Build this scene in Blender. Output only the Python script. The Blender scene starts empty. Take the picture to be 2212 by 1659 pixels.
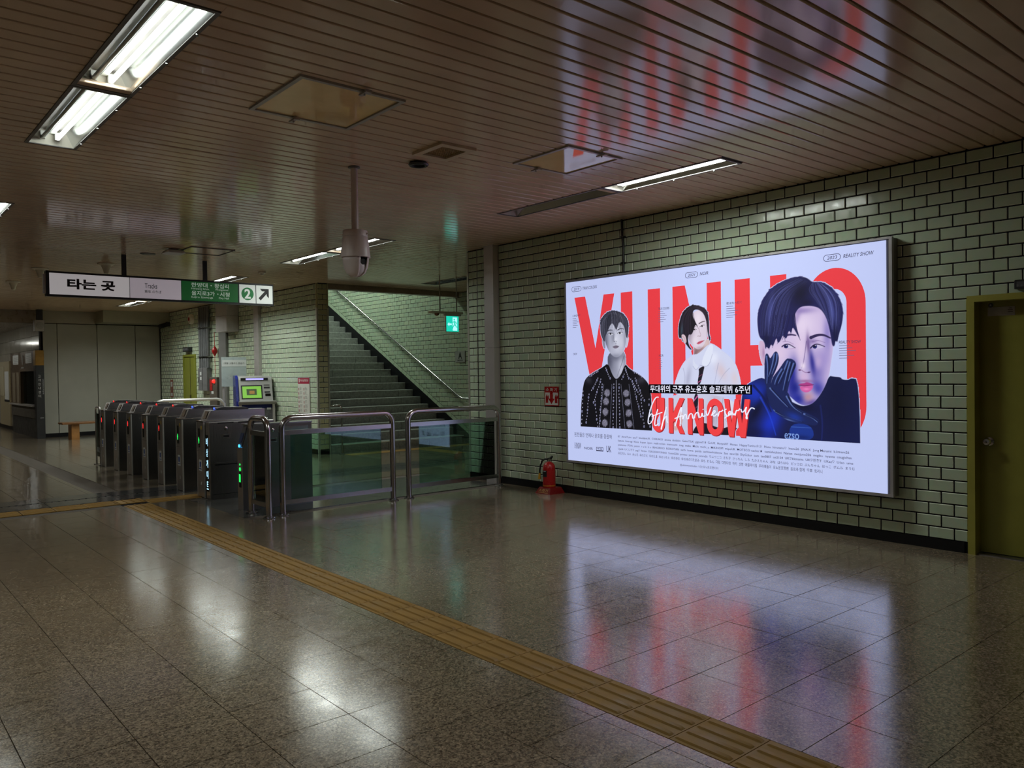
import bpy, bmesh, math, random
import numpy as np
from mathutils import Matrix, Vector

# ---------------------------------------------------------------- camera, world, exposure
SC = bpy.context.scene
COL = SC.collection
SC.view_settings.view_transform = 'Standard'
SC.view_settings.look = 'None'
SC.view_settings.gamma = 1.0
SC.view_settings.exposure = 0.0
SC.view_settings.use_curve_mapping = False
SC.cycles.use_denoising = True
SC.cycles.max_bounces = 6
SC.cycles.diffuse_bounces = 4
SC.cycles.glossy_bounces = 3
SC.cycles.transparent_max_bounces = 8
SC.cycles.use_adaptive_sampling = True
SC.cycles.adaptive_threshold = 0.06
SC.cycles.adaptive_min_samples = 12
SC.cycles.sample_clamp_indirect = 6.0
SC.cycles.caustics_reflective = False
SC.cycles.caustics_refractive = False

EYE = 1.535
cam_d = bpy.data.cameras.new('camera')
cam_d.sensor_width = 36.0
cam_d.lens = 36.0 * 1721.23 / 2212.0
cam_d.clip_start = 0.05
cam_d.clip_end = 200
cam = bpy.data.objects.new('camera', cam_d)
COL.objects.link(cam)
yaw, pitch, roll = math.radians(40.5178), math.radians(-0.9056), math.radians(-0.8133)
fw = Vector((math.sin(yaw) * math.cos(pitch), math.cos(yaw) * math.cos(pitch), math.sin(pitch)))
rt = Vector((math.cos(yaw), -math.sin(yaw), 0))
up = rt.cross(fw)
cx_ = rt * math.cos(roll) + up * math.sin(roll)
cy_ = -rt * math.sin(roll) + up * math.cos(roll)
cam.matrix_world = Matrix(((cx_.x, cy_.x, -fw.x, 0), (cx_.y, cy_.y, -fw.y, 0), (cx_.z, cy_.z, -fw.z, EYE), (0, 0, 0, 1)))
SC.camera = cam

world = bpy.data.worlds.new('world')
SC.world = world
world.use_nodes = True
world.node_tree.nodes['Background'].inputs[0].default_value = (0, 0, 0, 1)
world.node_tree.nodes['Background'].inputs[1].default_value = 0.0

TUBE_POWER = 14.0          # emission seen on a lit fluorescent tube
LAMP_W = 32.0              # light given off through the opening of a lit troffer
POSTER_GAIN = 1.0          # emission of the backlit advertisement

# ---------------------------------------------------------------- dimensions (metres)
ZC = 3.27                  # ceiling
XW = 7.01                  # wall with the advertisement
XL = 7.06                  # tiled wall left of the stairs
YP = 13.95                 # end of that wall / stair opening
XS = 10.45                 # right wall of the stairs
ROW, ROW0 = 0.0992, 0.088  # tile courses

# ---------------------------------------------------------------- helpers
def lin(c):
    c = c / 255.0
    return c / 12.92 if c <= 0.04045 else ((c + 0.055) / 1.055) ** 2.4
def rgb(r, g, b): return (lin(r), lin(g), lin(b), 1.0)

MATS = {}
def mat(name, col=(.5, .5, .5, 1), rough=.5, metal=0.0, emit=None, estr=1.0, spec=.5, coat=0.0, sample=True):
    if name in MATS: return MATS[name]
    m = bpy.data.materials.new(name); m.use_nodes = True
    b = m.node_tree.nodes['Principled BSDF']
    b.inputs['Base Color'].default_value = col
    b.inputs['Roughness'].default_value = rough
    b.inputs['Metallic'].default_value = metal
    b.inputs['Specular IOR Level'].default_value = spec
    b.inputs['Coat Weight'].default_value = coat
    b.inputs['Coat Roughness'].default_value = .08
    if emit:
        b.inputs['Emission Color'].default_value = emit
        b.inputs['Emission Strength'].default_value = estr
        if not sample: m.cycles.emission_sampling = 'NONE'
    MATS[name] = m
    return m
def nodes(m): return m.node_tree.nodes, m.node_tree.links, m.node_tree.nodes['Principled BSDF']

class MB:
    """collects shapes, builds one mesh object"""
    def __init__(s): s.v = []; s.f = []
    def add(s, vs, fs):
        n = len(s.v); s.v += [tuple(v) for v in vs]; s.f += [tuple(i + n for i in f) for f in fs]; return s
    def box(s, x0, x1, y0, y1, z0, z1):
        return s.add([(x0,y0,z0),(x1,y0,z0),(x1,y1,z0),(x0,y1,z0),(x0,y0,z1),(x1,y0,z1),(x1,y1,z1),(x0,y1,z1)],
                     [(0,3,2,1),(4,5,6,7),(0,1,5,4),(1,2,6,5),(2,3,7,6),(3,0,4,7)])
    def cbox(s, x0, x1, y0, y1, z0, z1, c=.006):
        """box with chamfered vertical and top edges"""
        def ring(i, z): return [(x0+i,y0+c+0,z),(x0+c,y0+i,z),(x1-c,y0+i,z),(x1-i,y0+c,z),(x1-i,y1-c,z),(x1-c,y1-i,z),(x0+c,y1-i,z),(x0+i,y1-c,z)]
        return s.loft([ring(0, z0), ring(0, z1-c), ring(c*.9, z1)], cap=True)
    def loft(s, rings, cap=True, closed=True):
        n = len(rings[0]); base = len(s.v)
        for r in rings: s.v += [tuple(p) for p in r]
        for k in range(len(rings)-1):
            for i in range(n if closed else n-1):
                a = base+k*n+i; b = base+k*n+(i+1) % n
                s.f.append((a, b, b+n, a+n))
        if cap:
            s.f.append(tuple(base+i for i in reversed(range(n))))
            s.f.append(tuple(base+(len(rings)-1)*n+i for i in range(n)))
        return s
    def prism(s, poly, axis, a0, a1):
        """polygon of 2D points extruded along an axis; 2D axes are the remaining two in order"""
        def P(p, a):
            return (a, p[0], p[1]) if axis == 0 else ((p[0], a, p[1]) if axis == 1 else (p[0], p[1], a))
        return s.loft([[P(p, a0) for p in poly], [P(p, a1) for p in poly]])
    def lathe(s, prof, n=20, o=(0,0,0), axis='z'):
        rings = []
        for r, h in prof:
            ring = []
            for i in range(n):
                t = 2*math.pi*i/n; c, q = r*math.cos(t), r*math.sin(t)
                ring.append((o[0]+c, o[1]+q, o[2]+h) if axis == 'z' else ((o[0]+h, o[1]+c, o[2]+q) if axis == 'x' else (o[0]+q, o[1]+h, o[2]+c)))
            rings.append(ring)
        return s.loft(rings)
    def tube(s, pts, r, n=12, cap=True):
        pts = [Vector(p) for p in pts]; rings = []; prev = None
        for i, p in enumerate(pts):
            if i == 0: d = pts[1]-p
            elif i == len(pts)-1: d = p-pts[i-1]
            else: d = (pts[i+1]-p).normalized()+(p-pts[i-1]).normalized()
            d.normalize()
            if prev is None:
                a = Vector((0,0,1)) if abs(d.z) < .9 else Vector((1,0,0))
                u = d.cross(a).normalized()
            else:
                u = (prev-d*prev.dot(d)).normalized()
            w = d.cross(u); prev = u
            rr = r[i] if isinstance(r, (list, tuple)) else r
            rings.append([p+(u*math.cos(2*math.pi*k/n)+w*math.sin(2*math.pi*k/n))*rr for k in range(n)])
        return s.loft(rings, cap=cap)
    def build(s, name, m, parent=None, smooth=False, loc=None, fix=True):
        me = bpy.data.meshes.new(name); me.from_pydata(s.v, [], s.f)
        if fix:
            bm = bmesh.new(); bm.from_mesh(me); bmesh.ops.recalc_face_normals(bm, faces=bm.faces); bm.to_mesh(me); bm.free()
        me.materials.append(m)
        if smooth:
            me.polygons.foreach_set('use_smooth', [True]*len(me.polygons))
            me.set_sharp_from_angle(angle=math.radians(40))
        return obj(name, me, parent, loc)

def obj(name, me, parent=None, loc=None):
    o = bpy.data.objects.new(name, me); COL.objects.link(o)
    if parent: o.parent = parent
    if loc: o.location = loc
    return o
def tag(o, label, cat, group=None, kind=None):
    if label: o['label'] = label
    if cat: o['category'] = cat
    if group: o['group'] = group
    if kind: o['kind'] = kind
    return o
def thing(name, label, cat, loc=(0,0,0), rz=0.0, group=None):
    o = bpy.data.objects.new(name, None); o.empty_display_size = .1; COL.objects.link(o)
    o.location = loc; o.rotation_euler = (0, 0, rz)
    return tag(o, label, cat, group)
def struct(o): o['kind'] = 'structure'; return o
def stuff(o): o['kind'] = 'stuff'; return o
def copy_tree(o, parent=None):
    c = o.copy(); COL.objects.link(c)
    if parent: c.parent = parent
    for ch in list(o.children): copy_tree(ch, c)
    return c
def arc(cx, cy, r, a0, a1, n=6):
    return [(cx+r*math.cos(math.radians(a0+(a1-a0)*i/n)), cy+r*math.sin(math.radians(a0+(a1-a0)*i/n))) for i in range(n+1)]

# text ------------------------------------------------------------
_tc = bpy.data.curves.new('lettering', 'FONT'); _to = bpy.data.objects.new('lettering', _tc); COL.objects.link(_to)
def text_mesh(body, bold=0.0, res=3, shear=0.0):
    _tc.body = body; _tc.offset = bold; _tc.resolution_u = res; _tc.shear = shear
    dg = bpy.context.evaluated_depsgraph_get(); dg.update()
    me = bpy.data.meshes.new_from_object(_to.evaluated_get(dg))
    n = len(me.vertices); co = np.empty(n*3, 'f'); me.vertices.foreach_get('co', co); co = co.reshape(-1, 3)
    return me, co
def text(name, body, m, parent, o, ex, ey, w=None, h=None, bold=0.0, anchor='c', res=3, shear=0.0):
    """flat lettering fitted to w x h metres on the plane (o, ex, ey); anchor c = centred, l = left"""
    me, co = text_mesh(body, bold, res, shear)
    lo, hi = co.min(0), co.max(0); sz = hi-lo
    sx = w/sz[0] if w else h/sz[1]
    sy = h/sz[1] if h else w/sz[0]
    X = (co[:, 0]-(lo[0]+hi[0])/2)*sx if anchor == 'c' else (co[:, 0]-lo[0])*sx
    Y = (co[:, 1]-(lo[1]+hi[1])/2)*sy
    ex = np.array(ex); ey = np.array(ey)
    P = np.array(o)[None]+X[:, None]*ex[None]+Y[:, None]*ey[None]
    me.vertices.foreach_set('co', P.astype('f').ravel()); me.update()
    me.materials.clear(); me.materials.append(m)
    return obj(name, me, parent)
# ---------------------------------------------------------------- materials
def ramp(nt, stops, interp='LINEAR'):
    r = nt.nodes.new('ShaderNodeValToRGB'); r.color_ramp.interpolation = interp
    e = r.color_ramp.elements
    while len(e) < len(stops): e.new(.5)
    for k, (p, c) in enumerate(stops): e[k].position = p; e[k].color = c
    return r
def pos(nt): return nt.nodes.new('ShaderNodeNewGeometry').outputs['Position']
def noise(nt, vec, scale, detail=2.0, rough=.5):
    n = nt.nodes.new('ShaderNodeTexNoise'); n.inputs['Scale'].default_value = scale; n.inputs['Detail'].default_value = detail
    n.inputs['Roughness'].default_value = rough; nt.links.new(vec, n.inputs['Vector']); return n
def bump(nt, h, strength, dist=.002):
    b = nt.nodes.new('ShaderNodeBump'); b.inputs['Strength'].default_value = strength; b.inputs['Distance'].default_value = dist
    nt.links.new(h, b.inputs['Height']); return b
def mixc(nt, fac, a, b, mode='MIX'):
    m = nt.nodes.new('ShaderNodeMix'); m.data_type = 'RGBA'; m.blend_type = mode
    for sock, v in ((m.inputs[0], fac), (m.inputs[6], a), (m.inputs[7], b)):
        if hasattr(v, 'is_linked') or hasattr(v, 'node'): nt.links.new(v, sock)
        else: sock.default_value = v
    return m.outputs[2]

# glazed sage tiles, each a slightly different shade
def glazed(name, c1, c2, c3):
    m = mat(name, c1, .16, spec=.55); nt = m.node_tree; N, L, B = nodes(m)
    g = N.new('ShaderNodeNewGeometry')
    r = ramp(nt, [(0, c2), (.45, c1), (1, c3)]); L.new(g.outputs['Random Per Island'], r.inputs[0])
    n = noise(nt, g.outputs['Position'], 14, 3)
    L.new(mixc(nt, .12, r.outputs[0], n.outputs['Color'], 'OVERLAY'), B.inputs['Base Color'])
    n2 = noise(nt, g.outputs['Position'], 5, 1)
    L.new(bump(nt, n2.outputs['Fac'], .10, .02).outputs[0], B.inputs['Normal'])
    rr = ramp(nt, [(.3, (.11,)*3+(1,)), (.75, (.24,)*3+(1,))]); L.new(n.outputs['Fac'], rr.inputs[0]); L.new(rr.outputs[0], B.inputs['Roughness'])
    return m
M_TILE = glazed('glazed_sage_tile', (.50,.60,.445,1), (.44,.545,.40,1), (.54,.61,.435,1))
M_TILE2 = glazed('glazed_olive_tile', (.48,.47,.29,1), (.42,.43,.27,1), (.52,.50,.31,1))
M_TEDGE = mat('glaze_edge_highlight', (.88,.93,.80,1), .3)  # pale chamfers: thin glaze, with the edge highlight put into the colour
M_GROUT = mat('dark_grout', (.012,.012,.014,1), .9, spec=.1)
M_BASE = mat('black_granite_base', (.008,.008,.010,1), .35, spec=.3)

def terrazzo(name, tint, gloss=.20):
    m = mat(name, tint, gloss, spec=.6, coat=.85); nt = m.node_tree; N, L, B = nodes(m); B.inputs['Coat Roughness'].default_value = .165
    g = N.new('ShaderNodeNewGeometry'); P = g.outputs['Position']
    wn = noise(nt, P, 60, 2); warp = N.new('ShaderNodeMixRGB'); warp.blend_type = 'ADD'; warp.inputs[0].default_value = .012
    L.new(P, warp.inputs[1]); L.new(wn.outputs['Color'], warp.inputs[2])
    def vor(scale):
        v = N.new('ShaderNodeTexVoronoi'); v.inputs['Scale'].default_value = scale; L.new(warp.outputs[0], v.inputs['Vector'])
        s = N.new('ShaderNodeSeparateColor'); L.new(v.outputs['Color'], s.inputs[0]); return s
    v1 = vor(95); v2 = vor(170)
    def k(f): return (tint[0]*f, tint[1]*f, tint[2]*f, 1)
    r1 = ramp(nt, [(0, k(.16)), (.20, k(.45)), (.36, k(.95)), (.7, k(1.25)), (.9, k(1.75))], 'CONSTANT'); L.new(v1.outputs[0], r1.inputs[0])
    r2 = ramp(nt, [(0, k(.25)), (.25, k(.65)), (.5, k(1.05)), (.8, k(1.6))], 'CONSTANT'); L.new(v2.outputs[1], r2.inputs[0])
    c = mixc(nt, .5, r1.outputs[0], r2.outputs[0])
    isl = ramp(nt, [(0, (.86,.84,.82,1)), (.5, (1,1,1,1)), (1, (1.07,1.03,1.0,1))]); L.new(g.outputs['Random Per Island'], isl.inputs[0])
    c = mixc(nt, 1.0, c, isl.outputs[0], 'MULTIPLY')
    big = noise(nt, P, .9, 3); br = ramp(nt, [(.35, (.86,.85,.84,1)), (.65, (1.06,1.05,1.03,1))]); L.new(big.outputs['Fac'], br.inputs[0])
    L.new(mixc(nt, 1.0, c, br.outputs[0], 'MULTIPLY'), B.inputs['Base Color'])
    n2 = noise(nt, P, 7, 3); rr = ramp(nt, [(.3, (gloss*.75,)*3+(1,)), (.7, (gloss*1.35,)*3+(1,))]); L.new(n2.outputs['Fac'], rr.inputs[0]); L.new(rr.outputs[0], B.inputs['Roughness'])
    n3 = noise(nt, P, 2.2, 1)
    L.new(bump(nt, n3.outputs['Fac'], .08, .02).outputs[0], B.inputs['Normal'])
    return m
M_FLOOR = terrazzo('terrazzo_tile', (.295,.238,.168,1), .17)
M_DGRAN = terrazzo('dark_granite_strip', (.085,.087,.095,1), .16)
M_GGRAN = terrazzo('grey_granite_strip', (.16,.16,.155,1), .16)
M_JOINT = mat('floor_joint', (.13,.112,.095,1), .7, spec=.2)

def worn(name, col, rough, amt=.15, scale=9, metal=0.0, spec=.5, coat=0.0):
    m = mat(name, col, rough, metal, spec=spec, coat=coat); nt = m.node_tree; N, L, B = nodes(m)
    P = pos(nt); n = noise(nt, P, scale, 4, .6)
    a = tuple(c*(1-amt) for c in col[:3])+(1,); b = tuple(min(1, c*(1+amt)) for c in col[:3])+(1,)
    r = ramp(nt, [(.3, a), (.7, b)]); L.new(n.outputs['Fac'], r.inputs[0]); L.new(r.outputs[0], B.inputs['Base Color'])
    rr = ramp(nt, [(.3, (rough*.8,)*3+(1,)), (.7, (min(1, rough*1.25),)*3+(1,))]); L.new(n.outputs['Fac'], rr.inputs[0]); L.new(rr.outputs[0], B.inputs['Roughness'])
    return m
def brushed(name, col, rough, axis=2, amt=.03):
    m = mat(name, col, rough, 1.0); nt = m.node_tree; N, L, B = nodes(m)
    mp = N.new('ShaderNodeMapping'); sc = [130, 130, 130]; sc[axis] = 2; mp.inputs['Scale'].default_value = sc
    L.new(pos(nt), mp.inputs['Vector']); n = noise(nt, mp.outputs[0], 6, 3)
    rr = ramp(nt, [(.3, (rough*.9,)*3+(1,)), (.7, (rough*1.1,)*3+(1,))]); L.new(n.outputs['Fac'], rr.inputs[0]); L.new(rr.outputs[0], B.inputs['Roughness'])
    L.new(bump(nt, n.outputs['Fac'], amt, .0003).outputs[0], B.inputs['Normal'])
    return m
def slatmat():
    m = mat('painted_metal_slat', (.52,.41,.30,1), .13, spec=.5); nt = m.node_tree; N, L, B = nodes(m)
    g = N.new('ShaderNodeNewGeometry'); oi = N.new('ShaderNodeObjectInfo')
    r = ramp(nt, [(0, (.71,.535,.39,1)), (.5, (.74,.56,.41,1)), (1, (.76,.575,.42,1))]); L.new(oi.outputs['Random'], r.inputs[0])
    n = noise(nt, g.outputs['Position'], 3, 4); d = ramp(nt, [(.3, (.93,.92,.91,1)), (.7, (1.04,1.04,1.04,1))]); L.new(n.outputs['Fac'], d.inputs[0])
    L.new(mixc(nt, 1.0, r.outputs[0], d.outputs[0], 'MULTIPLY'), B.inputs['Base Color'])
    n2 = noise(nt, g.outputs['Position'], 1.3, 1); L.new(bump(nt, n2.outputs['Fac'], .10, .03).outputs[0], B.inputs['Normal'])
    return m
M_SLAT = slatmat()
M_VOID = mat('dark_void', (.01,.007,.006,1), .9, spec=0)
M_STEEL = brushed('brushed_steel', (.46,.45,.46,1), .24)
M_STEELD = brushed('dark_brushed_steel', (.27,.265,.26,1), .30)
M_STEELV = brushed('satin_steel_tube', (.52,.50,.51,1), .20)
M_COVER = mat('steel_cover', (.64,.60,.60,1), .25, .45)
M_GUARD = mat('satin_guard', (.62,.60,.54,1), .28, .6)
M_MIRROR = mat('polished_steel', (.50,.49,.50,1), .10, 1.0)
M_CHROME = mat('chrome', (.7,.7,.7,1), .12, 1.0)
M_REFL = mat('lamp_reflector', (.78,.80,.80,1), .16, 1.0)
M_FRAME = worn('lamp_frame_grey', (.16,.15,.145,1), .45)
M_WHITE = worn('white_enamel', (.62,.62,.58,1), .4, .06)
M_CREAM = worn('cream_plastic', (.75,.71,.62,1), .4, .06)
M_TUBEOFF = mat('unlit_tube', (.62,.68,.66,1), .25)
M_TUBE = mat('lit_tube', (.9,.9,.9,1), .3, emit=(.93,1.0,.94,1), estr=TUBE_POWER)
M_BLACK = mat('black_plastic', (.012,.012,.014,1), .4)
M_BLACKM = worn('black_metal', (.015,.015,.017,1), .45)
M_PLATE = worn('yellowed_acrylic', (.92,.68,.33,1), .045, .08, 3, spec=.8)
M_ALU = worn('grey_aluminium', (.46,.435,.42,1), .38, .08, 9, .25)
M_OLIVE = worn('olive_paint', (.27,.26,.042,1), .38, .08, 5)
M_STONE = worn('granite_step', (.30,.305,.29,1), .7, .28, 22)
M_PANEL = worn('enamel_panel', (.42,.42,.37,1), .35, .05, 2)
M_TEXT = mat('black_print', (.012,.012,.013,1), .5)
M_TACT = worn('yellow_tactile_tile', (.33,.195,.055,1), .55, .14, 6, spec=.22)
M_RED = worn('red_paint', (.42,.012,.012,1), .28, .1, 8)
M_WHITEP = mat('white_print', (.75,.75,.72,1), .5)
def glassmat():
    m = bpy.data.materials.new('green_glass'); m.use_nodes = True; nt = m.node_tree; N = nt.nodes; L = nt.links
    N.remove(N['Principled BSDF']); out = N['Material Output']
    t = N.new('ShaderNodeBsdfTransparent'); t.inputs[0].default_value = (.62,.82,.74,1)
    g = N.new('ShaderNodeBsdfGlossy'); g.inputs['Roughness'].default_value = .015; g.inputs[0].default_value = (.9,.95,1,1)
    f = N.new('ShaderNodeFresnel'); f.inputs[0].default_value = 1.6
    mx = N.new('ShaderNodeMixShader'); L.new(f.outputs[0], mx.inputs[0]); L.new(t.outputs[0], mx.inputs[1]); L.new(g.outputs[0], mx.inputs[2]); L.new(mx.outputs[0], out.inputs[0])
    return m
M_GLASS = glassmat()
def emitter(name, c, s=1.0, sample=False):
    return mat(name, (.02,.02,.02,1), .4, emit=c, estr=s, sample=sample)

# ---------------------------------------------------------------- floor
floor_bm = MB().box(-4.5, 11, -4.5, 43, -.12, -.008)
floor = struct(floor_bm.build('floor', M_JOINT))
TX0, TX1 = 2.613, 2.913                     # tactile path
def cutlist(a0, a1, joints):
    js = sorted([a0, a1]+[j for j in joints if a0+.01 < j < a1-.01]); return list(zip(js[:-1], js[1:]))
ycols = cutlist(-4.5, 43, [1.276+.3865*k for k in range(-16, 110)])
xcols = cutlist(-4.5, TX0, [2.54-.398*k for k in range(0, 20)])+cutlist(TX1, 10.9, [3.30+.4*k for k in range(0, 22)])
YD0, YD1 = 10.75, 11.60                     # dark granite band with drain
tiles = []
MATW = (3.34, 3.55, 8.40, 10.0)
for y0, y1 in ycols:
    for x0, x1 in xcols:
        segs = [(y0, y1)]
        if y1 > YD0 and y0 < YD1:
            segs = [s for s in ((y0, min(y1, YD0)), (max(y0, YD1), y1)) if s[1]-s[0] > .02]
        for a, b in segs:
            xs = [(x0, x1)]
            if x0 < 2.62 and b > 10.36 and a < 10.70 and x1 <= TX0+.01:        # tactile branch
                continue
            if x1 > 3.34 and x0 < 6.90 and b > 8.42 and a < 9.95:              # grey granite under barrier
                if x0 < 3.34: xs = [(x0, 3.34)]
                else: continue
            for p, q in xs: tiles.append((p, q, a, b))
def vis(t):
    x, y = (t[0]+t[1])/2, (t[2]+t[3])/2
    d = Vector((x, y, -EYE)); zc = d.dot(fw)
    if zc < .3: return 0
    u = d.dot(cx_)/zc*1721+1106; v = 829-d.dot(cy_)/zc*1721
    return 1/zc if -60 < u < 2270 and v < 1760 else 0
tiles.sort(key=vis, reverse=True)
J = .0008
_tm = {}
def slab(w, h, t, c, key, m):
    k = (round(w, 3), round(h, 3), key)
    if k not in _tm:
        me = bpy.data.meshes.new(key)
        me.from_pydata([(-w/2,-h/2,0),(w/2,-h/2,0),(w/2,h/2,0),(-w/2,h/2,0),(-w/2+c,-h/2+c,t),(w/2-c,-h/2+c,t),(w/2-c,h/2-c,t),(-w/2+c,h/2-c,t)], [], [(4,5,6,7),(0,1,5,4),(1,2,6,5),(2,3,7,6),(3,0,4,7)])
        me.materials.append(m)
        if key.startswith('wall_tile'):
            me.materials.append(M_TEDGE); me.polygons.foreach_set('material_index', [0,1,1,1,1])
        _tm[k] = me
    return _tm[k]
rnd = random.Random(3)
for t in tiles[:300]:
    o = obj('floor_tile', slab(t[1]-t[0]-2*J, t[3]-t[2]-2*J, .008, .0012, 'floor_tile', M_FLOOR), floor, ((t[0]+t[1])/2, (t[2]+t[3])/2, -.008+rnd.uniform(-.0004, .0004)))
    o.rotation_euler = (rnd.uniform(-.0018, .0018), rnd.uniform(-.0018, .0018), 0)
def joined(name, rects, basis, t, c, m, parent, j):
    """many slabs in one mesh; rects in (a0,a1,b0,b1) of the plane basis(a,b,n)->xyz"""
    v = []; f = []
    for a0, a1, b0, b1 in rects:
        n = len(v); a0 += j; a1 -= j; b0 += j; b1 -= j
        for aa, bb, nn in ((a0,b0,0),(a1,b0,0),(a1,b1,0),(a0,b1,0),(a0+c,b0+c,t),(a1-c,b0+c,t),(a1-c,b1-c,t),(a0+c,b1-c,t)): v.append(basis(aa, bb, nn))
        f += [(n+4,n+5,n+6,n+7),(n,n+1,n+5,n+4),(n+1,n+2,n+6,n+5),(n+2,n+3,n+7,n+6),(n+3,n,n+4,n+7)]
    me = bpy.data.meshes.new(name); me.from_pydata(v, [], f); me.materials.append(m)
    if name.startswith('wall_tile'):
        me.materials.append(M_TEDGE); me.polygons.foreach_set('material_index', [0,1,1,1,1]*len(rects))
    return stuff(obj(name, me, parent))
joined('floor_tile_field', tiles[300:], lambda a, b, n: (a, b, -.008+n), .008, .0012, M_FLOOR, floor, J)
# dark granite band with a slotted drain
for i, (a, b) in enumerate(cutlist(-4.5, 10.9, [.35+.8*k for k in range(-6, 14)])):
    obj('granite_slab', slab(b-a-.003, .395, .008, .0012, 'granite_slab', M_DGRAN), floor, ((a+b)/2, YD0+.20, -.008))
    obj('granite_slab', slab(b-a-.003, .395, .008, .0012, 'granite_slab', M_DGRAN), floor, ((a+b)/2, YD1-.20, -.008))
dr = MB()
for k in range(200):
    x = -4.4+k*.076
    dr.box(x, x+.05, YD0+.405, YD0+.445, -.008, -.002)
stuff(dr.build('drain_bar', M_STEELD, floor))
for a, b in cutlist(3.34, 6.90, [3.34+.59*k for k in range(1, 6)]):
    for c_, d_ in ((8.42, 8.93), (8.93, 9.44), (9.44, 9.95)):
        obj('granite_slab', slab(b-a-.003, d_-c_-.003, .008, .0012, 'granite_slab_grey', M_GGRAN), floor, ((a+b)/2, (c_+d_)/2, -.008))
# tactile guiding tiles with four bars, warning tiles with domes
def bar_tile(L_, W_, name='tactile_tile', n=4):
    b = MB().box(-W_/2+.003, W_/2-.003, -L_/2+.0022, L_/2-.0022, -.007, .001)
    for k in range(n):
        x = (-W_/2)+W_*(k+.5)/n; y0, y1 = -L_/2+.012, L_/2-.012; w = .0145
        sec = [(-w, -.001), (-w*.75, .0065), (w*.75, .0065), (w, -.001)]
        b.loft([[(x+s, y0, .002+0*z) for s, z in sec], [(x+s, y0+.012, .002+z) for s, z in sec], [(x+s, y1-.012, .002+z) for s, z in sec], [(x+s, y1, .002) for s, z in sec]])
    return b
b_ = bar_tile(.2895, TX1-TX0); first = b_.build('tactile_tile', M_TACT, floor, True); me_bar = first.data
y = 2.378-.2895*5+.14475; k = 0
while y < 10.2:
    if k == 0: first.location = ((TX0+TX1)/2, y, 0)
    else: obj('tactile_tile', me_bar, floor, ((TX0+TX1)/2, y, 0))
    y += .2895; k += 1
MB().box(TX0, TX1, .5, 10.36, -.0079, -.0072).box(-4, TX1+.68, 10.36, 10.70, -.0079, -.0072).build('tactile_bed', M_GROUT, floor)
YB = 10.53
br = bar_tile(.33, .34); me_br = br.build('tactile_tile', M_TACT, floor, True, loc=((TX0+TX1)/2, YB, 0)).data
for k in range(18):
    o = obj('tactile_tile', me_br, floor, (TX0-.17-.335*k, YB, 0)); o.rotation_euler = (0, 0, math.pi/2)
for k in range(2):
    o = obj('tactile_tile', me_br, floor, (TX1+.17+.335*k, 10.36, 0)); o.rotation_euler = (0, 0, math.pi/2)
wt = MB().box(-.149, .149, -.149, .149, -.008, .002)
for i in range(6):
    for j_ in range(6): wt.lathe([(.016, .002), (.012, .006), (.004, .007)], 6, (-.125+.05*i, -.125+.05*j_, 0))
me_w = wt.build('warning_tile', M_TACT, floor, True, loc=(7.55, 13.45, 0)).data
for k in range(1, 10): obj('warning_tile', me_w, floor, (7.55+.3*k, 13.45, 0))
for k in range(5): obj('warning_tile', me_w, floor, (9.05, 13.15-.3*k-(0 if k < 4 else 1.1), 0))

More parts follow.
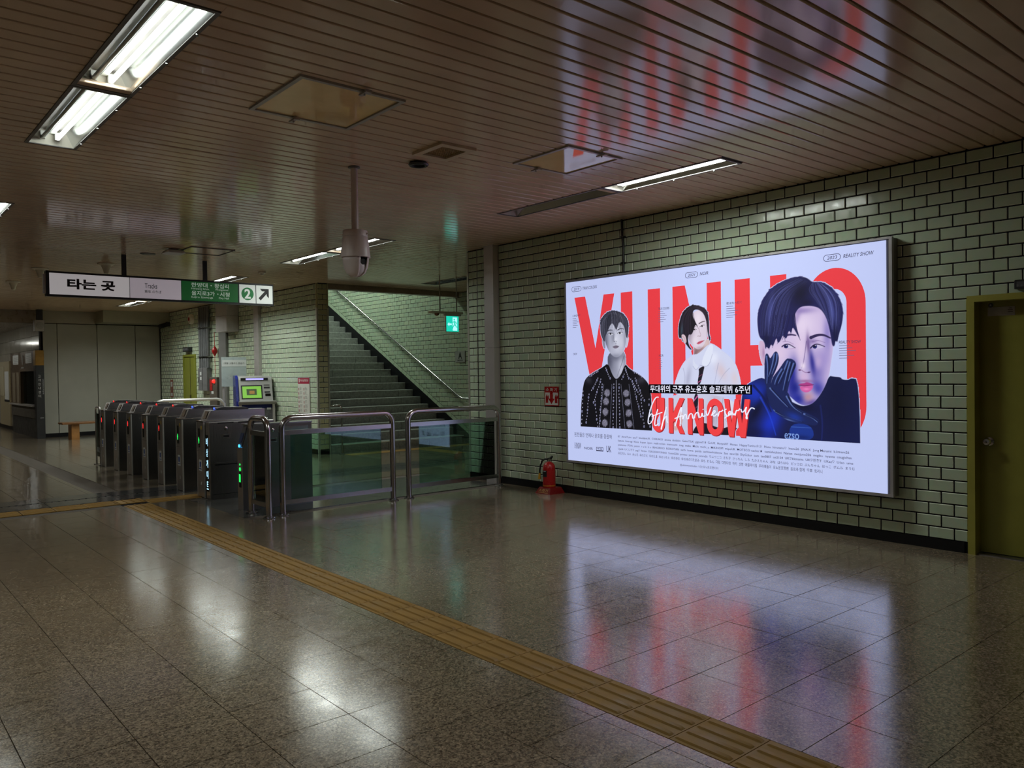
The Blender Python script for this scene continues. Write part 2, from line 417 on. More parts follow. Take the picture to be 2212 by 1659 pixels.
# ---------------------------------------------------------------- tiled walls
def tilewall(name, axis, const, sgn, s0, s1, z0, z1, holes=(), phase=0.0, m=None, cap=300, parent=None, under=None, ctr=None):
    """tiles 200 x 100 mm in half bond on the plane axis=const facing sgn; s runs along the other horizontal axis"""
    m = m or M_TILE; rects = []
    k0 = int(math.floor((z0-ROW0)/ROW+1e-6)); k1 = int(math.ceil((z1-ROW0)/ROW))
    for k in range(k0, k1):
        a, b = max(z0, ROW0+ROW*k), min(z1, ROW0+ROW*(k+1))
        if b-a < .012: continue
        mid = (a+b)/2; spans = [(s0, s1)]
        for ha, hb, hz0, hz1 in holes:
            if hz0 < mid < hz1:
                ns = []
                for p, q in spans:
                    if hb <= p or ha >= q: ns.append((p, q)); continue
                    if ha > p: ns.append((p, ha))
                    if hb < q: ns.append((hb, q))
                spans = ns
        if under:
            lim = under(b); spans = [(p, min(q, lim)) for p, q in spans if min(q, lim)-p > .02]
        off = phase+(.1005 if k % 2 else 0)
        for p, q in spans:
            j0 = math.ceil((p-off)/.201-1e-6)
            cuts = [p]+[off+.201*j for j in range(j0, j0+400) if p+.012 < off+.201*j < q-.012]+[q]
            for c, d in zip(cuts[:-1], cuts[1:]):
                if d-c > .012: rects.append((c, d, a, b))
    if axis == 'x':
        B = lambda s, z, n: (const+sgn*n, s, z)
        rot = Matrix(((0,0,-1),(-1,0,0),(0,1,0))) if sgn < 0 else Matrix(((0,0,1),(1,0,0),(0,1,0)))
    else:
        B = lambda s, z, n: (s, const+sgn*n, z)
        rot = Matrix(((1,0,0),(0,0,-1),(0,1,0))) if sgn < 0 else Matrix(((-1,0,0),(0,0,1),(0,1,0)))
    def score(r):
        p = Vector(B((r[0]+r[1])/2, (r[2]+r[3])/2, 0))-Vector((0, 0, EYE)); zc = p.dot(fw)
        if zc < .3: return 99
        u = p.dot(cx_)/zc*1721+1106; v = 829-p.dot(cy_)/zc*1721
        return p.length if -10 < u < 2222 and -10 < v < 1669 else 99
    if under:
        cut = [r for r in rects if r[1] > under(r[2]) and r[1] > 13.45]; cs = set(cut); rects = [r for r in rects if r not in cs]
        for r in cut:
            P = [(r[0]+.0052, r[2]+.0052), (r[1]-.0052, r[2]+.0052), (r[1]-.0052, r[3]-.0052), (r[0]+.0052, r[3]-.0052)]; Q = []
            f = lambda q: q[1]-(RI*(1+(q[0]-Y1)/TR)+SLO)
            for i in range(4):
                a_, b_ = P[i], P[(i+1) % 4]; fa, fb = f(a_), f(b_)
                if fa >= 0: Q.append(a_)
                if (fa < 0) != (fb < 0):
                    w_ = fa/(fa-fb); Q.append((a_[0]+(b_[0]-a_[0])*w_, a_[1]+(b_[1]-a_[1])*w_))
            if len(Q) >= 3: MB().prism(Q, 0, const-.008, const-.0005).build('cut_tile', m, parent)
    rects.sort(key=score)
    eu = rot.to_euler(); g = .0052; t = .008; c = .004
    ind = [r for r in rects[:cap] if score(r) < 99]
    for r in ind:
        o = obj('wall_tile', slab(r[1]-r[0]-2*g, r[3]-r[2]-2*g, t, c, 'wall_tile'+m.name, m), parent, B((r[0]+r[1])/2, (r[2]+r[3])/2, 0))
        e = eu.copy(); o.rotation_euler = e
    rest = rects[len(ind):]
    if rest: 
        o = joined('wall_tile_field', rest, B, t, c, m, parent, g)
        if (axis == 'x' and sgn < 0) or (axis == 'y' and sgn > 0): o.data.flip_normals()

# wall with the advertisement
wr = MB().box(XW, XW+.25, -4.5, 9.14, 0, 3.6)
DY0, DY1, DZ = 1.56, 2.51, 2.09
wall_right = struct(MB().box(XW, XW+.2, DY1, 9.14, 0, 3.6).box(XW, XW+.2, -4.5, DY0, 0, 3.6).box(XW, XW+.2, DY0, DY1, DZ, 3.6).box(XW+.2, XW+.3, DY0-.2, DY1+.2, 0, 2.4).build('wall_right', M_GROUT))
tilewall('r', 'x', XW, -1, 0.2, 8.445, ROW0, ZC, [(DY0, DY1, 0, DZ), (3.25, 6.85, .6, 2.44)], phase=2.819-.201*20, parent=wall_right)
joined('wall_tile_field', [(-4.4+.2*i, -4.2+.2*i, ROW0+ROW*k, ROW0+ROW*(k+1)) for i in range(23) for k in range(32)], lambda s, z, n: (XW-n, s, z), .008, .004, M_TILE, wall_right, .0052).data.flip_normals()
tilewall('p', 'x', XW, -1, 8.647, 8.925, ROW0, ZC, phase=8.725, parent=wall_right, cap=90)
tilewall('p', 'x', XW, -1, 8.932, 9.13, ROW0, ZC, phase=8.932, parent=wall_right, cap=90)
tilewall('p', 'y', 9.14, 1, XW+.02, 10.4, ROW0, ZC, phase=7.1, parent=struct(MB().box(XW, XS, 8.9, 9.14, 0, 3.6).build('wall_behind_pillar', M_GROUT)), cap=0)
struct(MB().box(XW-.012, XW+.01, DY1+.03, 8.445, 0, ROW0).build('baseboard_right', M_BASE))
struct(MB().box(XW-.012, XW+.01, 8.647, 9.15, 0, ROW0).build('baseboard_pillar', M_BASE))
struct(MB().box(XW-.012, XW+.01, -4.5, DY0-.03, 0, ROW0).build('baseboard_right_near', M_BASE))
# steel column cover and corner guards
st = MB().box(6.903, XW, 8.445, 8.647, 0, 1.86).box(6.904, XW, 8.446, 8.646, 1.863, ZC)
for z in (.35, 1.1, 1.80, 1.93, 2.6):
    for yy in (8.47, 8.62): st.lathe([(.006, 0), (.006, -.003), (.003, -.004)], 8, (6.903, yy, z), 'x')
struct(st.build('trim_1', M_COVER))
struct(MB().box(XW-.012, XW+.03, 9.128, 9.16, 0, ZC-.02).build('trim_2', M_GUARD))
struct(MB().box(XW-.009, XW, 8.922, 8.934, 0, ZC).build('trim_3', M_STEELD))

# wall left of the stairs, its end face, stair walls
wall_left_of_stair = struct(MB().box(XL, 7.29, YP, 23.6, 0, 7.2).build('wall_stair_left', M_GROUT))
D2 = (20.575, 21.515, 2.04)
tilewall('l', 'x', XL, -1, YP+.03, 23.4, ROW0, ZC, [(D2[0], D2[1], 0, D2[2])], phase=14.18, parent=wall_left_of_stair)
tilewall('e', 'y', YP, -1, XL+.02, 7.275, ROW0, ZC, phase=XL+.02, m=M_TILE2, parent=wall_left_of_stair, cap=90)
struct(MB().box(XL-.012, XL+.01, YP-.012, D2[0], 0, ROW0).box(XL-.012, XL+.01, D2[1], 23.4, 0, ROW0).box(XL, 7.30, YP-.012, YP+.01, 0, ROW0).build('baseboard_stair_left', M_BASE))
struct(MB().box(XL-.013, XL+.022, YP-.013, YP+.03, 0, 2.80).build('trim_4', M_GUARD))
struct(MB().box(7.272, 7.303, YP-.013, YP+.03, 0, 2.80).build('trim_5', M_GUARD))
MB().box(XL-.008, XL+.022, YP-.008, YP+.03, 2.80, ZC).box(7.272, 7.298, YP-.008, YP+.03, 2.80, ZC).build('corner_tile', M_TILE2, wall_left_of_stair)
RI, TR, Y1 = .1633, .3177, 13.90
wall_stair_right = struct(MB().box(XS, XS+.2, 9.0, 26.5, 0, 7.6).build('wall_stair_right', M_GROUT))
def nose(y): return RI*(1+(y-Y1)/TR)
SLO = .258
def slope_lim(z): return max(13.40, Y1+((z-SLO)/RI-1)*TR)
# lower edge of the tiling follows the stair slope: z = nose(y)+.25
tilewall('s', 'x', XS, -1, 9.14, 24.5, ROW0, 7.0, phase=13.95, parent=wall_stair_right, under=slope_lim)
sb = MB()                                      # sloped border course
L_ = math.hypot(RI, TR); dy, dz = TR/L_, RI/L_
for k in range(64):
    y0 = 13.62+k*.201*dy; z0 = nose(y0)+.15
    if z0 > 6.4: break
    w = .201-.01
    p = [(y0, z0), (y0+w*dy, z0+w*dz), (y0+w*dy-.085*dz, z0+w*dz+.085*dy), (y0-.085*dz, z0+.085*dy)]
    sb = MB().prism(p, 0, XS-.009, XS-.0005); sb.build('border_tile', M_TILE, wall_stair_right)
sk = [(13.42, 0), (13.42, .09), (13.62, nose(13.62)+.14), (24.4, nose(24.4)+.14), (24.4, 0)]
struct(MB().prism(sk, 0, XS-.02, XS-.001).build('baseboard_stair', M_BASE))
struct(MB().box(XS-.014, XS, 9.14, 13.42, 0, ROW0).build('baseboard_exit', M_BASE))

# staircase: every granite block its own piece
stair = thing('staircase', 'dark granite staircase rising between green tiled walls', 'staircase', (8.88, Y1, 0))
rs = random.Random(11); nst = 26
for k in range(nst):
    zt = RI*(k+1); y0 = TR*k; x = 7.30-8.88; xe = XS-.02-8.88
    cuts = [x]; c = x+rs.uniform(.35, .95)
    while c < xe-.25: cuts.append(c); c += rs.uniform(.7, 1.05)
    cuts.append(xe)
    for a, b in zip(cuts[:-1], cuts[1:]):
        dd = rs.uniform(-.003, .003)
        prof = [(y0+dd, zt-RI+.001), (y0+dd, zt-.012), (y0+.008+dd, zt), (y0+TR+.03, zt), (y0+TR+.03, zt-RI+.001)]
        MB().prism(prof, 0, a+.003, b-.003).build('step_block', M_STONE, stair)
yt = TR*nst
MB().box(7.30-8.88, XS-.03-8.88, yt+.03, 26.38-Y1, RI*nst-.2, RI*nst-.001).build('landing', M_STONE, stair)
core = [(0.03, 0), (yt+.03, RI*nst-.17), (yt+.03, 0)]
MB().prism(core, 0, 7.31-8.88, XS-.03-8.88).build('stair_core', M_VOID, stair)
# stairwell shell
struct(MB().box(7.29, XS+.2, YP, YP+.18, 3.17, 7.6).build('wall_over_stairs', worn('beige_fascia', (.30,.24,.19,1), .35)))
struct(MB().box(7.0, XS+.3, 26.4, 26.6, 0, 7.6).build('wall_stair_end', M_PANEL))
struct(MB().box(7.0, XS+.3, YP, 26.6, 7.3, 7.5).build('ceiling_stairwell', M_PANEL))

# far walls
wall_far = struct(MB().box(4.15, XL, 23.47, 23.6, 0, 3.3).build('wall_far', M_VOID))
xs_ = [4.16, 4.495, 5.441, 6.40, 7.05]
for a, b in zip(xs_[:-1], xs_[1:]):
    MB().cbox(a+.006, b-.006, 23.44, 23.47, .10, 2.94).build('wall_panel', M_PANEL, wall_far)
MB().box(4.15, 5.40, 23.43, 23.47, 2.955, 3.3).build('upper_panel', worn('pale_upper_panel', (.40,.37,.30,1), .4, .05), wall_far)
sf = MB().box(5.40, XL, 22.6, 23.47, 2.962, ZC); sf.build('soffit_box', worn('soffit_beige', (.36,.35,.27,1), .5, .05), wall_far)
struct(MB().box(4.15, XL, 23.44, 23.47, 0, .10).build('baseboard_far', M_BASE))
wc = struct(MB().box(4.12, 4.3, 23.47, 43, 0, 3.3).build('wall_counter', M_VOID))
M_GLOSSW = worn('white_glossy_tile', (.50,.47,.40,1), .12, .05, 3)
for i in range(16):
    for k in range(8):
        MB().cbox(4.09, 4.118, 23.48+i*.9+.003, 23.48+(i+1)*.9-.003, .12+k*.36+.003, .12+(k+1)*.36-.003, .004).build('wall_panel', M_GLOSSW, wc)
struct(MB().box(4.08, 4.12, 23.47, 43, 0, .12).build('baseboard_counter', M_BASE))
struct(MB().box(-4.7, -4.5, -4.5, 43, 0, 3.3).build('wall_left', worn('painted_wall', (.34,.34,.29,1), .5)))
struct(MB().box(-4.7, 7.2, -4.7, -4.5, 0, 3.3).build('wall_back', MATS['painted_wall']))
struct(MB().box(-4.7, 4.3, 43, 43.2, 0, 3.3).build('wall_end', MATS['painted_wall']))

# ---------------------------------------------------------------- ceiling with individual slats
LX, LXR = (1.115, 1.455), (5.50, 5.83)
HOLES = []
def hole(x0, x1, y0, y1): HOLES.append((x0, x1, y0, y1))
UNITS = [  # x0, x1, y0, y1, lit, label
    (1.115, 1.455, 5.29, 6.77, 'two', 'far half of the twin lit light troffer at the upper left'),
    (1.115, 1.455, 3.80, 5.28, 'two', 'near half of the twin lit light troffer at the upper left'),
    (5.60, 5.90, 5.22, 6.77, 'none', 'empty unlit light troffer without tubes, above the advertisement'),
    (5.60, 5.90, 3.87, 5.21, 'both', 'brightly lit light troffer above the right half of the advertisement'),
    (5.33, 5.66, 10.35, 11.75, 'two', 'lit light troffer behind the hanging dome camera'),
    (5.33, 5.66, 8.92, 10.34, 'two', 'light troffer with one unlit tube and one lit tube added to brighten the wall, just right of the dome camera'),  # lit tube and its area light added here to brighten the wall
    (5.33, 5.66, 15.25, 16.7, 'lit', 'lit light troffer mostly hidden behind the hanging platform sign'),
    (5.33, 5.66, 13.75, 15.24, 'lit', 'lit light troffer just above the right part of the platform sign'),
    (5.33, 5.66, 19.75, 21.1, 'lit', 'lit light troffer seen below the middle of the platform sign'),
    (5.33, 5.66, 18.35, 19.74, 'lit', 'lit light troffer hidden behind the middle of the platform sign'),
    (1.08, 1.42, 9.2, 10.65, 'lit', 'lit light troffer cut by the left edge of the picture'),
    (1.08, 1.42, 14.2, 15.65, 'lit', 'lit light troffer added out of view on the left, level with the far gates'),  # this and the next three troffers are unseen, added for ambient light
    (1.08, 1.42, 19.2, 20.65, 'lit', 'lit light troffer added out of view on the left, level with the far panels'),
    (1.115, 1.455, -1.2, .25, 'mid', 'lit light troffer added out of view behind the viewer'),
    (-3.1, -2.77, 3.85, 5.3, 'mid', 'lit light troffer added out of view on the left beside the viewer'),
    (8.78, 9.12, 11.55, 12.95, 'off', 'dark unlit light troffer behind the exit sign rods'),
]
for u in UNITS: hole(*u[:4])
HATCH = [(2.10, 2.82, 4.30, 5.05), (4.35, 4.97, 4.38, 5.04)]
for h in HATCH: hole(*h)
VENT = (3.52, 3.85, 4.89, 5.29); hole(*VENT)
ceiling = struct(MB().box(-4.6, XW, -4.6, 9.0, ZC+.22, ZC+.3).box(-4.6, XS, 9.0, YP, ZC+.22, ZC+.3).box(-4.6, XL, YP, 23.5, ZC+.22, ZC+.3).build('ceiling', M_VOID))
PITCH, G = .134, .0145
def section(y0, y1):
    e = .007
    return [(y0, ZC+.022), (y0, ZC+e), (y0+e*.3, ZC+e*.3), (y0+e, ZC), (y1-e, ZC), (y1-e*.3, ZC+e*.3), (y1, ZC+e), (y1, ZC+.022)]
k = -55
while True:
    y0 = 2.918+PITCH*k; y1 = y0+PITCH-G; k += 1
    if y0 < -4.4: continue
    if y1 > 23.45: break
    if any(y0 < s < y0+PITCH for s in (6.19, 11.05)): y1 -= .012       # wider seams between ceiling fields
    ym = (y0+y1)/2
    xr = XW if ym < 9.14 else (XS if ym < YP-.02 else XL)
    spans = [(-4.5, xr)]; s_ = MB()
    for a, b, c, d in HOLES:
        if c < y1 and d > y0:
            ns = []
            for p, q in spans:
                if a > p and b < q: ns += [(p, a), (b, q)]
                else: ns.append((p, q))
            spans = ns
            if c-y0 > .016: s_.prism(section(y0, c), 0, a, b)
            if y1-d > .016: s_.prism(section(d, y1), 0, a, b)
    for p, q in spans: s_.prism(section(y0, y1), 0, p+.001, q-.001)
    s_.build('ceiling_slat', M_SLAT, ceiling, fix=False)
struct(MB().box(-4.6, 4.15, 23.5, 43, 2.95, 3.05).box(-4.6, 4.15, 23.47, 23.6, 2.95, 3.5).build('ceiling_far', worn('far_ceiling_paint', (.30,.25,.20,1), .3)))
# outlines of the printed portraits, millimetres on the poster sheet
ART={'one':[('A',[231,509,249,1076,283,1308,322,1429,427,1494,620,1570,703,1621,761,1486,825,1418,899,1474,968,1611,1022,1547,1197,1472,1300,1388,1327,1316,1345,1183,1346,508]),
('A',[702,1744,968,1782,980,1548,899,1456,825,1416,737,1480,692,1592]),
('A',[633,1957,634,2063,709,2141,910,2129,984,2044,991,1907,975,1805,937,1735,885,1690,818,1675,741,1723,684,1803,660,1874]),
('A',[591,1959,583,2042,594,2112,638,2169,702,2205,773,2222,850,2211,926,2183,978,2142,1012,2088,1026,2014,1012,1918,994,1884,977,1942,966,2011,932,2064,879,2096,839,1983,816,2030,770,2091,706,2001,682,1955,657,1909,660,1862,633,1881,613,1911]),
('A',[612,1894,633,1899,663,1862,668,1792,647,1781,624,1817]),
('A',[991,1907,1015,1917,1018,1866,995,1793,974,1794]),
('P',(150,152,172),3,[702,1744,968,1782,980,1548,899,1456,825,1416,737,1480,692,1592]),
('M',[702,1744,968,1782,980,1548,899,1456,825,1416,737,1480,692,1592]),
('B',(70,72,92),0.9,717,1673,60,150,0),
('B',(95,97,117),0.8,841,1682,120,40,0),
('B',(205,207,225),0.7,901,1554,40,120,0),
('S',(90,92,112),0.7,8,3,[949,1691,901,1577,838,1457]),
('M',[]),
('P',(135,137,157),2,[612,1894,633,1899,663,1862,668,1792,647,1781,624,1817]),
('P',(190,192,210),2,[991,1907,1015,1917,1018,1866,995,1793,974,1794]),
('P',(176,178,198),3,[633,1957,634,2063,709,2141,910,2129,984,2044,991,1907,975,1805,937,1735,885,1690,818,1675,741,1723,684,1803,660,1874]),
('M',[633,1957,634,2063,709,2141,910,2129,984,2044,991,1907,975,1805,937,1735,885,1690,818,1675,741,1723,684,1803,660,1874]),
('B',(95,97,117),0.85,664,1862,45,220,0),
('B',(214,216,232),0.8,845,1879,45,110,0),
('B',(205,207,222),0.7,905,1842,45,70,0),
('B',(130,132,150),0.7,780,1922,25,70,0),
('B',(120,122,142),0.6,818,1694,90,24,0),
('B',(140,142,160),0.6,967,1897,18,120,0),
('B',(205,207,225),0.6,816,2042,60,40,0),
('S',(40,40,52),0.9,12,5,[687,1984,730,2000,778,1995]),
('S',(45,45,56),0.9,9,5,[859,1993,905,2011,953,1998]),
('P',(205,207,220),2,[705,1952,740,1968,787,1955,780,1939,737,1938]),
('P',(205,207,220),2,[854,1956,892,1971,932,1961,925,1944,884,1943]),
('P',(35,35,45),2,[760,1954,760,1950,758,1947,754,1945,751,1943,746,1943,742,1944,738,1946,735,1948,733,1952,732,1955,733,1959,735,1962,738,1964,742,1966,747,1966,751,1966,755,1964,758,1961,760,1958]),
('P',(35,35,45),2,[904,1957,903,1953,901,1950,898,1948,894,1946,890,1946,886,1947,882,1948,879,1951,877,1954,877,1958,877,1962,879,1965,882,1967,886,1969,891,1969,895,1968,899,1966,902,1964,903,1960]),
('S',(40,40,50),0.9,4,3,[702,1951,740,1969,790,1953]),
('S',(40,40,50),0.9,4,3,[850,1953,892,1972,935,1959]),
('S',(110,112,130),0.8,5,5,[802,1950,792,1904,786,1869,809,1857]),
('S',(70,72,88),0.9,5,4,[801,1862,821,1870,844,1862]),
('B',(225,227,240),0.8,826,1885,9,26,0),
('P',(122,112,130),2,[778,1805,813,1817,837,1819,874,1808,862,1788,820,1780,790,1788]),
('S',(70,66,82),0.9,4,3,[778,1803,828,1801,876,1806]),
('B',(110,112,130),0.5,825,1839,12,10,0),
('M',[]),
('P',(58,58,74),4,[591,1959,583,2042,594,2112,638,2169,702,2205,773,2222,850,2211,926,2183,978,2142,1012,2088,1026,2014,1012,1918,994,1884,977,1942,966,2011,932,2064,879,2096,839,1983,816,2030,770,2091,706,2001,682,1955,657,1909,660,1862,633,1881,613,1911]),
('M',[591,1959,583,2042,594,2112,638,2169,702,2205,773,2222,850,2211,926,2183,978,2142,1012,2088,1026,2014,1012,1918,994,1884,977,1942,966,2011,932,2064,879,2096,839,1983,816,2030,770,2091,706,2001,682,1955,657,1909,660,1862,633,1881,613,1911]),
('H',(22,22,32),(140,142,165),90,4,0.6,[661,2144,604,2088,598,1983,638,1887],[819,2209,849,2155,848,2086,834,1989],1),
('H',(25,25,36),(150,152,172),90,4,0.6,[819,2209,849,2155,848,2086,839,1989],[971,2136,1007,2066,1013,1963,992,1890],2),
('M',[]),
('S',(40,40,54),0.85,4,2,[772,2183,724,2093,691,2025]),
('S',(40,40,54),0.85,4,2,[781,2181,744,2092,720,1998]),
('S',(40,40,54),0.85,4,2,[791,2178,764,2091,750,1971]),
('S',(40,40,54),0.85,4,2,[800,2175,784,2090,780,2020]),
('S',(40,40,54),0.85,4,2,[809,2172,805,2089,809,1994]),
('S',(40,40,54),0.85,4,2,[818,2169,825,2088,838,1967]),
('S',(40,40,54),0.85,4,2,[828,2166,845,2086,868,2016]),
('S',(40,40,54),0.85,4,2,[837,2163,865,2085,897,1989]),
('S',(40,40,54),0.85,4,2,[846,2160,885,2084,926,1963]),
('A',[601,2071,583,2066,578,2099,590,2102,607,2107]),
('P',(50,50,66),2,[601,2071,583,2066,578,2099,590,2102,607,2107]),
('A',[607,2098,588,2095,585,2130,595,2131,614,2134]),
('P',(50,50,66),2,[607,2098,588,2095,585,2130,595,2131,614,2134]),
('A',[613,2125,594,2124,609,2152,621,2152,640,2152]),
('P',(50,50,66),2,[613,2125,594,2124,609,2152,621,2152,640,2152]),
('A',[635,2145,616,2146,635,2175,643,2174,662,2172]),
('P',(50,50,66),2,[635,2145,616,2146,635,2175,643,2174,662,2172]),
('A',[656,2164,638,2169,663,2195,678,2192,696,2187]),
('P',(50,50,66),2,[656,2164,638,2169,663,2195,678,2192,696,2187]),
('A',[687,2180,670,2187,697,2216,710,2210,726,2202]),
('P',(50,50,66),2,[687,2180,670,2187,697,2216,710,2210,726,2202]),
('A',[715,2195,702,2205,737,2223,746,2216,760,2205]),
('P',(50,50,66),2,[715,2195,702,2205,737,2223,746,2216,760,2205]),
('A',[746,2201,737,2214,778,2229,781,2224,790,2211]),
('P',(50,50,66),2,[746,2201,737,2214,778,2229,781,2224,790,2211]),
('A',[775,2208,773,2222,820,2223,821,2215,824,2201]),
('P',(50,50,66),2,[775,2208,773,2222,820,2223,821,2215,824,2201]),
('A',[807,2203,811,2216,862,2216,860,2209,855,2196]),
('P',(50,50,66),2,[807,2203,811,2216,862,2216,860,2209,855,2196]),
('A',[839,2200,850,2211,903,2198,898,2193,886,2183]),
('P',(50,50,66),2,[839,2200,850,2211,903,2198,898,2193,886,2183]),
('A',[873,2190,888,2197,949,2185,935,2179,920,2173]),
('P',(50,50,66),2,[873,2190,888,2197,949,2185,935,2179,920,2173]),
('A',[909,2179,926,2183,974,2160,959,2157,942,2154]),
('P',(50,50,66),2,[909,2179,926,2183,974,2160,959,2157,942,2154]),
('A',[934,2162,952,2162,991,2137,985,2137,967,2136]),
('P',(50,50,66),2,[934,2162,952,2162,991,2137,985,2137,967,2136]),
('A',[960,2144,978,2142,1014,2107,999,2108,981,2110]),
('P',(50,50,66),2,[960,2144,978,2142,1014,2107,999,2108,981,2110]),
('A',[978,2119,995,2115,1028,2079,1016,2082,999,2086]),
('P',(50,50,66),2,[978,2119,995,2115,1028,2079,1016,2082,999,2086]),
('A',[995,2094,1012,2088,1028,2049,1019,2052,1002,2058]),
('P',(50,50,66),2,[995,2094,1012,2088,1028,2049,1019,2052,1002,2058]),
('A',[1002,2067,1018,2060,1032,2020,1025,2024,1009,2031]),
('P',(50,50,66),2,[1002,2067,1018,2060,1032,2020,1025,2024,1009,2031]),
('P',(14,13,20),3,[231,509,249,1076,283,1308,322,1429,427,1494,620,1570,703,1621,761,1486,825,1418,899,1474,968,1611,1022,1547,1197,1472,1300,1388,1327,1316,1345,1183,1346,508]),
('M',[231,509,249,1076,283,1308,322,1429,427,1494,620,1570,703,1621,761,1486,825,1418,899,1474,968,1611,1022,1547,1197,1472,1300,1388,1327,1316,1345,1183,1346,508]),
('B',(70,70,84),0.6,372,1429,60,40,0.4),
('B',(70,70,84),0.6,1211,1427,80,40,-0.4),
('S',(190,192,215),0.9,5,5,[826,1416,828,1208,823,853]),
('S',(150,152,180),0.8,4,4,[759,1370,739,1113,719,855]),
('S',(150,152,180),0.8,4,4,[898,1370,924,1117,951,865]),
('S',(150,152,180),0.8,4,4,[632,1369,588,1109,543,847]),
('S',(150,152,180),0.8,4,4,[1019,1370,1052,1120,1086,871]),
('P',(112,110,128),10,[727,1270,725,1257,718,1245,709,1236,696,1230,682,1227,669,1229,656,1235,647,1244,641,1256,639,1269,641,1282,648,1294,658,1304,670,1310,684,1312,697,1310,710,1304,719,1295,725,1283]),
('D',(210,208,235),45,3,[730,1270,728,1256,721,1243,710,1232,697,1225,682,1223,668,1225,654,1231,644,1242,637,1255,635,1269,638,1284,645,1297,656,1307,669,1314,684,1317,698,1314,712,1308,722,1298,728,1285],423),
('P',(112,110,128),10,[708,1170,706,1157,699,1145,689,1136,677,1130,663,1127,650,1129,637,1135,627,1144,621,1156,619,1169,622,1182,628,1194,638,1203,651,1210,665,1212,678,1210,691,1204,700,1195,706,1183]),
('D',(210,208,235),45,3,[711,1170,709,1156,702,1143,691,1132,678,1125,663,1123,648,1124,635,1131,625,1141,618,1154,616,1169,619,1183,626,1197,637,1207,650,1214,665,1217,679,1215,693,1208,703,1198,709,1185],412),
('P',(112,110,128),10,[695,1047,693,1034,686,1022,676,1012,664,1006,650,1003,636,1005,624,1011,614,1020,608,1031,606,1044,608,1058,615,1070,625,1079,638,1086,651,1088,665,1086,677,1081,687,1072,693,1060]),
('D',(210,208,235),45,3,[698,1047,696,1033,689,1019,678,1009,665,1001,650,999,635,1000,622,1007,612,1017,605,1030,603,1044,605,1059,612,1072,623,1083,637,1090,652,1093,666,1091,679,1085,690,1074,696,1062],405),
('P',(112,110,128),10,[685,918,683,904,676,892,666,883,654,876,640,873,626,875,614,880,604,889,598,901,596,914,598,927,605,939,615,949,627,956,641,958,655,957,667,951,677,942,683,931]),
('D',(210,208,235),45,3,[688,918,686,903,679,890,668,879,655,872,640,869,625,870,612,876,601,886,595,899,593,914,595,929,602,942,613,953,627,960,641,963,656,961,669,955,680,945,686,932],400),
('P',(112,110,128),10,[1017,1268,1015,1255,1009,1243,999,1234,988,1228,974,1226,961,1228,950,1233,940,1243,935,1254,933,1267,935,1280,941,1291,951,1300,963,1306,976,1308,989,1307,1000,1301,1010,1292,1015,1280]),
('D',(210,208,235),45,3,[1020,1268,1018,1254,1011,1241,1001,1231,988,1224,974,1221,960,1223,948,1230,938,1240,932,1252,930,1267,932,1281,939,1294,949,1304,962,1311,976,1313,990,1311,1002,1304,1012,1294,1018,1282],612),
('P',(112,110,128),10,[1038,1165,1036,1153,1030,1141,1020,1132,1008,1126,995,1123,982,1125,971,1131,962,1140,956,1151,954,1164,956,1177,962,1188,972,1197,984,1203,997,1206,1010,1204,1021,1198,1030,1189,1036,1178]),
('D',(210,208,235),45,3,[1041,1165,1039,1151,1032,1138,1022,1128,1009,1121,995,1119,981,1121,969,1127,959,1137,953,1149,951,1164,953,1178,960,1191,970,1201,983,1208,997,1210,1011,1208,1023,1202,1033,1192,1039,1180],627),
('P',(112,110,128),10,[1051,1046,1049,1033,1043,1022,1033,1012,1022,1006,1009,1004,996,1005,984,1011,975,1020,969,1031,967,1044,969,1056,976,1068,985,1077,997,1084,1010,1086,1023,1084,1034,1079,1044,1070,1049,1059]),
('D',(210,208,235),45,3,[1054,1046,1052,1032,1045,1019,1035,1009,1022,1002,1009,999,995,1001,982,1007,972,1017,966,1029,964,1043,966,1058,973,1071,983,1081,996,1088,1010,1091,1024,1089,1036,1083,1046,1073,1052,1060],637),
('P',(112,110,128),10,[1061,921,1059,908,1053,897,1043,887,1032,881,1019,878,1006,880,994,885,985,894,979,905,977,918,979,931,986,942,995,952,1007,958,1020,961,1033,959,1044,954,1054,945,1059,934]),
('D',(210,208,235),45,3,[1064,921,1062,907,1055,894,1045,884,1032,877,1019,874,1005,875,992,881,982,891,976,904,974,918,977,932,983,945,993,956,1006,962,1020,965,1034,964,1046,958,1056,948,1062,935],645),
('P',(176,176,205),2,[544,1440,542,1433,538,1431,534,1433,532,1440,534,1447,538,1450,542,1447]),
('P',(150,152,190),2,[534,1416,531,1405,522,1401,514,1405,511,1416,515,1427,523,1432,531,1427]),
('P',(30,30,45),2,[528,1416,525,1410,520,1410,518,1416,520,1423,525,1423]),
('P',(176,176,205),2,[512,1393,511,1386,506,1383,502,1386,501,1393,502,1399,507,1402,511,1399]),
('P',(176,176,205),2,[497,1369,495,1362,491,1359,487,1362,485,1369,487,1376,491,1378,495,1376]),
('P',(176,176,205),2,[478,1345,477,1338,472,1335,468,1338,467,1345,468,1352,473,1354,477,1352]),
('P',(150,152,190),2,[469,1321,465,1310,457,1305,449,1310,446,1321,449,1332,458,1336,466,1332]),
('P',(30,30,45),2,[462,1321,460,1315,455,1315,453,1321,455,1327,460,1327]),
('P',(176,176,205),2,[438,1297,436,1290,432,1287,427,1290,426,1297,428,1304,432,1306,436,1304]),
('P',(176,176,205),2,[591,1428,589,1421,585,1419,581,1421,579,1428,581,1435,585,1438,589,1435]),
('P',(150,152,190),2,[588,1398,584,1387,576,1383,568,1387,565,1398,569,1409,577,1413,585,1409]),
('P',(30,30,45),2,[581,1398,579,1392,574,1392,572,1398,574,1404,579,1404]),
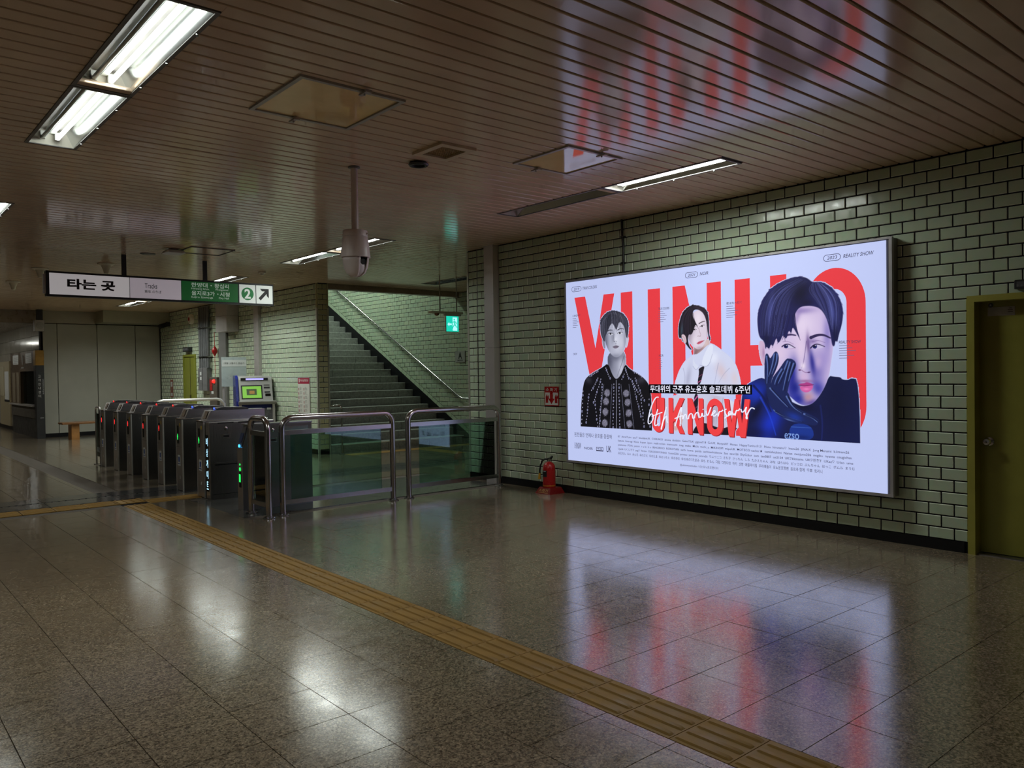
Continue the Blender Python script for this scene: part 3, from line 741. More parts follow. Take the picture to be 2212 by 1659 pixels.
('P',(176,176,205),2,[566,1368,565,1361,560,1358,556,1361,555,1368,557,1374,561,1377,565,1374]),
('P',(176,176,205),2,[556,1337,554,1331,550,1328,546,1331,544,1337,546,1344,550,1347,554,1344]),
('P',(176,176,205),2,[535,1307,533,1300,529,1297,525,1300,523,1307,525,1314,529,1316,533,1314]),
('P',(150,152,190),2,[531,1277,527,1266,519,1261,511,1265,508,1276,512,1287,520,1292,528,1287]),
('P',(30,30,45),2,[524,1276,522,1270,517,1270,515,1276,517,1283,522,1283]),
('P',(176,176,205),2,[510,1246,508,1239,504,1236,500,1239,498,1246,500,1253,504,1255,508,1253]),
('P',(176,176,205),2,[500,1215,498,1209,494,1206,489,1208,488,1215,490,1222,494,1225,498,1222]),
('P',(176,176,205),2,[487,1185,485,1178,481,1175,477,1178,475,1184,477,1191,481,1194,485,1191]),
('P',(150,152,190),2,[473,1154,470,1143,462,1138,454,1143,451,1153,454,1165,462,1169,470,1165]),
('P',(30,30,45),2,[467,1154,464,1148,459,1147,457,1154,460,1160,465,1160]),
('P',(176,176,205),2,[611,1369,610,1362,605,1360,601,1362,600,1369,602,1376,606,1379,610,1376]),
('P',(150,152,190),2,[614,1336,610,1325,602,1321,594,1325,591,1336,595,1347,603,1351,610,1347]),
('P',(30,30,45),2,[607,1336,605,1330,600,1330,598,1336,600,1342,605,1342]),
('P',(176,176,205),2,[611,1303,609,1296,605,1294,601,1296,599,1303,601,1310,605,1312,609,1310]),
('P',(176,176,205),2,[605,1270,603,1263,599,1260,595,1263,594,1270,596,1277,600,1279,604,1277]),
('P',(176,176,205),2,[596,1237,594,1230,590,1227,586,1230,584,1237,586,1243,590,1246,594,1243]),
('P',(150,152,190),2,[604,1204,600,1193,592,1188,584,1193,581,1203,585,1214,593,1219,600,1215]),
('P',(30,30,45),2,[597,1204,595,1198,590,1197,587,1204,590,1210,595,1210]),
('P',(176,176,205),2,[588,1170,586,1164,582,1161,578,1164,576,1170,578,1177,582,1180,586,1177]),
('P',(176,176,205),2,[589,1137,587,1131,583,1128,579,1130,577,1137,579,1144,583,1147,587,1144]),
('P',(176,176,205),2,[580,1104,578,1097,574,1094,570,1097,569,1104,570,1110,575,1113,579,1111]),
('P',(150,152,190),2,[581,1071,577,1060,569,1055,561,1059,558,1070,562,1081,570,1086,578,1082]),
('P',(30,30,45),2,[574,1071,572,1065,567,1064,565,1070,567,1077,572,1077]),
('P',(176,176,205),2,[580,1038,578,1031,574,1028,570,1031,568,1037,570,1044,574,1047,578,1044]),
('P',(176,176,205),2,[570,1004,568,997,564,995,560,997,558,1004,560,1011,564,1014,568,1011]),
('P',(176,176,205),2,[566,971,564,964,560,961,556,964,554,971,556,977,560,980,564,978]),
('P',(150,152,190),2,[575,938,572,927,564,922,556,926,552,937,556,948,564,953,572,949]),
('P',(30,30,45),2,[569,938,566,932,561,931,559,937,561,944,566,944]),
('P',(176,176,205),2,[565,904,563,898,559,895,555,897,553,904,555,911,559,914,563,911]),
('P',(176,176,205),2,[555,871,553,864,549,861,545,864,544,870,545,877,550,880,554,878]),
('P',(176,176,205),2,[396,1248,395,1242,390,1239,386,1242,385,1248,386,1255,391,1258,395,1255]),
('P',(150,152,190),2,[393,1211,389,1200,381,1195,373,1200,369,1211,373,1222,381,1226,389,1222]),
('P',(30,30,45),2,[386,1211,383,1205,378,1205,376,1211,379,1217,384,1217]),
('P',(176,176,205),2,[383,1173,381,1167,377,1164,373,1166,371,1173,373,1180,377,1183,381,1180]),
('P',(176,176,205),2,[373,1136,371,1129,367,1126,363,1129,361,1136,363,1142,367,1145,371,1143]),
('P',(176,176,205),2,[375,1098,373,1092,369,1089,365,1091,363,1098,365,1105,369,1108,374,1105]),
('P',(150,152,190),2,[373,1061,369,1050,361,1045,353,1049,350,1060,353,1072,362,1076,370,1072]),
('P',(30,30,45),2,[366,1061,364,1054,359,1054,356,1061,359,1067,364,1067]),
('P',(176,176,205),2,[365,1023,363,1016,359,1013,355,1016,353,1023,355,1030,359,1033,363,1030]),
('P',(176,176,205),2,[359,986,357,979,353,976,348,978,347,985,349,992,353,995,357,992]),
('P',(176,176,205),2,[348,948,346,941,341,938,337,940,336,947,337,954,342,957,346,954]),
('P',(150,152,190),2,[349,910,345,899,337,894,328,898,325,909,329,921,337,925,345,921]),
('P',(30,30,45),2,[342,910,339,904,334,903,332,910,334,916,340,916]),
('P',(176,176,205),2,[297,1284,295,1277,291,1274,287,1277,285,1283,287,1290,291,1293,296,1290]),
('P',(150,152,190),2,[299,1235,295,1224,287,1219,278,1224,275,1235,279,1246,287,1251,295,1246]),
('P',(30,30,45),2,[292,1235,289,1229,284,1229,282,1235,284,1241,290,1241]),
('P',(176,176,205),2,[288,1187,286,1180,282,1177,278,1179,276,1186,278,1193,282,1196,286,1193]),
('P',(176,176,205),2,[286,1138,285,1131,280,1128,276,1131,274,1138,276,1145,281,1148,285,1145]),
('P',(176,176,205),2,[286,1090,284,1083,279,1080,275,1082,273,1089,275,1096,280,1099,284,1096]),
('P',(150,152,190),2,[281,1041,277,1030,269,1025,261,1029,257,1040,261,1052,270,1056,278,1052]),
('P',(30,30,45),2,[274,1041,272,1034,267,1034,264,1040,267,1047,272,1047]),
('P',(176,176,205),2,[278,992,276,985,272,982,268,985,266,992,268,999,272,1002,277,999]),
('P',(176,176,205),2,[271,944,269,937,264,934,260,936,259,943,260,950,265,953,269,950]),
('P',(176,176,205),2,[266,895,264,888,260,885,256,887,254,894,256,901,260,904,265,902]),
('P',(176,176,205),2,[492,1166,491,1159,486,1157,482,1159,481,1166,482,1173,487,1176,491,1173]),
('P',(150,152,190),2,[501,1124,497,1113,489,1108,481,1112,478,1123,482,1134,490,1139,498,1135]),
('P',(30,30,45),2,[494,1124,492,1117,487,1117,485,1124,487,1130,492,1130]),
('P',(176,176,205),2,[500,1081,498,1075,494,1072,490,1074,488,1081,490,1088,494,1091,498,1088]),
('P',(176,176,205),2,[508,1039,506,1032,502,1029,498,1032,496,1039,498,1045,502,1048,506,1046]),
('P',(176,176,205),2,[516,997,514,990,510,987,506,990,505,996,506,1003,511,1006,515,1003]),
('P',(150,152,190),2,[522,954,518,943,510,939,502,943,499,954,502,965,511,969,519,965]),
('P',(30,30,45),2,[515,954,513,948,508,948,505,954,508,960,513,960]),
('P',(176,176,205),2,[531,912,530,906,525,903,521,905,520,912,522,919,526,922,530,919]),
('P',(176,176,205),2,[528,870,527,863,522,860,518,863,517,869,519,876,523,879,527,876]),
('P',(176,176,205),2,[1117,1439,1115,1432,1111,1430,1107,1432,1106,1439,1108,1445,1111,1448,1115,1445]),
('P',(150,152,190),2,[1137,1411,1134,1401,1126,1396,1119,1401,1116,1411,1119,1421,1127,1426,1134,1421]),
('P',(30,30,45),2,[1131,1411,1129,1405,1124,1405,1122,1411,1124,1417,1129,1417]),
('P',(176,176,205),2,[1139,1383,1137,1377,1133,1374,1130,1377,1128,1383,1130,1390,1134,1392,1137,1390]),
('P',(176,176,205),2,[1160,1356,1158,1349,1154,1347,1151,1349,1149,1356,1151,1362,1155,1365,1158,1362]),
('P',(176,176,205),2,[1170,1328,1169,1322,1165,1319,1161,1322,1160,1328,1161,1335,1165,1337,1169,1335]),
('P',(150,152,190),2,[1191,1301,1188,1291,1181,1286,1174,1290,1171,1301,1174,1311,1181,1315,1188,1311]),
('P',(30,30,45),2,[1185,1301,1183,1295,1179,1295,1177,1301,1179,1307,1183,1307]),
('P',(176,176,205),2,[1195,1274,1194,1267,1190,1264,1186,1267,1185,1273,1186,1280,1190,1282,1194,1280]),
('P',(176,176,205),2,[1210,1246,1208,1240,1204,1237,1201,1240,1199,1246,1201,1252,1205,1255,1208,1253]),
('P',(176,176,205),2,[1225,1219,1223,1213,1220,1210,1216,1213,1215,1219,1216,1225,1220,1228,1224,1225]),
('P',(150,152,190),2,[1251,1192,1248,1182,1240,1177,1233,1181,1230,1192,1234,1202,1241,1206,1248,1202]),
('P',(30,30,45),2,[1245,1192,1243,1186,1238,1186,1236,1192,1238,1198,1243,1198]),
('P',(176,176,205),2,[1052,1427,1051,1421,1047,1418,1043,1421,1041,1427,1043,1434,1047,1436,1051,1434]),
('P',(150,152,190),2,[1079,1403,1076,1393,1068,1388,1061,1393,1058,1403,1061,1413,1069,1418,1076,1413]),
('P',(30,30,45),2,[1073,1403,1071,1397,1066,1397,1064,1403,1066,1409,1071,1409]),
('P',(176,176,205),2,[1092,1379,1090,1372,1086,1370,1083,1372,1081,1379,1083,1385,1087,1388,1090,1385]),
('P',(176,176,205),2,[1109,1354,1107,1348,1103,1345,1099,1348,1098,1354,1100,1361,1103,1364,1107,1361]),
('P',(176,176,205),2,[1120,1330,1118,1324,1114,1321,1111,1324,1109,1330,1111,1337,1115,1339,1118,1337]),
('P',(150,152,190),2,[1141,1306,1138,1296,1131,1291,1124,1296,1121,1306,1124,1316,1131,1321,1138,1317]),
('P',(30,30,45),2,[1135,1306,1133,1300,1129,1300,1127,1306,1129,1312,1133,1312]),
('P',(176,176,205),2,[1154,1282,1153,1276,1149,1273,1145,1276,1144,1282,1145,1288,1149,1291,1153,1289]),
('P',(176,176,205),2,[1173,1258,1171,1252,1167,1249,1164,1252,1162,1258,1164,1265,1168,1267,1171,1265]),
('P',(176,176,205),2,[1080,1371,1079,1364,1075,1361,1071,1364,1070,1371,1071,1377,1075,1380,1079,1377]),
('P',(150,152,190),2,[1100,1343,1096,1332,1089,1328,1082,1332,1079,1343,1082,1353,1090,1357,1097,1353]),
('P',(30,30,45),2,[1094,1343,1091,1337,1087,1337,1085,1343,1087,1349,1092,1349]),
('P',(176,176,205),2,[1104,1315,1102,1308,1098,1306,1095,1308,1093,1315,1095,1321,1099,1324,1102,1321]),
('P',(176,176,205),2,[1113,1287,1111,1281,1107,1278,1104,1281,1102,1287,1104,1293,1108,1296,1111,1293]),
('P',(176,176,205),2,[1114,1259,1113,1253,1109,1250,1105,1253,1104,1259,1105,1266,1109,1268,1113,1266]),
('P',(150,152,190),2,[1136,1232,1133,1221,1125,1217,1118,1221,1115,1231,1119,1242,1126,1246,1133,1242]),
('P',(30,30,45),2,[1130,1232,1128,1226,1123,1226,1121,1231,1124,1237,1128,1237]),
('P',(176,176,205),2,[1132,1204,1130,1197,1127,1195,1123,1197,1121,1204,1123,1210,1127,1213,1131,1210]),
('P',(176,176,205),2,[1143,1176,1141,1170,1137,1167,1134,1170,1132,1176,1134,1182,1138,1185,1141,1183]),
('P',(176,176,205),2,[1154,1149,1152,1142,1148,1140,1145,1142,1143,1148,1145,1155,1149,1158,1152,1155]),
('P',(150,152,190),2,[1170,1121,1167,1111,1160,1106,1152,1110,1150,1121,1153,1131,1160,1136,1167,1132]),
('P',(30,30,45),2,[1164,1121,1162,1115,1158,1115,1155,1121,1158,1127,1162,1127]),
('P',(176,176,205),2,[1169,1093,1167,1087,1163,1084,1160,1087,1158,1093,1160,1100,1163,1102,1167,1100]),
('P',(176,176,205),2,[1182,1066,1181,1060,1177,1057,1173,1059,1172,1066,1173,1072,1177,1075,1181,1072]),
('P',(176,176,205),2,[1188,1039,1186,1032,1182,1029,1178,1032,1177,1038,1179,1045,1182,1047,1186,1045]),
('P',(150,152,190),2,[1199,1011,1196,1001,1189,996,1181,1000,1179,1011,1182,1021,1189,1026,1196,1021]),
('P',(30,30,45),2,[1193,1011,1191,1005,1187,1005,1184,1011,1187,1017,1191,1017]),
('P',(176,176,205),2,[1197,1236,1196,1230,1192,1227,1188,1230,1187,1236,1189,1242,1192,1245,1196,1242]),
('P',(150,152,190),2,[1205,1199,1202,1188,1195,1184,1188,1188,1185,1198,1188,1209,1196,1213,1203,1209]),
('P',(30,30,45),2,[1200,1199,1197,1193,1193,1193,1191,1198,1193,1204,1198,1204]),
('P',(176,176,205),2,[1204,1161,1202,1155,1199,1152,1195,1155,1193,1161,1195,1167,1199,1170,1203,1168]),
('P',(176,176,205),2,[1209,1124,1207,1118,1203,1115,1200,1117,1198,1124,1200,1130,1204,1133,1207,1130]),
('P',(176,176,205),2,[1218,1087,1216,1080,1212,1078,1209,1080,1207,1086,1209,1093,1213,1096,1216,1093]),
('P',(150,152,190),2,[1230,1050,1227,1039,1219,1035,1212,1039,1209,1049,1213,1059,1220,1064,1227,1060]),
('P',(30,30,45),2,[1224,1049,1222,1044,1217,1043,1215,1049,1217,1055,1222,1055]),
('P',(176,176,205),2,[1222,1012,1220,1006,1216,1003,1213,1005,1211,1012,1213,1018,1217,1021,1220,1018]),
('P',(176,176,205),2,[1225,975,1223,968,1220,966,1216,968,1215,974,1216,981,1220,984,1224,981]),
('P',(176,176,205),2,[1237,938,1236,931,1232,929,1228,931,1227,937,1229,944,1232,947,1236,944]),
('P',(150,152,190),2,[1243,901,1240,890,1232,886,1225,890,1222,900,1226,910,1233,915,1240,911]),
('P',(30,30,45),2,[1237,900,1235,894,1230,894,1228,900,1230,906,1235,906]),
('P',(176,176,205),2,[795,1370,793,1363,789,1360,785,1363,783,1370,785,1376,789,1379,793,1376]),
('P',(150,152,190),2,[796,1331,793,1321,785,1316,778,1320,775,1331,778,1342,786,1346,793,1342]),
('P',(30,30,45),2,[790,1331,788,1325,783,1325,781,1331,783,1337,788,1337]),
('P',(176,176,205),2,[793,1293,791,1286,787,1283,783,1286,781,1293,783,1299,787,1302,791,1299]),
('P',(176,176,205),2,[793,1254,791,1248,787,1245,783,1248,782,1254,784,1261,788,1264,792,1261]),
('P',(176,176,205),2,[788,1216,786,1209,782,1206,778,1209,777,1216,778,1222,782,1225,786,1222]),
('P',(150,152,190),2,[791,1177,788,1167,780,1162,772,1166,769,1177,772,1188,780,1192,788,1188]),
('P',(30,30,45),2,[785,1177,782,1171,778,1171,775,1177,778,1183,782,1183]),
('P',(176,176,205),2,[780,1139,779,1132,775,1129,771,1132,769,1138,771,1145,775,1148,779,1145]),
('P',(176,176,205),2,[787,1100,785,1094,781,1091,777,1093,775,1100,777,1107,781,1109,785,1107]),
('P',(176,176,205),2,[776,1062,775,1055,771,1052,767,1055,765,1061,767,1068,771,1071,775,1068]),
('P',(150,152,190),2,[784,1023,781,1012,773,1008,765,1012,762,1023,766,1033,774,1038,781,1034]),
('P',(30,30,45),2,[778,1023,776,1017,771,1017,769,1023,771,1029,776,1029]),
('P',(176,176,205),2,[780,985,779,978,775,975,771,978,769,984,771,991,775,994,779,991]),
('P',(176,176,205),2,[772,946,770,939,766,936,762,939,761,945,762,952,766,955,770,952]),
('P',(176,176,205),2,[776,907,774,901,770,898,766,900,764,907,766,914,770,916,774,914]),
('P',(150,152,190),2,[781,869,778,858,770,853,762,857,759,868,763,879,771,884,778,880]),
('P',(30,30,45),2,[775,869,773,863,768,862,766,868,768,874,773,875]),
('P',(176,176,205),2,[874,1370,872,1363,868,1361,864,1363,863,1370,865,1376,869,1379,872,1376]),
('P',(150,152,190),2,[881,1332,878,1321,870,1317,862,1321,859,1332,863,1342,870,1347,878,1342]),
('P',(30,30,45),2,[875,1332,872,1326,868,1326,866,1332,868,1338,873,1338]),
('P',(176,176,205),2,[870,1294,868,1287,864,1284,860,1287,859,1293,860,1300,864,1303,868,1300]),
('P',(176,176,205),2,[873,1255,871,1249,867,1246,864,1249,862,1255,864,1262,868,1265,872,1262]),
('P',(176,176,205),2,[871,1217,869,1211,865,1208,861,1210,860,1217,861,1224,865,1226,869,1224]),
('P',(150,152,190),2,[883,1179,879,1168,872,1164,864,1168,861,1179,865,1189,872,1194,880,1190]),
('P',(30,30,45),2,[877,1179,874,1173,870,1173,867,1179,870,1185,874,1185]),
('P',(176,176,205),2,[873,1141,871,1134,867,1131,863,1134,862,1140,863,1147,867,1150,871,1147]),
('P',(176,176,205),2,[875,1103,873,1096,869,1093,865,1096,864,1102,865,1109,869,1112,873,1109]),
('P',(176,176,205),2,[880,1064,878,1058,874,1055,870,1058,869,1064,871,1071,875,1074,878,1071]),
('P',(150,152,190),2,[884,1026,881,1016,873,1011,866,1015,863,1026,866,1036,874,1041,881,1037]),
('P',(30,30,45),2,[878,1026,876,1020,871,1020,869,1026,871,1032,876,1032]),
('P',(176,176,205),2,[880,988,879,981,875,979,871,981,869,988,871,994,875,997,879,995]),
('P',(176,176,205),2,[876,950,874,943,870,940,866,943,865,949,867,956,871,959,874,956]),
('P',(176,176,205),2,[877,911,875,905,871,902,867,905,865,911,867,918,871,920,875,918]),
('P',(150,152,190),2,[884,874,881,863,873,858,866,862,863,873,866,883,874,888,881,884]),
('P',(30,30,45),2,[878,873,876,867,871,867,869,873,871,879,876,879]),
('P',(176,176,205),2,[673,1557,671,1550,667,1548,663,1551,661,1557,663,1564,667,1567,671,1564]),
('P',(150,152,190),2,[689,1533,685,1523,677,1518,670,1523,666,1534,670,1544,678,1549,686,1544]),
('P',(30,30,45),2,[682,1534,680,1527,675,1528,673,1534,675,1540,680,1540]),
('P',(176,176,205),2,[697,1510,695,1503,691,1501,687,1503,685,1510,687,1517,691,1519,695,1517]),
('P',(176,176,205),2,[706,1486,705,1480,701,1477,697,1480,695,1487,697,1493,701,1496,705,1493]),
('P',(176,176,205),2,[721,1463,719,1456,715,1454,711,1456,709,1463,711,1470,715,1472,719,1470]),
('P',(150,152,190),2,[744,1440,741,1429,733,1424,725,1429,722,1440,725,1450,733,1455,741,1450]),
('P',(30,30,45),2,[738,1440,735,1434,731,1434,728,1440,731,1446,736,1446]),
('P',(176,176,205),2,[971,1553,969,1547,966,1544,962,1547,960,1554,962,1560,966,1563,970,1560]),
('P',(150,152,190),2,[985,1530,982,1520,974,1516,967,1520,964,1531,967,1541,975,1545,982,1541]),
('P',(30,30,45),2,[979,1530,977,1525,972,1525,970,1531,972,1536,977,1536]),
('P',(176,176,205),2,[990,1507,989,1501,985,1498,981,1501,979,1508,981,1514,985,1517,989,1514]),
('P',(176,176,205),2,[1001,1485,999,1478,995,1475,991,1478,990,1485,991,1491,995,1494,999,1491]),
('P',(176,176,205),2,[1010,1462,1008,1455,1004,1453,1001,1455,999,1462,1001,1468,1005,1471,1008,1468]),
('P',(150,152,190),2,[1028,1439,1025,1428,1018,1424,1010,1428,1007,1439,1011,1449,1018,1454,1025,1449]),
('P',(30,30,45),2,[1022,1439,1020,1433,1016,1433,1013,1439,1016,1445,1020,1445]),
('P',(176,176,205),2,[953,1485,952,1478,948,1476,944,1478,942,1485,944,1491,948,1494,952,1491]),
('P',(150,152,190),2,[944,1456,940,1446,933,1441,925,1446,922,1456,926,1467,933,1471,941,1467]),
('P',(30,30,45),2,[938,1456,935,1450,931,1450,928,1456,931,1462,935,1462]),
('P',(176,176,205),2,[918,1428,916,1421,913,1418,909,1421,907,1428,909,1434,913,1437,917,1434]),
('P',(176,176,205),2,[415,1464,413,1458,409,1455,405,1458,403,1464,405,1471,409,1474,413,1471]),
('P',(150,152,190),2,[447,1476,444,1465,435,1461,427,1465,424,1476,428,1487,436,1492,444,1487]),
('P',(30,30,45),2,[441,1476,438,1470,433,1470,431,1476,433,1483,438,1482]),
('P',(176,176,205),2,[467,1488,465,1481,461,1479,457,1481,455,1488,457,1495,462,1498,466,1495]),
('P',(176,176,205),2,[493,1500,492,1493,487,1490,483,1493,482,1500,483,1507,488,1509,492,1507]),
('P',(176,176,205),2,[521,1511,519,1505,515,1502,510,1505,509,1512,511,1518,515,1521,519,1518]),
('P',(150,152,190),2,[548,1523,545,1512,537,1508,529,1512,526,1523,529,1534,537,1539,545,1534]),
('P',(30,30,45),2,[542,1523,539,1517,534,1517,532,1523,535,1529,540,1529]),
('P',(176,176,205),2,[1088,1518,1086,1512,1082,1509,1079,1512,1077,1518,1079,1524,1083,1527,1086,1524]),
('P',(150,152,190),2,[1114,1506,1111,1496,1104,1492,1096,1496,1094,1507,1097,1517,1104,1521,1111,1517]),
('P',(30,30,45),2,[1108,1506,1106,1501,1102,1501,1099,1507,1102,1512,1106,1512]),
('P',(176,176,205),2,[1136,1495,1134,1489,1131,1486,1127,1489,1126,1495,1127,1501,1131,1504,1135,1501]),
('P',(176,176,205),2,[1164,1483,1162,1477,1158,1474,1154,1477,1153,1484,1155,1490,1158,1493,1162,1490]),
('P',(176,176,205),2,[1188,1472,1186,1466,1182,1463,1179,1466,1177,1472,1179,1478,1183,1481,1186,1478]),
('P',(150,152,190),2,[1214,1461,1211,1450,1203,1446,1196,1450,1194,1461,1197,1471,1204,1475,1211,1471]),
('P',(30,30,45),2,[1208,1461,1206,1455,1201,1455,1199,1461,1202,1467,1206,1467]),
('P',(176,176,205),2,[1239,1449,1238,1443,1234,1440,1230,1443,1229,1449,1230,1456,1234,1458,1238,1456]),
('P',(176,176,205),2,[1261,1438,1260,1432,1256,1429,1252,1432,1251,1438,1252,1445,1256,1447,1260,1444]),
('P',(176,176,205),2,[1314,1204,1313,1198,1309,1195,1305,1198,1304,1204,1306,1211,1309,1213,1313,1211]),
('P',(150,152,190),2,[1316,1144,1313,1134,1306,1130,1299,1134,1296,1144,1299,1154,1307,1159,1314,1155]),
('P',(30,30,45),2,[1311,1144,1308,1138,1304,1138,1302,1144,1304,1150,1309,1150]),
('P',(176,176,205),2,[1318,1084,1316,1078,1313,1075,1309,1078,1308,1084,1309,1090,1313,1093,1317,1091]),
('P',(176,176,205),2,[1317,1024,1316,1018,1312,1015,1309,1018,1307,1024,1309,1030,1312,1033,1316,1030]),
('P',(176,176,205),2,[1323,964,1321,958,1318,955,1314,958,1313,964,1314,970,1318,973,1322,970]),
('P',(150,152,190),2,[1328,904,1325,894,1318,889,1311,893,1308,903,1311,914,1318,918,1325,914]),
('P',(30,30,45),2,[1322,904,1320,898,1316,898,1314,904,1316,910,1320,910]),
('M',[])],'two':[('A',[1635,1242,1663,1370,1695,1448,1739,1539,1812,1628,1916,1689,1974,1688,2112,1798,2174,1775,2258,1721,2352,1658,2416,1586,2458,1485,2480,1373,2493,1255]),
('A',[1430,1267,2472,1273,2462,870,2111,840,1880,850,1663,859,1539,883]),
('A',[1899,1816,2113,1850,2120,1787,2087,1706,1997,1572,1934,1563,1909,1626,1923,1710]),
('A',[1841,1861,1830,1967,1870,2092,1954,2150,2055,2143,2101,2067,2107,1984,2096,1892,2069,1815,2027,1759,1984,1735,1936,1747,1879,1796]),
('A',[1717,1893,1721,1994,1743,2068,1780,2135,1832,2179,1910,2205,1986,2191,2055,2164,2098,2114,2112,2036,2109,1891,2132,1844,2113,1808,2089,1934,2078,2038,2042,2113,1979,2153,1916,2152,1905,2090,1940,2025,1980,1960,1939,2004,1920,1942,1889,1891,1851,1903,1842,1840,1860,1775,1900,1734,1869,1737,1827,1785,1795,1820,1769,1832,1754,1875,1738,1854]),
('A',[1754,1894,1783,1906,1815,1883,1828,1819,1808,1804,1776,1837]),
('P',(205,178,178),3,[1899,1816,2113,1850,2120,1787,2087,1706,1997,1572,1934,1563,1909,1626,1923,1710]),
('M',[1899,1816,2113,1850,2120,1787,2087,1706,1997,1572,1934,1563,1909,1626,1923,1710]),
('B',(120,90,100),0.8,1935,1689,30,110,0.3),
('B',(232,214,218),0.7,2050,1727,30,80,0.3),
('B',(130,98,105),0.7,1993,1729,70,18,-0.4),
('M',[]),
('P',(218,205,222),3,[1841,1861,1830,1967,1870,2092,1954,2150,2055,2143,2101,2067,2107,1984,2096,1892,2069,1815,2027,1759,1984,1735,1936,1747,1879,1796]),
('M',[1841,1861,1830,1967,1870,2092,1954,2150,2055,2143,2101,2067,2107,1984,2096,1892,2069,1815,2027,1759,1984,1735,1936,1747,1879,1796]),
('B',(150,135,155),0.7,1868,1902,40,140,0),
('B',(238,228,240),0.8,1978,2044,40,70,0),
('B',(160,140,158),0.6,2096,1933,14,110,0),
('B',(235,226,238),0.6,1937,1825,45,50,0),
('B',(165,135,145),0.5,1993,1750,40,14,0),
('S',(48,34,44),0.9,9,4,[1988,2006,2026,2022,2063,2026]),
('S',(60,44,54),0.8,5,3,[1890,1970,1926,1978,1952,1974]),
('P',(230,222,235),2,[2000,1972,2021,1985,2053,1985,2045,1969,2017,1966]),
('P',(38,28,36),2,[2034,1976,2033,1973,2032,1971,2030,1969,2027,1968,2024,1968,2021,1969,2018,1970,2016,1972,2014,1974,2014,1977,2014,1979,2016,1982,2018,1983,2021,1984,2024,1985,2027,1984,2030,1983,2032,1981,2033,1978]),
('S',(40,28,38),0.9,4,3,[1996,1970,2021,1987,2055,1986]),
('P',(38,28,36),2,[1935,1946,1934,1944,1933,1943,1930,1941,1927,1941,1923,1941,1920,1941,1917,1942,1914,1944,1912,1945,1912,1947,1913,1949,1914,1951,1917,1952,1920,1953,1924,1953,1927,1953,1930,1952,1933,1950,1934,1948]),
('S',(40,28,38),0.9,4,3,[1898,1943,1924,1954,1954,1946]),
('S',(170,140,155),0.8,5,4,[1983,1960,1995,1912,2011,1887,1995,1873]),
('S',(110,80,92),0.8,4,3,[1966,1875,1982,1878,2001,1871]),
('P',(202,92,118),2,[1955,1802,1982,1819,2007,1825,2051,1829,2028,1811,1994,1794,1968,1788]),
('S',(130,50,72),0.9,3,3,[1955,1802,2000,1810,2051,1828]),
('M',[]),
('P',(24,18,30),3,[1717,1893,1721,1994,1743,2068,1780,2135,1832,2179,1910,2205,1986,2191,2055,2164,2098,2114,2112,2036,2109,1891,2132,1844,2113,1808,2089,1934,2078,2038,2042,2113,1979,2153,1916,2152,1905,2090,1940,2025,1980,1960,1939,2004,1920,1942,1889,1891,1851,1903,1842,1840,1860,1775,1900,1734,1869,1737,1827,1785,1795,1820,1769,1832,1754,1875,1738,1854]),
('M',[1717,1893,1721,1994,1743,2068,1780,2135,1832,2179,1910,2205,1986,2191,2055,2164,2098,2114,2112,2036,2109,1891,2132,1844,2113,1808,2089,1934,2078,2038,2042,2113,1979,2153,1916,2152,1905,2090,1940,2025,1980,1960,1939,2004,1920,1942,1889,1891,1851,1903,1842,1840,1860,1775,1900,1734,1869,1737,1827,1785,1795,1820,1769,1832,1754,1875,1738,1854]),
('H',(14,10,20),(90,70,100),100,4,0.5,[1878,2187,1773,2109,1738,1993,1763,1864],[1929,2172,1876,2081,1882,1986,1889,1896],3),
('H',(14,10,20),(105,75,100),50,4,0.5,[1916,2184,1992,2158,2054,2112,2090,1985],[1980,2190,2055,2164,2104,2078,2110,1891],4),
('B',(70,110,120),0.5,1764,1949,14,60,0.1),
('M',[]),
('P',(215,190,200),2,[1754,1894,1783,1906,1815,1883,1828,1819,1808,1804,1776,1837]),
('S',(150,120,130),0.8,4,3,[1770,1885,1802,1862,1808,1820]),
('S',(24,18,30),0.9,4,1,[1909,2142,1927,2047,1977,1955]),
('S',(24,18,30),0.9,4,1,[1902,2069,1891,1985,1874,1881]),
('S',(24,18,30),0.9,5,1,[1895,2048,1907,1974,1939,1930]),
('A',[1757,2073,1743,2068,1758,2103,1766,2110,1780,2115]),
('P',(30,22,34),2,[1757,2073,1743,2068,1758,2103,1766,2110,1780,2115]),
('A',[1776,2105,1761,2101,1777,2138,1784,2143,1799,2146]),
('P',(30,22,34),2,[1776,2105,1761,2101,1777,2138,1784,2143,1799,2146]),
('A',[1795,2135,1780,2135,1800,2160,1813,2163,1828,2163]),
('P',(30,22,34),2,[1795,2135,1780,2135,1800,2160,1813,2163,1828,2163]),
('A',[1821,2154,1806,2157,1831,2183,1839,2185,1854,2181]),
('P',(30,22,34),2,[1821,2154,1806,2157,1831,2183,1839,2185,1854,2181]),
('A',[1845,2171,1832,2179,1869,2198,1881,2196,1894,2188]),
('P',(30,22,34),2,[1845,2171,1832,2179,1869,2198,1881,2196,1894,2188]),
('A',[1877,2180,1871,2192,1913,2213,1920,2209,1925,2196]),
('P',(30,22,34),2,[1877,2180,1871,2192,1913,2213,1920,2209,1925,2196]),
('A',[1906,2193,1910,2205,1954,2201,1958,2197,1954,2185]),
('P',(30,22,34),2,[1906,2193,1910,2205,1954,2201,1958,2197,1954,2185]),
('A',[1938,2190,1948,2198,1997,2195,1996,2190,1985,2181]),
('P',(30,22,34),2,[1938,2190,1948,2198,1997,2195,1996,2190,1985,2181]),
('A',[1973,2187,1986,2191,2029,2177,2029,2174,2016,2169]),
('P',(30,22,34),2,[1973,2187,1986,2191,2029,2177,2029,2174,2016,2169]),
('A',[2006,2175,2021,2178,2066,2163,2063,2160,2049,2158]),
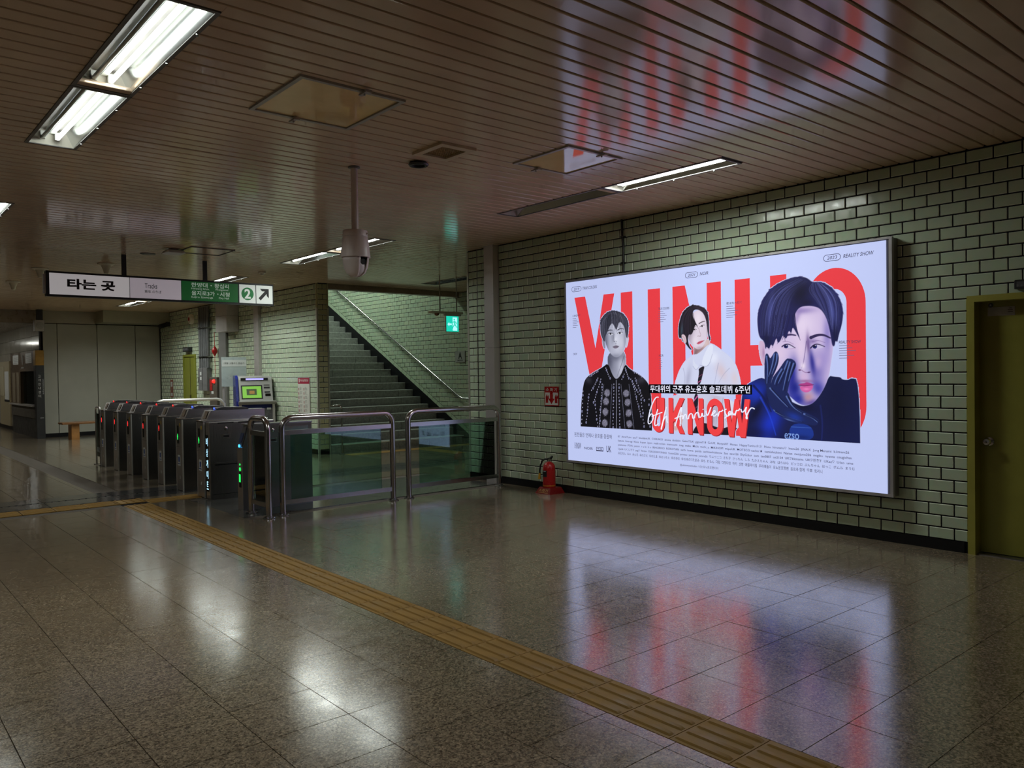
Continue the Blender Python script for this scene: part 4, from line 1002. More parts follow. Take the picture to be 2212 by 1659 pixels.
('P',(30,22,34),2,[2006,2175,2021,2178,2066,2163,2063,2160,2049,2158]),
('A',[2040,2164,2055,2164,2084,2136,2082,2133,2067,2133]),
('P',(30,22,34),2,[2040,2164,2055,2164,2084,2136,2082,2133,2067,2133]),
('A',[2062,2141,2076,2139,2105,2110,2103,2108,2088,2110]),
('P',(30,22,34),2,[2062,2141,2076,2139,2105,2110,2103,2108,2088,2110]),
('P',(206,211,238),3,[1635,1242,1663,1370,1695,1448,1739,1539,1812,1628,1916,1689,1974,1688,2112,1798,2174,1775,2258,1721,2352,1658,2416,1586,2458,1485,2480,1373,2493,1255]),
('M',[1635,1242,1663,1370,1695,1448,1739,1539,1812,1628,1916,1689,1974,1688,2112,1798,2174,1775,2258,1721,2352,1658,2416,1586,2458,1485,2480,1373,2493,1255]),
('B',(170,172,200),0.8,1842,1437,30,110,0.2),
('B',(214,190,196),0.7,2255,1507,50,90,-0.5),
('B',(228,232,250),0.9,2160,1642,50,60,0.5),
('S',(160,162,192),0.7,7,3,[2220,1589,2194,1487,2169,1374]),
('S',(165,167,195),0.7,7,3,[2351,1536,2279,1476,2218,1384]),
('S',(160,162,190),0.7,6,3,[1778,1543,1803,1458,1789,1373]),
('B',(218,196,200),0.6,2408,1435,40,70,0),
('M',[]),
('P',(222,227,246),2,[2112,1798,2174,1770,2100,1550,1991,1572]),
('S',(150,152,180),0.8,4,3,[1991,1572,2100,1550,2148,1683]),
('P',(214,219,240),2,[1916,1684,1902,1563,1940,1520,1978,1562,1921,1594]),
('S',(150,152,180),0.7,4,3,[1904,1563,1940,1518,1985,1557]),
('P',(200,202,226),3,[1430,1267,2472,1273,2462,870,2111,840,1880,850,1663,859,1539,883]),
('M',[1430,1267,2472,1273,2462,870,2111,840,1880,850,1663,859,1539,883]),
('B',(180,170,190),0.7,2182,1120,60,160,0),
('B',(226,228,244),0.7,2358,1143,40,120,0),
('S',(150,148,176),0.7,7,3,[2161,1233,2204,1092,2180,950]),
('S',(150,148,176),0.7,7,3,[2272,1235,2248,1094,2313,993]),
('P',(206,168,170),6,[1642,1125,1716,1147,1787,1012,1700,870,1614,886]),
('P',(22,18,30),3,[1880,840,1928,939,2044,982,2246,915,2356,957,2468,925,2467,843,1903,812]),
('B',(120,100,118),0.6,2113,1023,40,80,0),
('M',[]),
('P',(26,22,36),2,[1972,1536,2054,1569,2034,1504,1997,1371,1954,1371,1984,1499]),
('P',(26,22,36),2,[1915,1273,1973,1273,1953,1066,1929,1017,1904,1093]),
('M',[1972,1536,2054,1569,2034,1504,1997,1371,1954,1371,1984,1499]),
('S',(205,95,150),0.9,8,8,[1957,1389,2011,1415]),
('S',(150,70,110),0.8,5,5,[1977,1452,2024,1478]),
('M',[1915,1273,1973,1273,1953,1066,1929,1017,1904,1093]),
('S',(205,95,160),0.9,12,12,[1902,1190,1967,1259]),
('S',(120,60,100),0.8,8,8,[1901,1093,1966,1153]),
('M',[])],'three':[('A',[2450,482,2476,985,2485,1260,2533,1354,2587,1394,2743,1457,2805,1338,3086,1180,3192,1172,3320,1277,3402,1457,3444,1448,3516,1442,3527,1421,3586,1416,3608,1435,3684,1420,3692,500]),
('A',[2773,1904,2850,2047,3023,2146,3258,2128,3427,1999,3449,1766,3442,1681,3425,1576,3407,1464,3372,1369,3314,1272,3250,1203,3180,1175,3098,1192,3014,1262,2893,1361,2781,1497,2751,1622,2753,1792]),
('A',[2690,1794,2723,1805,2761,1769,2765,1587,2744,1548,2716,1588,2689,1703]),
('A',[2690,1831,2673,1955,2674,2046,2699,2125,2740,2207,2802,2277,2878,2325,2964,2359,3061,2381,3150,2380,3208,2356,3248,2317,3311,2317,3373,2294,3438,2250,3492,2182,3530,2098,3544,2011,3530,1909,3500,1821,3485,1748,3469,1775,3460,1718,3438,1722,3427,1788,3415,1862,3395,1948,3365,2019,3315,2076,3247,2099,3177,2104,3124,2097,3084,2059,3060,1995,3083,1911,3127,1787,3087,1856,3045,1924,3034,1848,3008,1893,2983,1794,2947,1851,2922,1791,2891,1764,2879,1832,2837,1733,2822,1767,2796,1711,2771,1746,2761,1707,2749,1792]),
('A',[2751,1662,2783,1678,2808,1621,2827,1643,2859,1691,2890,1686,2905,1619,2880,1529,2831,1440,2812,1355,2773,1340,2742,1406]),
('A',[2831,1440,2907,1523,2981,1622,3014,1618,3036,1616,3072,1593,3084,1554,3053,1494,3022,1428,3003,1362,2984,1273,2929,1277,2843,1327,2812,1372]),
('A',[2762,1383,2831,1395,2930,1317,2991,1306,3014,1262,3062,1163,3180,1112,3297,1064,3304,1027,3274,994,3179,1005,3036,1019,2927,1059,2822,1129,2767,1281]),
('A',[3018,1013,3237,1003,3261,855,2996,853]),
('P',(20,26,72),3,[2450,482,2476,985,2485,1260,2533,1354,2587,1394,2743,1457,2805,1338,3086,1180,3192,1172,3320,1277,3402,1457,3444,1448,3516,1442,3527,1421,3586,1416,3608,1435,3684,1420,3692,500]),
('M',[2450,482,2476,985,2485,1260,2533,1354,2587,1394,2743,1457,2805,1338,3086,1180,3192,1172,3320,1277,3402,1457,3444,1448,3516,1442,3527,1421,3586,1416,3608,1435,3684,1420,3692,500]),
('B',(22,48,176),1,2677,1280,110,110,0.4),
('B',(24,50,190),0.95,2802,998,90,190,0.5),
('B',(26,56,196),0.8,2572,1313,70,70,0),
('B',(10,12,44),0.9,2656,1119,40,120,0.6),
('B',(16,20,56),0.8,3476,1237,180,320,0),
('B',(14,16,52),0.9,2804,1248,60,70,0),
('B',(12,16,60),0.8,2608,898,130,50,0),
('S',(12,18,70),0.8,22,10,[2626,1360,2741,1247,2815,1112]),
('S',(34,66,205),0.7,18,8,[2702,1246,2802,1078,2863,888]),
('S',(30,40,110),0.6,16,10,[3319,1180,3340,1020,3327,848]),
('B',(10,12,40),0.8,3133,1165,130,40,0.1),
('M',[]),
('P',(206,176,206),3,[2690,1794,2723,1805,2761,1769,2765,1587,2744,1548,2716,1588,2689,1703]),
('B',(150,110,160),0.6,2739,1679,14,50,0),
('P',(204,186,224),3,[2773,1904,2850,2047,3023,2146,3258,2128,3427,1999,3449,1766,3442,1681,3425,1576,3407,1464,3372,1369,3314,1272,3250,1203,3180,1175,3098,1192,3014,1262,2893,1361,2781,1497,2751,1622,2753,1792]),
('M',[2773,1904,2850,2047,3023,2146,3258,2128,3427,1999,3449,1766,3442,1681,3425,1576,3407,1464,3372,1369,3314,1272,3250,1203,3180,1175,3098,1192,3014,1262,2893,1361,2781,1497,2751,1622,2753,1792]),
('B',(228,212,238),0.9,3140,1930,130,110,0),
('B',(230,208,232),0.9,3114,1669,70,130,0),
('B',(222,200,228),0.8,2896,1675,80,80,0),
('B',(130,118,190),0.8,3392,1832,36,170,0),
('B',(92,84,170),0.85,3276,1524,70,110,-0.3),
('B',(150,134,200),0.7,3345,1609,60,90,0),
('B',(196,172,214),0.7,3299,1578,34,60,0),
('B',(50,48,140),0.95,3242,1579,20,110,-0.15),
('B',(96,70,128),0.8,3203,1753,16,80,-0.05),
('B',(120,98,160),0.7,3244,1773,40,22,0),
('B',(40,44,150),1,3040,1450,46,150,0.1),
('B',(28,34,130),1,3063,1340,60,80,0),
('B',(36,44,150),1,3098,1241,90,60,0.4),
('B',(60,60,160),0.9,3297,1341,60,80,-0.5),
('B',(70,60,150),0.8,3227,1211,60,24,-0.3),
('B',(188,140,150),0.85,3199,1259,44,40,-0.4),
('B',(206,176,214),0.9,3159,1450,44,36,0),
('B',(140,80,130),0.7,3173,1406,60,12,0),
('B',(120,100,170),0.6,3141,2061,120,26,0),
('B',(140,118,180),0.55,3093,1998,24,90,0.4),
('P',(206,196,226),2,[2943,1736,2968,1753,3009,1752,3049,1735,3073,1718,3031,1715,2982,1717]),
('P',(196,186,222),2,[3234,1716,3257,1737,3295,1742,3340,1730,3360,1719,3329,1706,3272,1704]),
('P',(34,38,104),2,[3001,1734,3000,1728,2996,1723,2991,1719,2985,1717,2977,1716,2970,1717,2964,1720,2959,1724,2956,1730,2954,1735,2956,1741,2959,1746,2964,1750,2971,1753,2978,1754,2985,1752,2991,1749,2996,1745,3000,1740]),
('P',(34,38,104),2,[3291,1723,3290,1717,3287,1712,3282,1708,3276,1705,3268,1705,3261,1706,3255,1709,3250,1713,3247,1719,3246,1725,3247,1731,3250,1736,3255,1740,3262,1743,3269,1743,3276,1742,3282,1739,3287,1735,3290,1729]),
('P',(10,10,40),2,[2986,1737,2986,1734,2984,1731,2982,1729,2979,1727,2975,1727,2972,1728,2969,1729,2966,1731,2965,1734,2964,1737,2965,1740,2966,1743,2969,1745,2972,1747,2975,1747,2979,1746,2982,1745,2984,1743,2986,1740]),
('P',(10,10,40),2,[3278,1727,3277,1724,3276,1721,3273,1718,3270,1717,3266,1717,3263,1717,3259,1719,3257,1721,3255,1724,3255,1728,3255,1731,3257,1734,3260,1736,3263,1738,3266,1738,3270,1737,3273,1736,3276,1733,3277,1730]),
('P',(220,225,250),1,[2988,1744,2987,1743,2987,1742,2985,1741,2984,1740,2983,1740,2981,1740,2980,1741,2979,1742,2978,1743,2978,1745,2978,1746,2979,1747,2980,1748,2981,1749,2983,1749,2984,1749,2986,1748,2987,1747,2987,1746]),
('P',(220,225,250),1,[3279,1735,3279,1734,3278,1733,3277,1732,3276,1731,3274,1731,3273,1732,3272,1732,3271,1733,3270,1734,3270,1736,3270,1737,3271,1738,3272,1739,3273,1740,3274,1740,3276,1740,3277,1739,3278,1738,3279,1737]),
('S',(36,26,66),0.95,10,5,[2937,1734,2966,1755,3013,1756,3074,1717]),
('S',(36,26,66),0.95,10,5,[3229,1712,3255,1740,3301,1748,3365,1720]),
('S',(120,90,140),0.7,4,3,[2946,1779,2995,1785,3055,1753]),
('S',(110,84,140),0.7,4,3,[3244,1768,3301,1782,3369,1756]),
('S',(150,110,150),0.6,3,2,[2982,1712,3031,1711,3073,1717]),
('S',(40,30,74),0.95,26,9,[3232,1808,3296,1830,3358,1828,3420,1796]),
('S',(50,38,84),0.9,20,9,[2965,1834,3020,1848,3080,1835]),
('S',(80,60,120),0.6,7,4,[3186,1776,3171,1667,3156,1581,3136,1526]),
('P',(90,44,90),3,[3098,1510,3119,1518,3136,1509,3118,1501]),
('P',(70,40,96),3,[3185,1486,3212,1495,3230,1490,3209,1480]),
('S',(120,80,130),0.7,6,5,[3136,1509,3165,1488,3189,1486]),
('B',(240,226,242),0.8,3151,1548,20,26,0),
('P',(168,60,132),3,[3105,1371,3123,1384,3159,1386,3182,1397,3211,1393,3254,1374,3240,1360,3182,1357,3135,1362]),
('P',(204,92,160),3,[3109,1360,3182,1358,3252,1369,3244,1336,3211,1306,3170,1299,3132,1316]),
('S',(110,30,84),0.95,5,4,[3105,1369,3158,1360,3194,1365,3255,1374]),
('B',(240,150,205),0.7,3182,1332,28,10,0),
('M',[]),
('P',(30,30,84),4,[2690,1831,2673,1955,2674,2046,2699,2125,2740,2207,2802,2277,2878,2325,2964,2359,3061,2381,3150,2380,3208,2356,3248,2317,3311,2317,3373,2294,3438,2250,3492,2182,3530,2098,3544,2011,3530,1909,3500,1821,3485,1748,3469,1775,3460,1718,3438,1722,3427,1788,3415,1862,3395,1948,3365,2019,3315,2076,3247,2099,3177,2104,3124,2097,3084,2059,3060,1995,3083,1911,3127,1787,3087,1856,3045,1924,3034,1848,3008,1893,2983,1794,2947,1851,2922,1791,2891,1764,2879,1832,2837,1733,2822,1767,2796,1711,2771,1746,2761,1707,2749,1792]),
('M',[2690,1831,2673,1955,2674,2046,2699,2125,2740,2207,2802,2277,2878,2325,2964,2359,3061,2381,3150,2380,3208,2356,3248,2317,3311,2317,3373,2294,3438,2250,3492,2182,3530,2098,3544,2011,3530,1909,3500,1821,3485,1748,3469,1775,3460,1718,3438,1722,3427,1788,3415,1862,3395,1948,3365,2019,3315,2076,3247,2099,3177,2104,3124,2097,3084,2059,3060,1995,3083,1911,3127,1787,3087,1856,3045,1924,3034,1848,3008,1893,2983,1794,2947,1851,2922,1791,2891,1764,2879,1832,2837,1733,2822,1767,2796,1711,2771,1746,2761,1707,2749,1792]),
('H',(18,18,58),(120,128,200),170,5,0.55,[3097,2370,2852,2293,2724,2134,2709,1851],[3202,2327,3048,2221,2998,2059,2947,1829],5),
('H',(18,18,58),(126,134,206),130,5,0.55,[3248,2312,3190,2253,3259,2171,3360,2046],[3328,2310,3484,2196,3531,2045,3486,1775],6),
('B',(12,10,40),0.9,3131,2225,80,110,0.5),
('B',(14,12,46),0.8,3189,2134,60,26,0),
('B',(90,100,180),0.5,3438,2052,24,120,-0.2),
('B',(90,98,176),0.5,2813,2094,24,130,0.2),
('B',(14,14,48),0.7,3470,1828,26,80,0),
('B',(14,14,50),0.7,2772,1803,40,70,0),
('M',[]),
('S',(24,22,66),0.9,9,2,[3070,2044,3081,1922,3125,1787]),
('S',(24,22,66),0.9,9,2,[3046,2023,3051,1935,3026,1837]),
('S',(24,22,66),0.9,9,2,[3022,2036,2996,1916,2937,1796]),
('S',(24,22,66),0.9,9,2,[2985,2027,2947,1896,2887,1762]),
('S',(24,22,66),0.9,9,2,[2937,2041,2898,1876,2834,1727]),
('S',(24,22,66),0.9,9,2,[2875,2034,2835,1856,2799,1709]),
('S',(24,22,66),0.9,9,2,[3064,2033,3069,1934,3092,1845]),
('S',(24,22,66),0.9,9,2,[2961,2029,2954,1896,2971,1784]),
('A',[2687,2068,2677,2058,2674,2057,2691,2100,2701,2109]),
('P',(36,36,96),2,[2687,2068,2677,2058,2674,2057,2691,2100,2701,2109]),
('A',[2699,2100,2688,2091,2679,2086,2701,2133,2712,2142]),
('P',(36,36,96),2,[2699,2100,2688,2091,2679,2086,2701,2133,2712,2142]),
('A',[2710,2133,2699,2125,2696,2126,2725,2176,2736,2184]),
('P',(36,36,96),2,[2710,2133,2699,2125,2696,2126,2725,2176,2736,2184]),
('A',[2732,2173,2719,2166,2712,2166,2746,2217,2758,2224]),
('P',(36,36,96),2,[2732,2173,2719,2166,2712,2166,2746,2217,2758,2224]),
('A',[2754,2211,2740,2207,2739,2210,2779,2251,2793,2256]),
('P',(36,36,96),2,[2754,2211,2740,2207,2739,2210,2779,2251,2793,2256]),
('A',[2786,2243,2771,2242,2768,2247,2810,2286,2825,2286]),
('P',(36,36,96),2,[2786,2243,2771,2242,2768,2247,2810,2286,2825,2286]),
('A',[2815,2270,2802,2277,2793,2288,2849,2307,2863,2300]),
('P',(36,36,96),2,[2815,2270,2802,2277,2793,2288,2849,2307,2863,2300]),
('A',[2843,2288,2840,2301,2843,2310,2887,2331,2890,2317]),
('P',(36,36,96),2,[2843,2288,2840,2301,2843,2310,2887,2331,2890,2317]),
('A',[2872,2313,2878,2325,2887,2336,2932,2346,2927,2334]),
('P',(36,36,96),2,[2872,2313,2878,2325,2887,2336,2932,2346,2927,2334]),
('A',[2912,2332,2921,2342,2932,2350,2975,2363,2966,2353]),
('P',(36,36,96),2,[2912,2332,2921,2342,2932,2350,2975,2363,2966,2353]),
('A',[2954,2350,2964,2359,2977,2366,3025,2373,3015,2365]),
('P',(36,36,96),2,[2954,2350,2964,2359,2977,2366,3025,2373,3015,2365]),
('A',[3002,2363,3013,2370,3026,2377,3073,2384,3062,2377]),
('P',(36,36,96),2,[3002,2363,3013,2370,3026,2377,3073,2384,3062,2377]),
('A',[3049,2375,3061,2381,3072,2384,3117,2381,3105,2374]),
('P',(36,36,96),2,[3049,2375,3061,2381,3072,2384,3117,2381,3105,2374]),
('A',[3093,2375,3106,2381,3122,2386,3161,2380,3149,2375]),
('P',(36,36,96),2,[3093,2375,3106,2381,3122,2386,3161,2380,3149,2375]),
('A',[3321,2307,3311,2317,3341,2312,3350,2303,3360,2293]),
('P',(40,42,104),2,[3321,2307,3311,2317,3341,2312,3350,2303,3360,2293]),
('A',[3351,2295,3343,2306,3373,2302,3381,2291,3390,2281]),
('P',(40,42,104),2,[3351,2295,3343,2306,3373,2302,3381,2291,3390,2281]),
('A',[3380,2283,3373,2294,3409,2275,3414,2267,3421,2255]),
('P',(40,42,104),2,[3380,2283,3373,2294,3409,2275,3414,2267,3421,2255]),
('A',[3410,2260,3406,2272,3443,2252,3446,2245,3450,2232]),
('P',(40,42,104),2,[3410,2260,3406,2272,3443,2252,3446,2245,3450,2232]),
('A',[3436,2238,3438,2250,3473,2212,3472,2208,3470,2195]),
('P',(40,42,104),2,[3436,2238,3438,2250,3473,2212,3472,2208,3470,2195]),
('A',[3452,2215,3465,2216,3510,2175,3499,2174,3486,2173]),
('P',(40,42,104),2,[3452,2215,3465,2216,3510,2175,3499,2174,3486,2173]),
('A',[3481,2190,3492,2182,3524,2124,3516,2129,3504,2137]),
('P',(40,42,104),2,[3481,2190,3492,2182,3524,2124,3516,2129,3504,2137]),
('A',[3502,2150,3511,2140,3543,2078,3534,2087,3525,2097]),
('P',(40,42,104),2,[3502,2150,3511,2140,3543,2078,3534,2087,3525,2097]),
('A',[3522,2108,3530,2098,3542,2038,3537,2045,3530,2055]),
('P',(40,42,104),2,[3522,2108,3530,2098,3542,2038,3537,2045,3530,2055]),
('A',[3530,2067,3536,2055,3550,1992,3544,2003,3537,2014]),
('P',(40,42,104),2,[3530,2067,3536,2055,3550,1992,3544,2003,3537,2014]),
('P',(24,34,84),3,[2751,1662,2783,1678,2808,1621,2827,1643,2859,1691,2890,1686,2905,1619,2880,1529,2831,1440,2812,1355,2773,1340,2742,1406]),
('M',[2751,1662,2783,1678,2808,1621,2827,1643,2859,1691,2890,1686,2905,1619,2880,1529,2831,1440,2812,1355,2773,1340,2742,1406]),
('S',(110,135,200),0.7,14,4,[2770,1644,2784,1542,2770,1383]),
('S',(10,14,44),0.8,10,4,[2790,1637,2805,1535,2790,1376]),
('S',(110,135,200),0.7,14,4,[2852,1665,2833,1564,2791,1451]),
('S',(10,14,44),0.8,10,4,[2872,1657,2853,1557,2811,1444]),
('S',(110,135,200),0.7,14,4,[2883,1664,2876,1585,2825,1474]),
('S',(10,14,44),0.8,10,4,[2903,1657,2896,1578,2845,1467]),
('M',[]),
('P',(24,34,84),3,[2831,1440,2907,1523,2981,1622,3014,1618,3036,1616,3072,1593,3084,1554,3053,1494,3022,1428,3003,1362,2984,1273,2929,1277,2843,1327,2812,1372]),
('M',[2831,1440,2907,1523,2981,1622,3014,1618,3036,1616,3072,1593,3084,1554,3053,1494,3022,1428,3003,1362,2984,1273,2929,1277,2843,1327,2812,1372]),
('S',(110,135,200),0.7,14,4,[2993,1594,2950,1495,2893,1384]),
('S',(10,14,44),0.8,10,4,[3013,1587,2969,1488,2913,1377]),
('S',(110,135,200),0.7,14,4,[3017,1583,2980,1473,2942,1317]),
('S',(10,14,44),0.8,10,4,[3037,1576,2999,1466,2961,1310]),
('S',(110,135,200),0.7,14,4,[2931,1518,2869,1428,2849,1350]),
('S',(10,14,44),0.8,10,4,[2951,1511,2889,1422,2869,1343]),
('S',(110,135,200),0.7,14,4,[3054,1571,3029,1505,3001,1406]),
('S',(10,14,44),0.8,10,4,[3073,1564,3048,1499,3021,1399]),
('M',[]),
('P',(24,34,84),3,[2762,1383,2831,1395,2930,1317,2991,1306,3014,1262,3062,1163,3180,1112,3297,1064,3304,1027,3274,994,3179,1005,3036,1019,2927,1059,2822,1129,2767,1281]),
('M',[2762,1383,2831,1395,2930,1317,2991,1306,3014,1262,3062,1163,3180,1112,3297,1064,3304,1027,3274,994,3179,1005,3036,1019,2927,1059,2822,1129,2767,1281]),
('S',(110,135,200),0.7,14,4,[2805,1338,2892,1249,2989,1162]),
('S',(10,14,44),0.8,10,4,[2825,1331,2912,1243,3009,1155]),
('S',(110,135,200),0.7,14,4,[2978,1261,3038,1163,3133,1110]),
('S',(10,14,44),0.8,10,4,[2997,1255,3057,1157,3151,1104]),
('S',(110,135,200),0.7,14,4,[2841,1124,2952,1071,3132,1028]),
('S',(10,14,44),0.8,10,4,[2861,1118,2971,1065,3151,1022]),
('S',(110,135,200),0.7,14,4,[3156,1100,3238,1070,3289,1029]),
('S',(10,14,44),0.8,10,4,[3175,1094,3256,1064,3307,1023]),
('M',[]),
('M',[2762,1383,2831,1395,2930,1317,2991,1306,3014,1262,3062,1163,3180,1112,3297,1064,3304,1027,3274,994,3179,1005,3036,1019,2927,1059,2822,1129,2767,1281]),
('B',(30,60,170),0.7,3061,1070,70,30,0.3),
('B',(140,165,220),0.6,2988,1039,60,8,0.2),
('M',[]),
('P',(26,52,140),3,[3018,1013,3237,1003,3261,855,2996,853]),
('M',[3018,1013,3237,1003,3261,855,2996,853]),
('S',(70,105,190),0.7,6,4,[3024,974,3237,973]),
('B',(16,30,90),0.7,3131,880,80,20,0),
('M',[])]}
# ---------------------------------------------------------------- light troffers
def troffer(x0, x1, y0, y1, lit, label):
    cx, cy = (x0+x1)/2, (y0+y1)/2; w, l = (x1-x0)/2, (y1-y0)/2
    t = thing('ceiling_light', label, 'ceiling light', (cx, cy, ZC), group='recessed light troffers')
    f = .022; D = .11
    fr = MB()
    for a, b, c, d in ((-w, -w+f, -l, l), (w-f, w, -l, l), (-w+f, w-f, -l, -l+f), (-w+f, w-f, l-f, l)): fr.box(a, b, c, d, -.006, .02)
    fr.build('frame', M_FRAME, t)
    wi, li = w-f, l-f
    MB().add([(-wi,-li,0.0),(-wi,li,0.0),(-wi*.62,li,D),(-wi*.62,-li,D)], [(0,1,2,3)]).build('reflector', M_REFL, t)
    MB().add([(wi,-li,0.0),(wi,li,0.0),(wi*.62,li,D),(wi*.62,-li,D)], [(0,3,2,1)]).build('reflector', M_REFL, t)
    MB().box(-wi*.63, wi*.63, -li, li, D, D+.004).build('tray', M_REFL if lit != 'two' else M_ALU, t)
    for s in (-1, 1):
        MB().add([(-wi, s*li, 0), (wi, s*li, 0), (wi*.62, s*li*.985, D), (-wi*.62, s*li*.985, D)], [(0,1,2,3)]).build('end_plate', M_CREAM, t)
    MB().box(-w-.01, w+.01, -l-.01, l+.01, D+.03, D+.034).box(-w-.01, -w, -l, l, .01, D+.03).box(w, w+.01, -l, l, .01, D+.03).box(-w, w, -l-.01, -l, .01, D+.03).box(-w, w, l, l+.01, .01, D+.03).build('housing', M_FRAME, t)
    if lit == 'none':
        MB().box(-wi*.25, wi*.25, -li+.05, li-.05, .06, D).build('ballast_cover', M_ALU, t)
        return t
    MB().prism([(-.03, D), (-.018, .075), (.018, .075), (.03, D)], 1, -li+.02, li-.02).build('spine', M_WHITE, t)
    def tube(x, m):
        o = MB().lathe([(.010, -li+.055), (.0135, -li+.06), (.0135, li-.06), (.010, li-.055)], 14, (x, 0, .040), 'y').build('tube', m, t, True)
        for s in (-1, 1):
            MB().box(x-.016, x+.016, min(s*(li-.02), s*(li-.055)), max(s*(li-.02), s*(li-.055)), .03, .085).build('lamp_holder', M_WHITE, t)
        return o
    if lit == 'two': tube(-wi*.42, M_TUBEOFF); tube(wi*.22, M_TUBE)
    elif lit == 'both': tube(wi*.02, M_TUBE); tube(wi*.48, M_TUBE)
    elif lit in ('lit', 'mid'): tube(-wi*.34, M_TUBEOFF); tube(wi*.34, M_TUBE)
    else: tube(-wi*.34, M_TUBEOFF); tube(wi*.34, M_TUBEOFF)
    if lit != 'off':
        ld = bpy.data.lights.new('troffer_glow', 'AREA'); ld.shape = 'RECTANGLE'; ld.size = wi*1.5; ld.size_y = li*1.9
        ld.energy = LAMP_W*(.36 if x0 < 3 else ({8: .25, 10: .68, 13: .85}.get(int(y0), 1.0))); ld.color = (.94, 1.0, .93); ld.spread = math.radians(172 if lit == 'both' else 150)
        lo = bpy.data.objects.new('troffer_glow', ld); COL.objects.link(lo); lo.parent = t; lo.location = (0, 0, .012)
    for yy in (-l*.6, l*.05, l*.7): MB().lathe([(.006, 0), (.008, -.006), (.005, -.014)], 8, (w-f*.5, yy, -.006)).build('clip', M_CHROME, t, True)
    return t
for u in UNITS: troffer(*u)
for i, yy in enumerate((25.5, 28.5, 31.5, 35.0)):
    t = thing('batten_lamp', ('nearest', 'second', 'third', 'farthest')[i]+' tube batten on the low ceiling before the white counter wall', 'ceiling light', (2.2, yy, 2.95), group='tube battens on the low ceiling')
    MB().prism([(-.06, 0), (-.05, -.04), (.05, -.04), (.06, 0)], 1, -.62, .62).build('housing', M_WHITE, t)
    MB().tube([(0, -.58, -.06), (0, .58, -.06)], .015).build('tube', M_TUBE, t, True)
    for s in (-1, 1): MB().box(-.015, .015, s*.59-.012, s*.59+.012, -.078, -.04).build('lamp_holder', M_WHITE, t)
    ld = bpy.data.lights.new('batten_glow', 'AREA'); ld.shape = 'RECTANGLE'; ld.size = .08; ld.size_y = 1.15; ld.energy = 14; ld.color = (1.0, .97, .86)
    lo = bpy.data.objects.new('batten_glow', ld); COL.objects.link(lo); lo.parent = t; lo.location = (0, 0, -.085)
# stairwell lamps, hidden above the opening
for i, (yy, zz) in enumerate(((17.2, 5.9), (20.6, 6.9))):
    t = thing('stairwell_lamp', ('lower' if i == 0 else 'upper')+' tube lamp on the stairwell ceiling above the opening', 'ceiling light', (8.6, yy, zz), group='stairwell lamps')
    MB().prism([(-.12, .10), (-.12, .05), (-.04, .02), (.04, .02), (.12, .05), (.12, .10)], 0, -.65, .65).build('housing', M_WHITE, t)
    MB().tube([(-.6, 0, 0), (.6, 0, 0)], .015).build('tube', emitter('stair_tube', (.80, 1.0, .84, 1), 10.0, True), t)
    ld = bpy.data.lights.new('lamp_glow', 'AREA'); ld.shape = 'RECTANGLE'; ld.size = 1.3; ld.size_y = .22; ld.energy = 90; ld.color = (.82, 1.0, .83)
    lo = bpy.data.objects.new('lamp_glow', ld); COL.objects.link(lo); lo.parent = t; lo.location = (0, 0, -.03)
    if zz < 7.2: MB().box(-.02, .02, -.02, .02, .1, 7.3-zz).build('stem', M_WHITE, t)

# ---------------------------------------------------------------- ceiling hatches, vent, speaker, detectors
def hatch(x0, x1, y0, y1, label):
    cx, cy = (x0+x1)/2, (y0+y1)/2; w, l = (x1-x0)/2, (y1-y0)/2
    t = thing('ceiling_hatch', label, 'hatch', (cx, cy, ZC), group='ceiling hatches')
    fr = MB(); f = .028
    for a, b, c, d in ((-w, -w+f, -l, l), (w-f, w, -l, l), (-w+f, w-f, -l, -l+f), (-w+f, w-f, l-f, l)): fr.box(a, b, c, d, -.012, .015)
    fr.build('frame', M_ALU, t)
    MB().box(-w+f+.003, w-f-.003, -l+f+.003, l-f-.003, -.004, .004).build('panel', M_PLATE, t)
    for yy, dx in ((-l, .06), (l, -.05)):
        b = MB().box(dx-.012, dx+.012, yy-.05, yy+.05, -.024, -.013).box(dx-.02, dx+.02, yy-.055, yy-.035, -.028, -.012).lathe([(.006, -.013), (.006, -.034), (.004, -.036)], 8, (dx, yy, 0))
        b.build('latch', M_ALU, t)
    return t
hatch(*HATCH[0], 'yellowed ceiling hatch with grey frame, the nearer one over the hall')
hatch(*HATCH[1], 'yellowed ceiling hatch mirroring the advertisement, beside the light troffer')
t = thing('ceiling_hatch', 'flush slat-coloured ceiling hatch above the green part of the platform sign', 'hatch', (4.0, 11.2, ZC), group='ceiling hatches')
fr = MB()
for a, b, c, d in ((-.3, -.285, -.3, .3), (.285, .3, -.3, .3), (-.285, .285, -.3, -.285), (-.285, .285, .285, .3)): fr.box(a, b, c, d, -.01, .005)
fr.build('frame', M_FRAME, t); MB().box(-.28, .28, -.28, .28, -.003, .004).build('panel', M_SLAT, t)
x0, x1, y0, y1 = VENT; cx, cy, w, l = (x0+x1)/2, (y0+y1)/2, (x1-x0)/2, (y1-y0)/2
t = thing('ceiling_vent', 'square beige ceiling speaker grille above the black ring detector', 'vent', (cx, cy, ZC))
fr = MB()
for a, b, c, d in ((-w, -w*.68, -l, l), (w*.68, w, -l, l), (-w*.68, w*.68, -l, -l*.68), (-w*.68, w*.68, l*.68, l)): fr.box(a, b, c, d, -.02, .01)
fr.build('frame', worn('stained_beige', (.62,.50,.34,1), .45), t)
ms = MB().box(-w*.68, w*.68, -l*.68, l*.68, .0, .004)
for k in range(13):
    q = -w*.66+k*w*.11; ms.box(q-.003, q+.003, -l*.68, l*.68, -.006, 0); q = -l*.66+k*l*.11; ms.box(-w*.68, w*.68, q-.003, q+.003, -.006, 0)
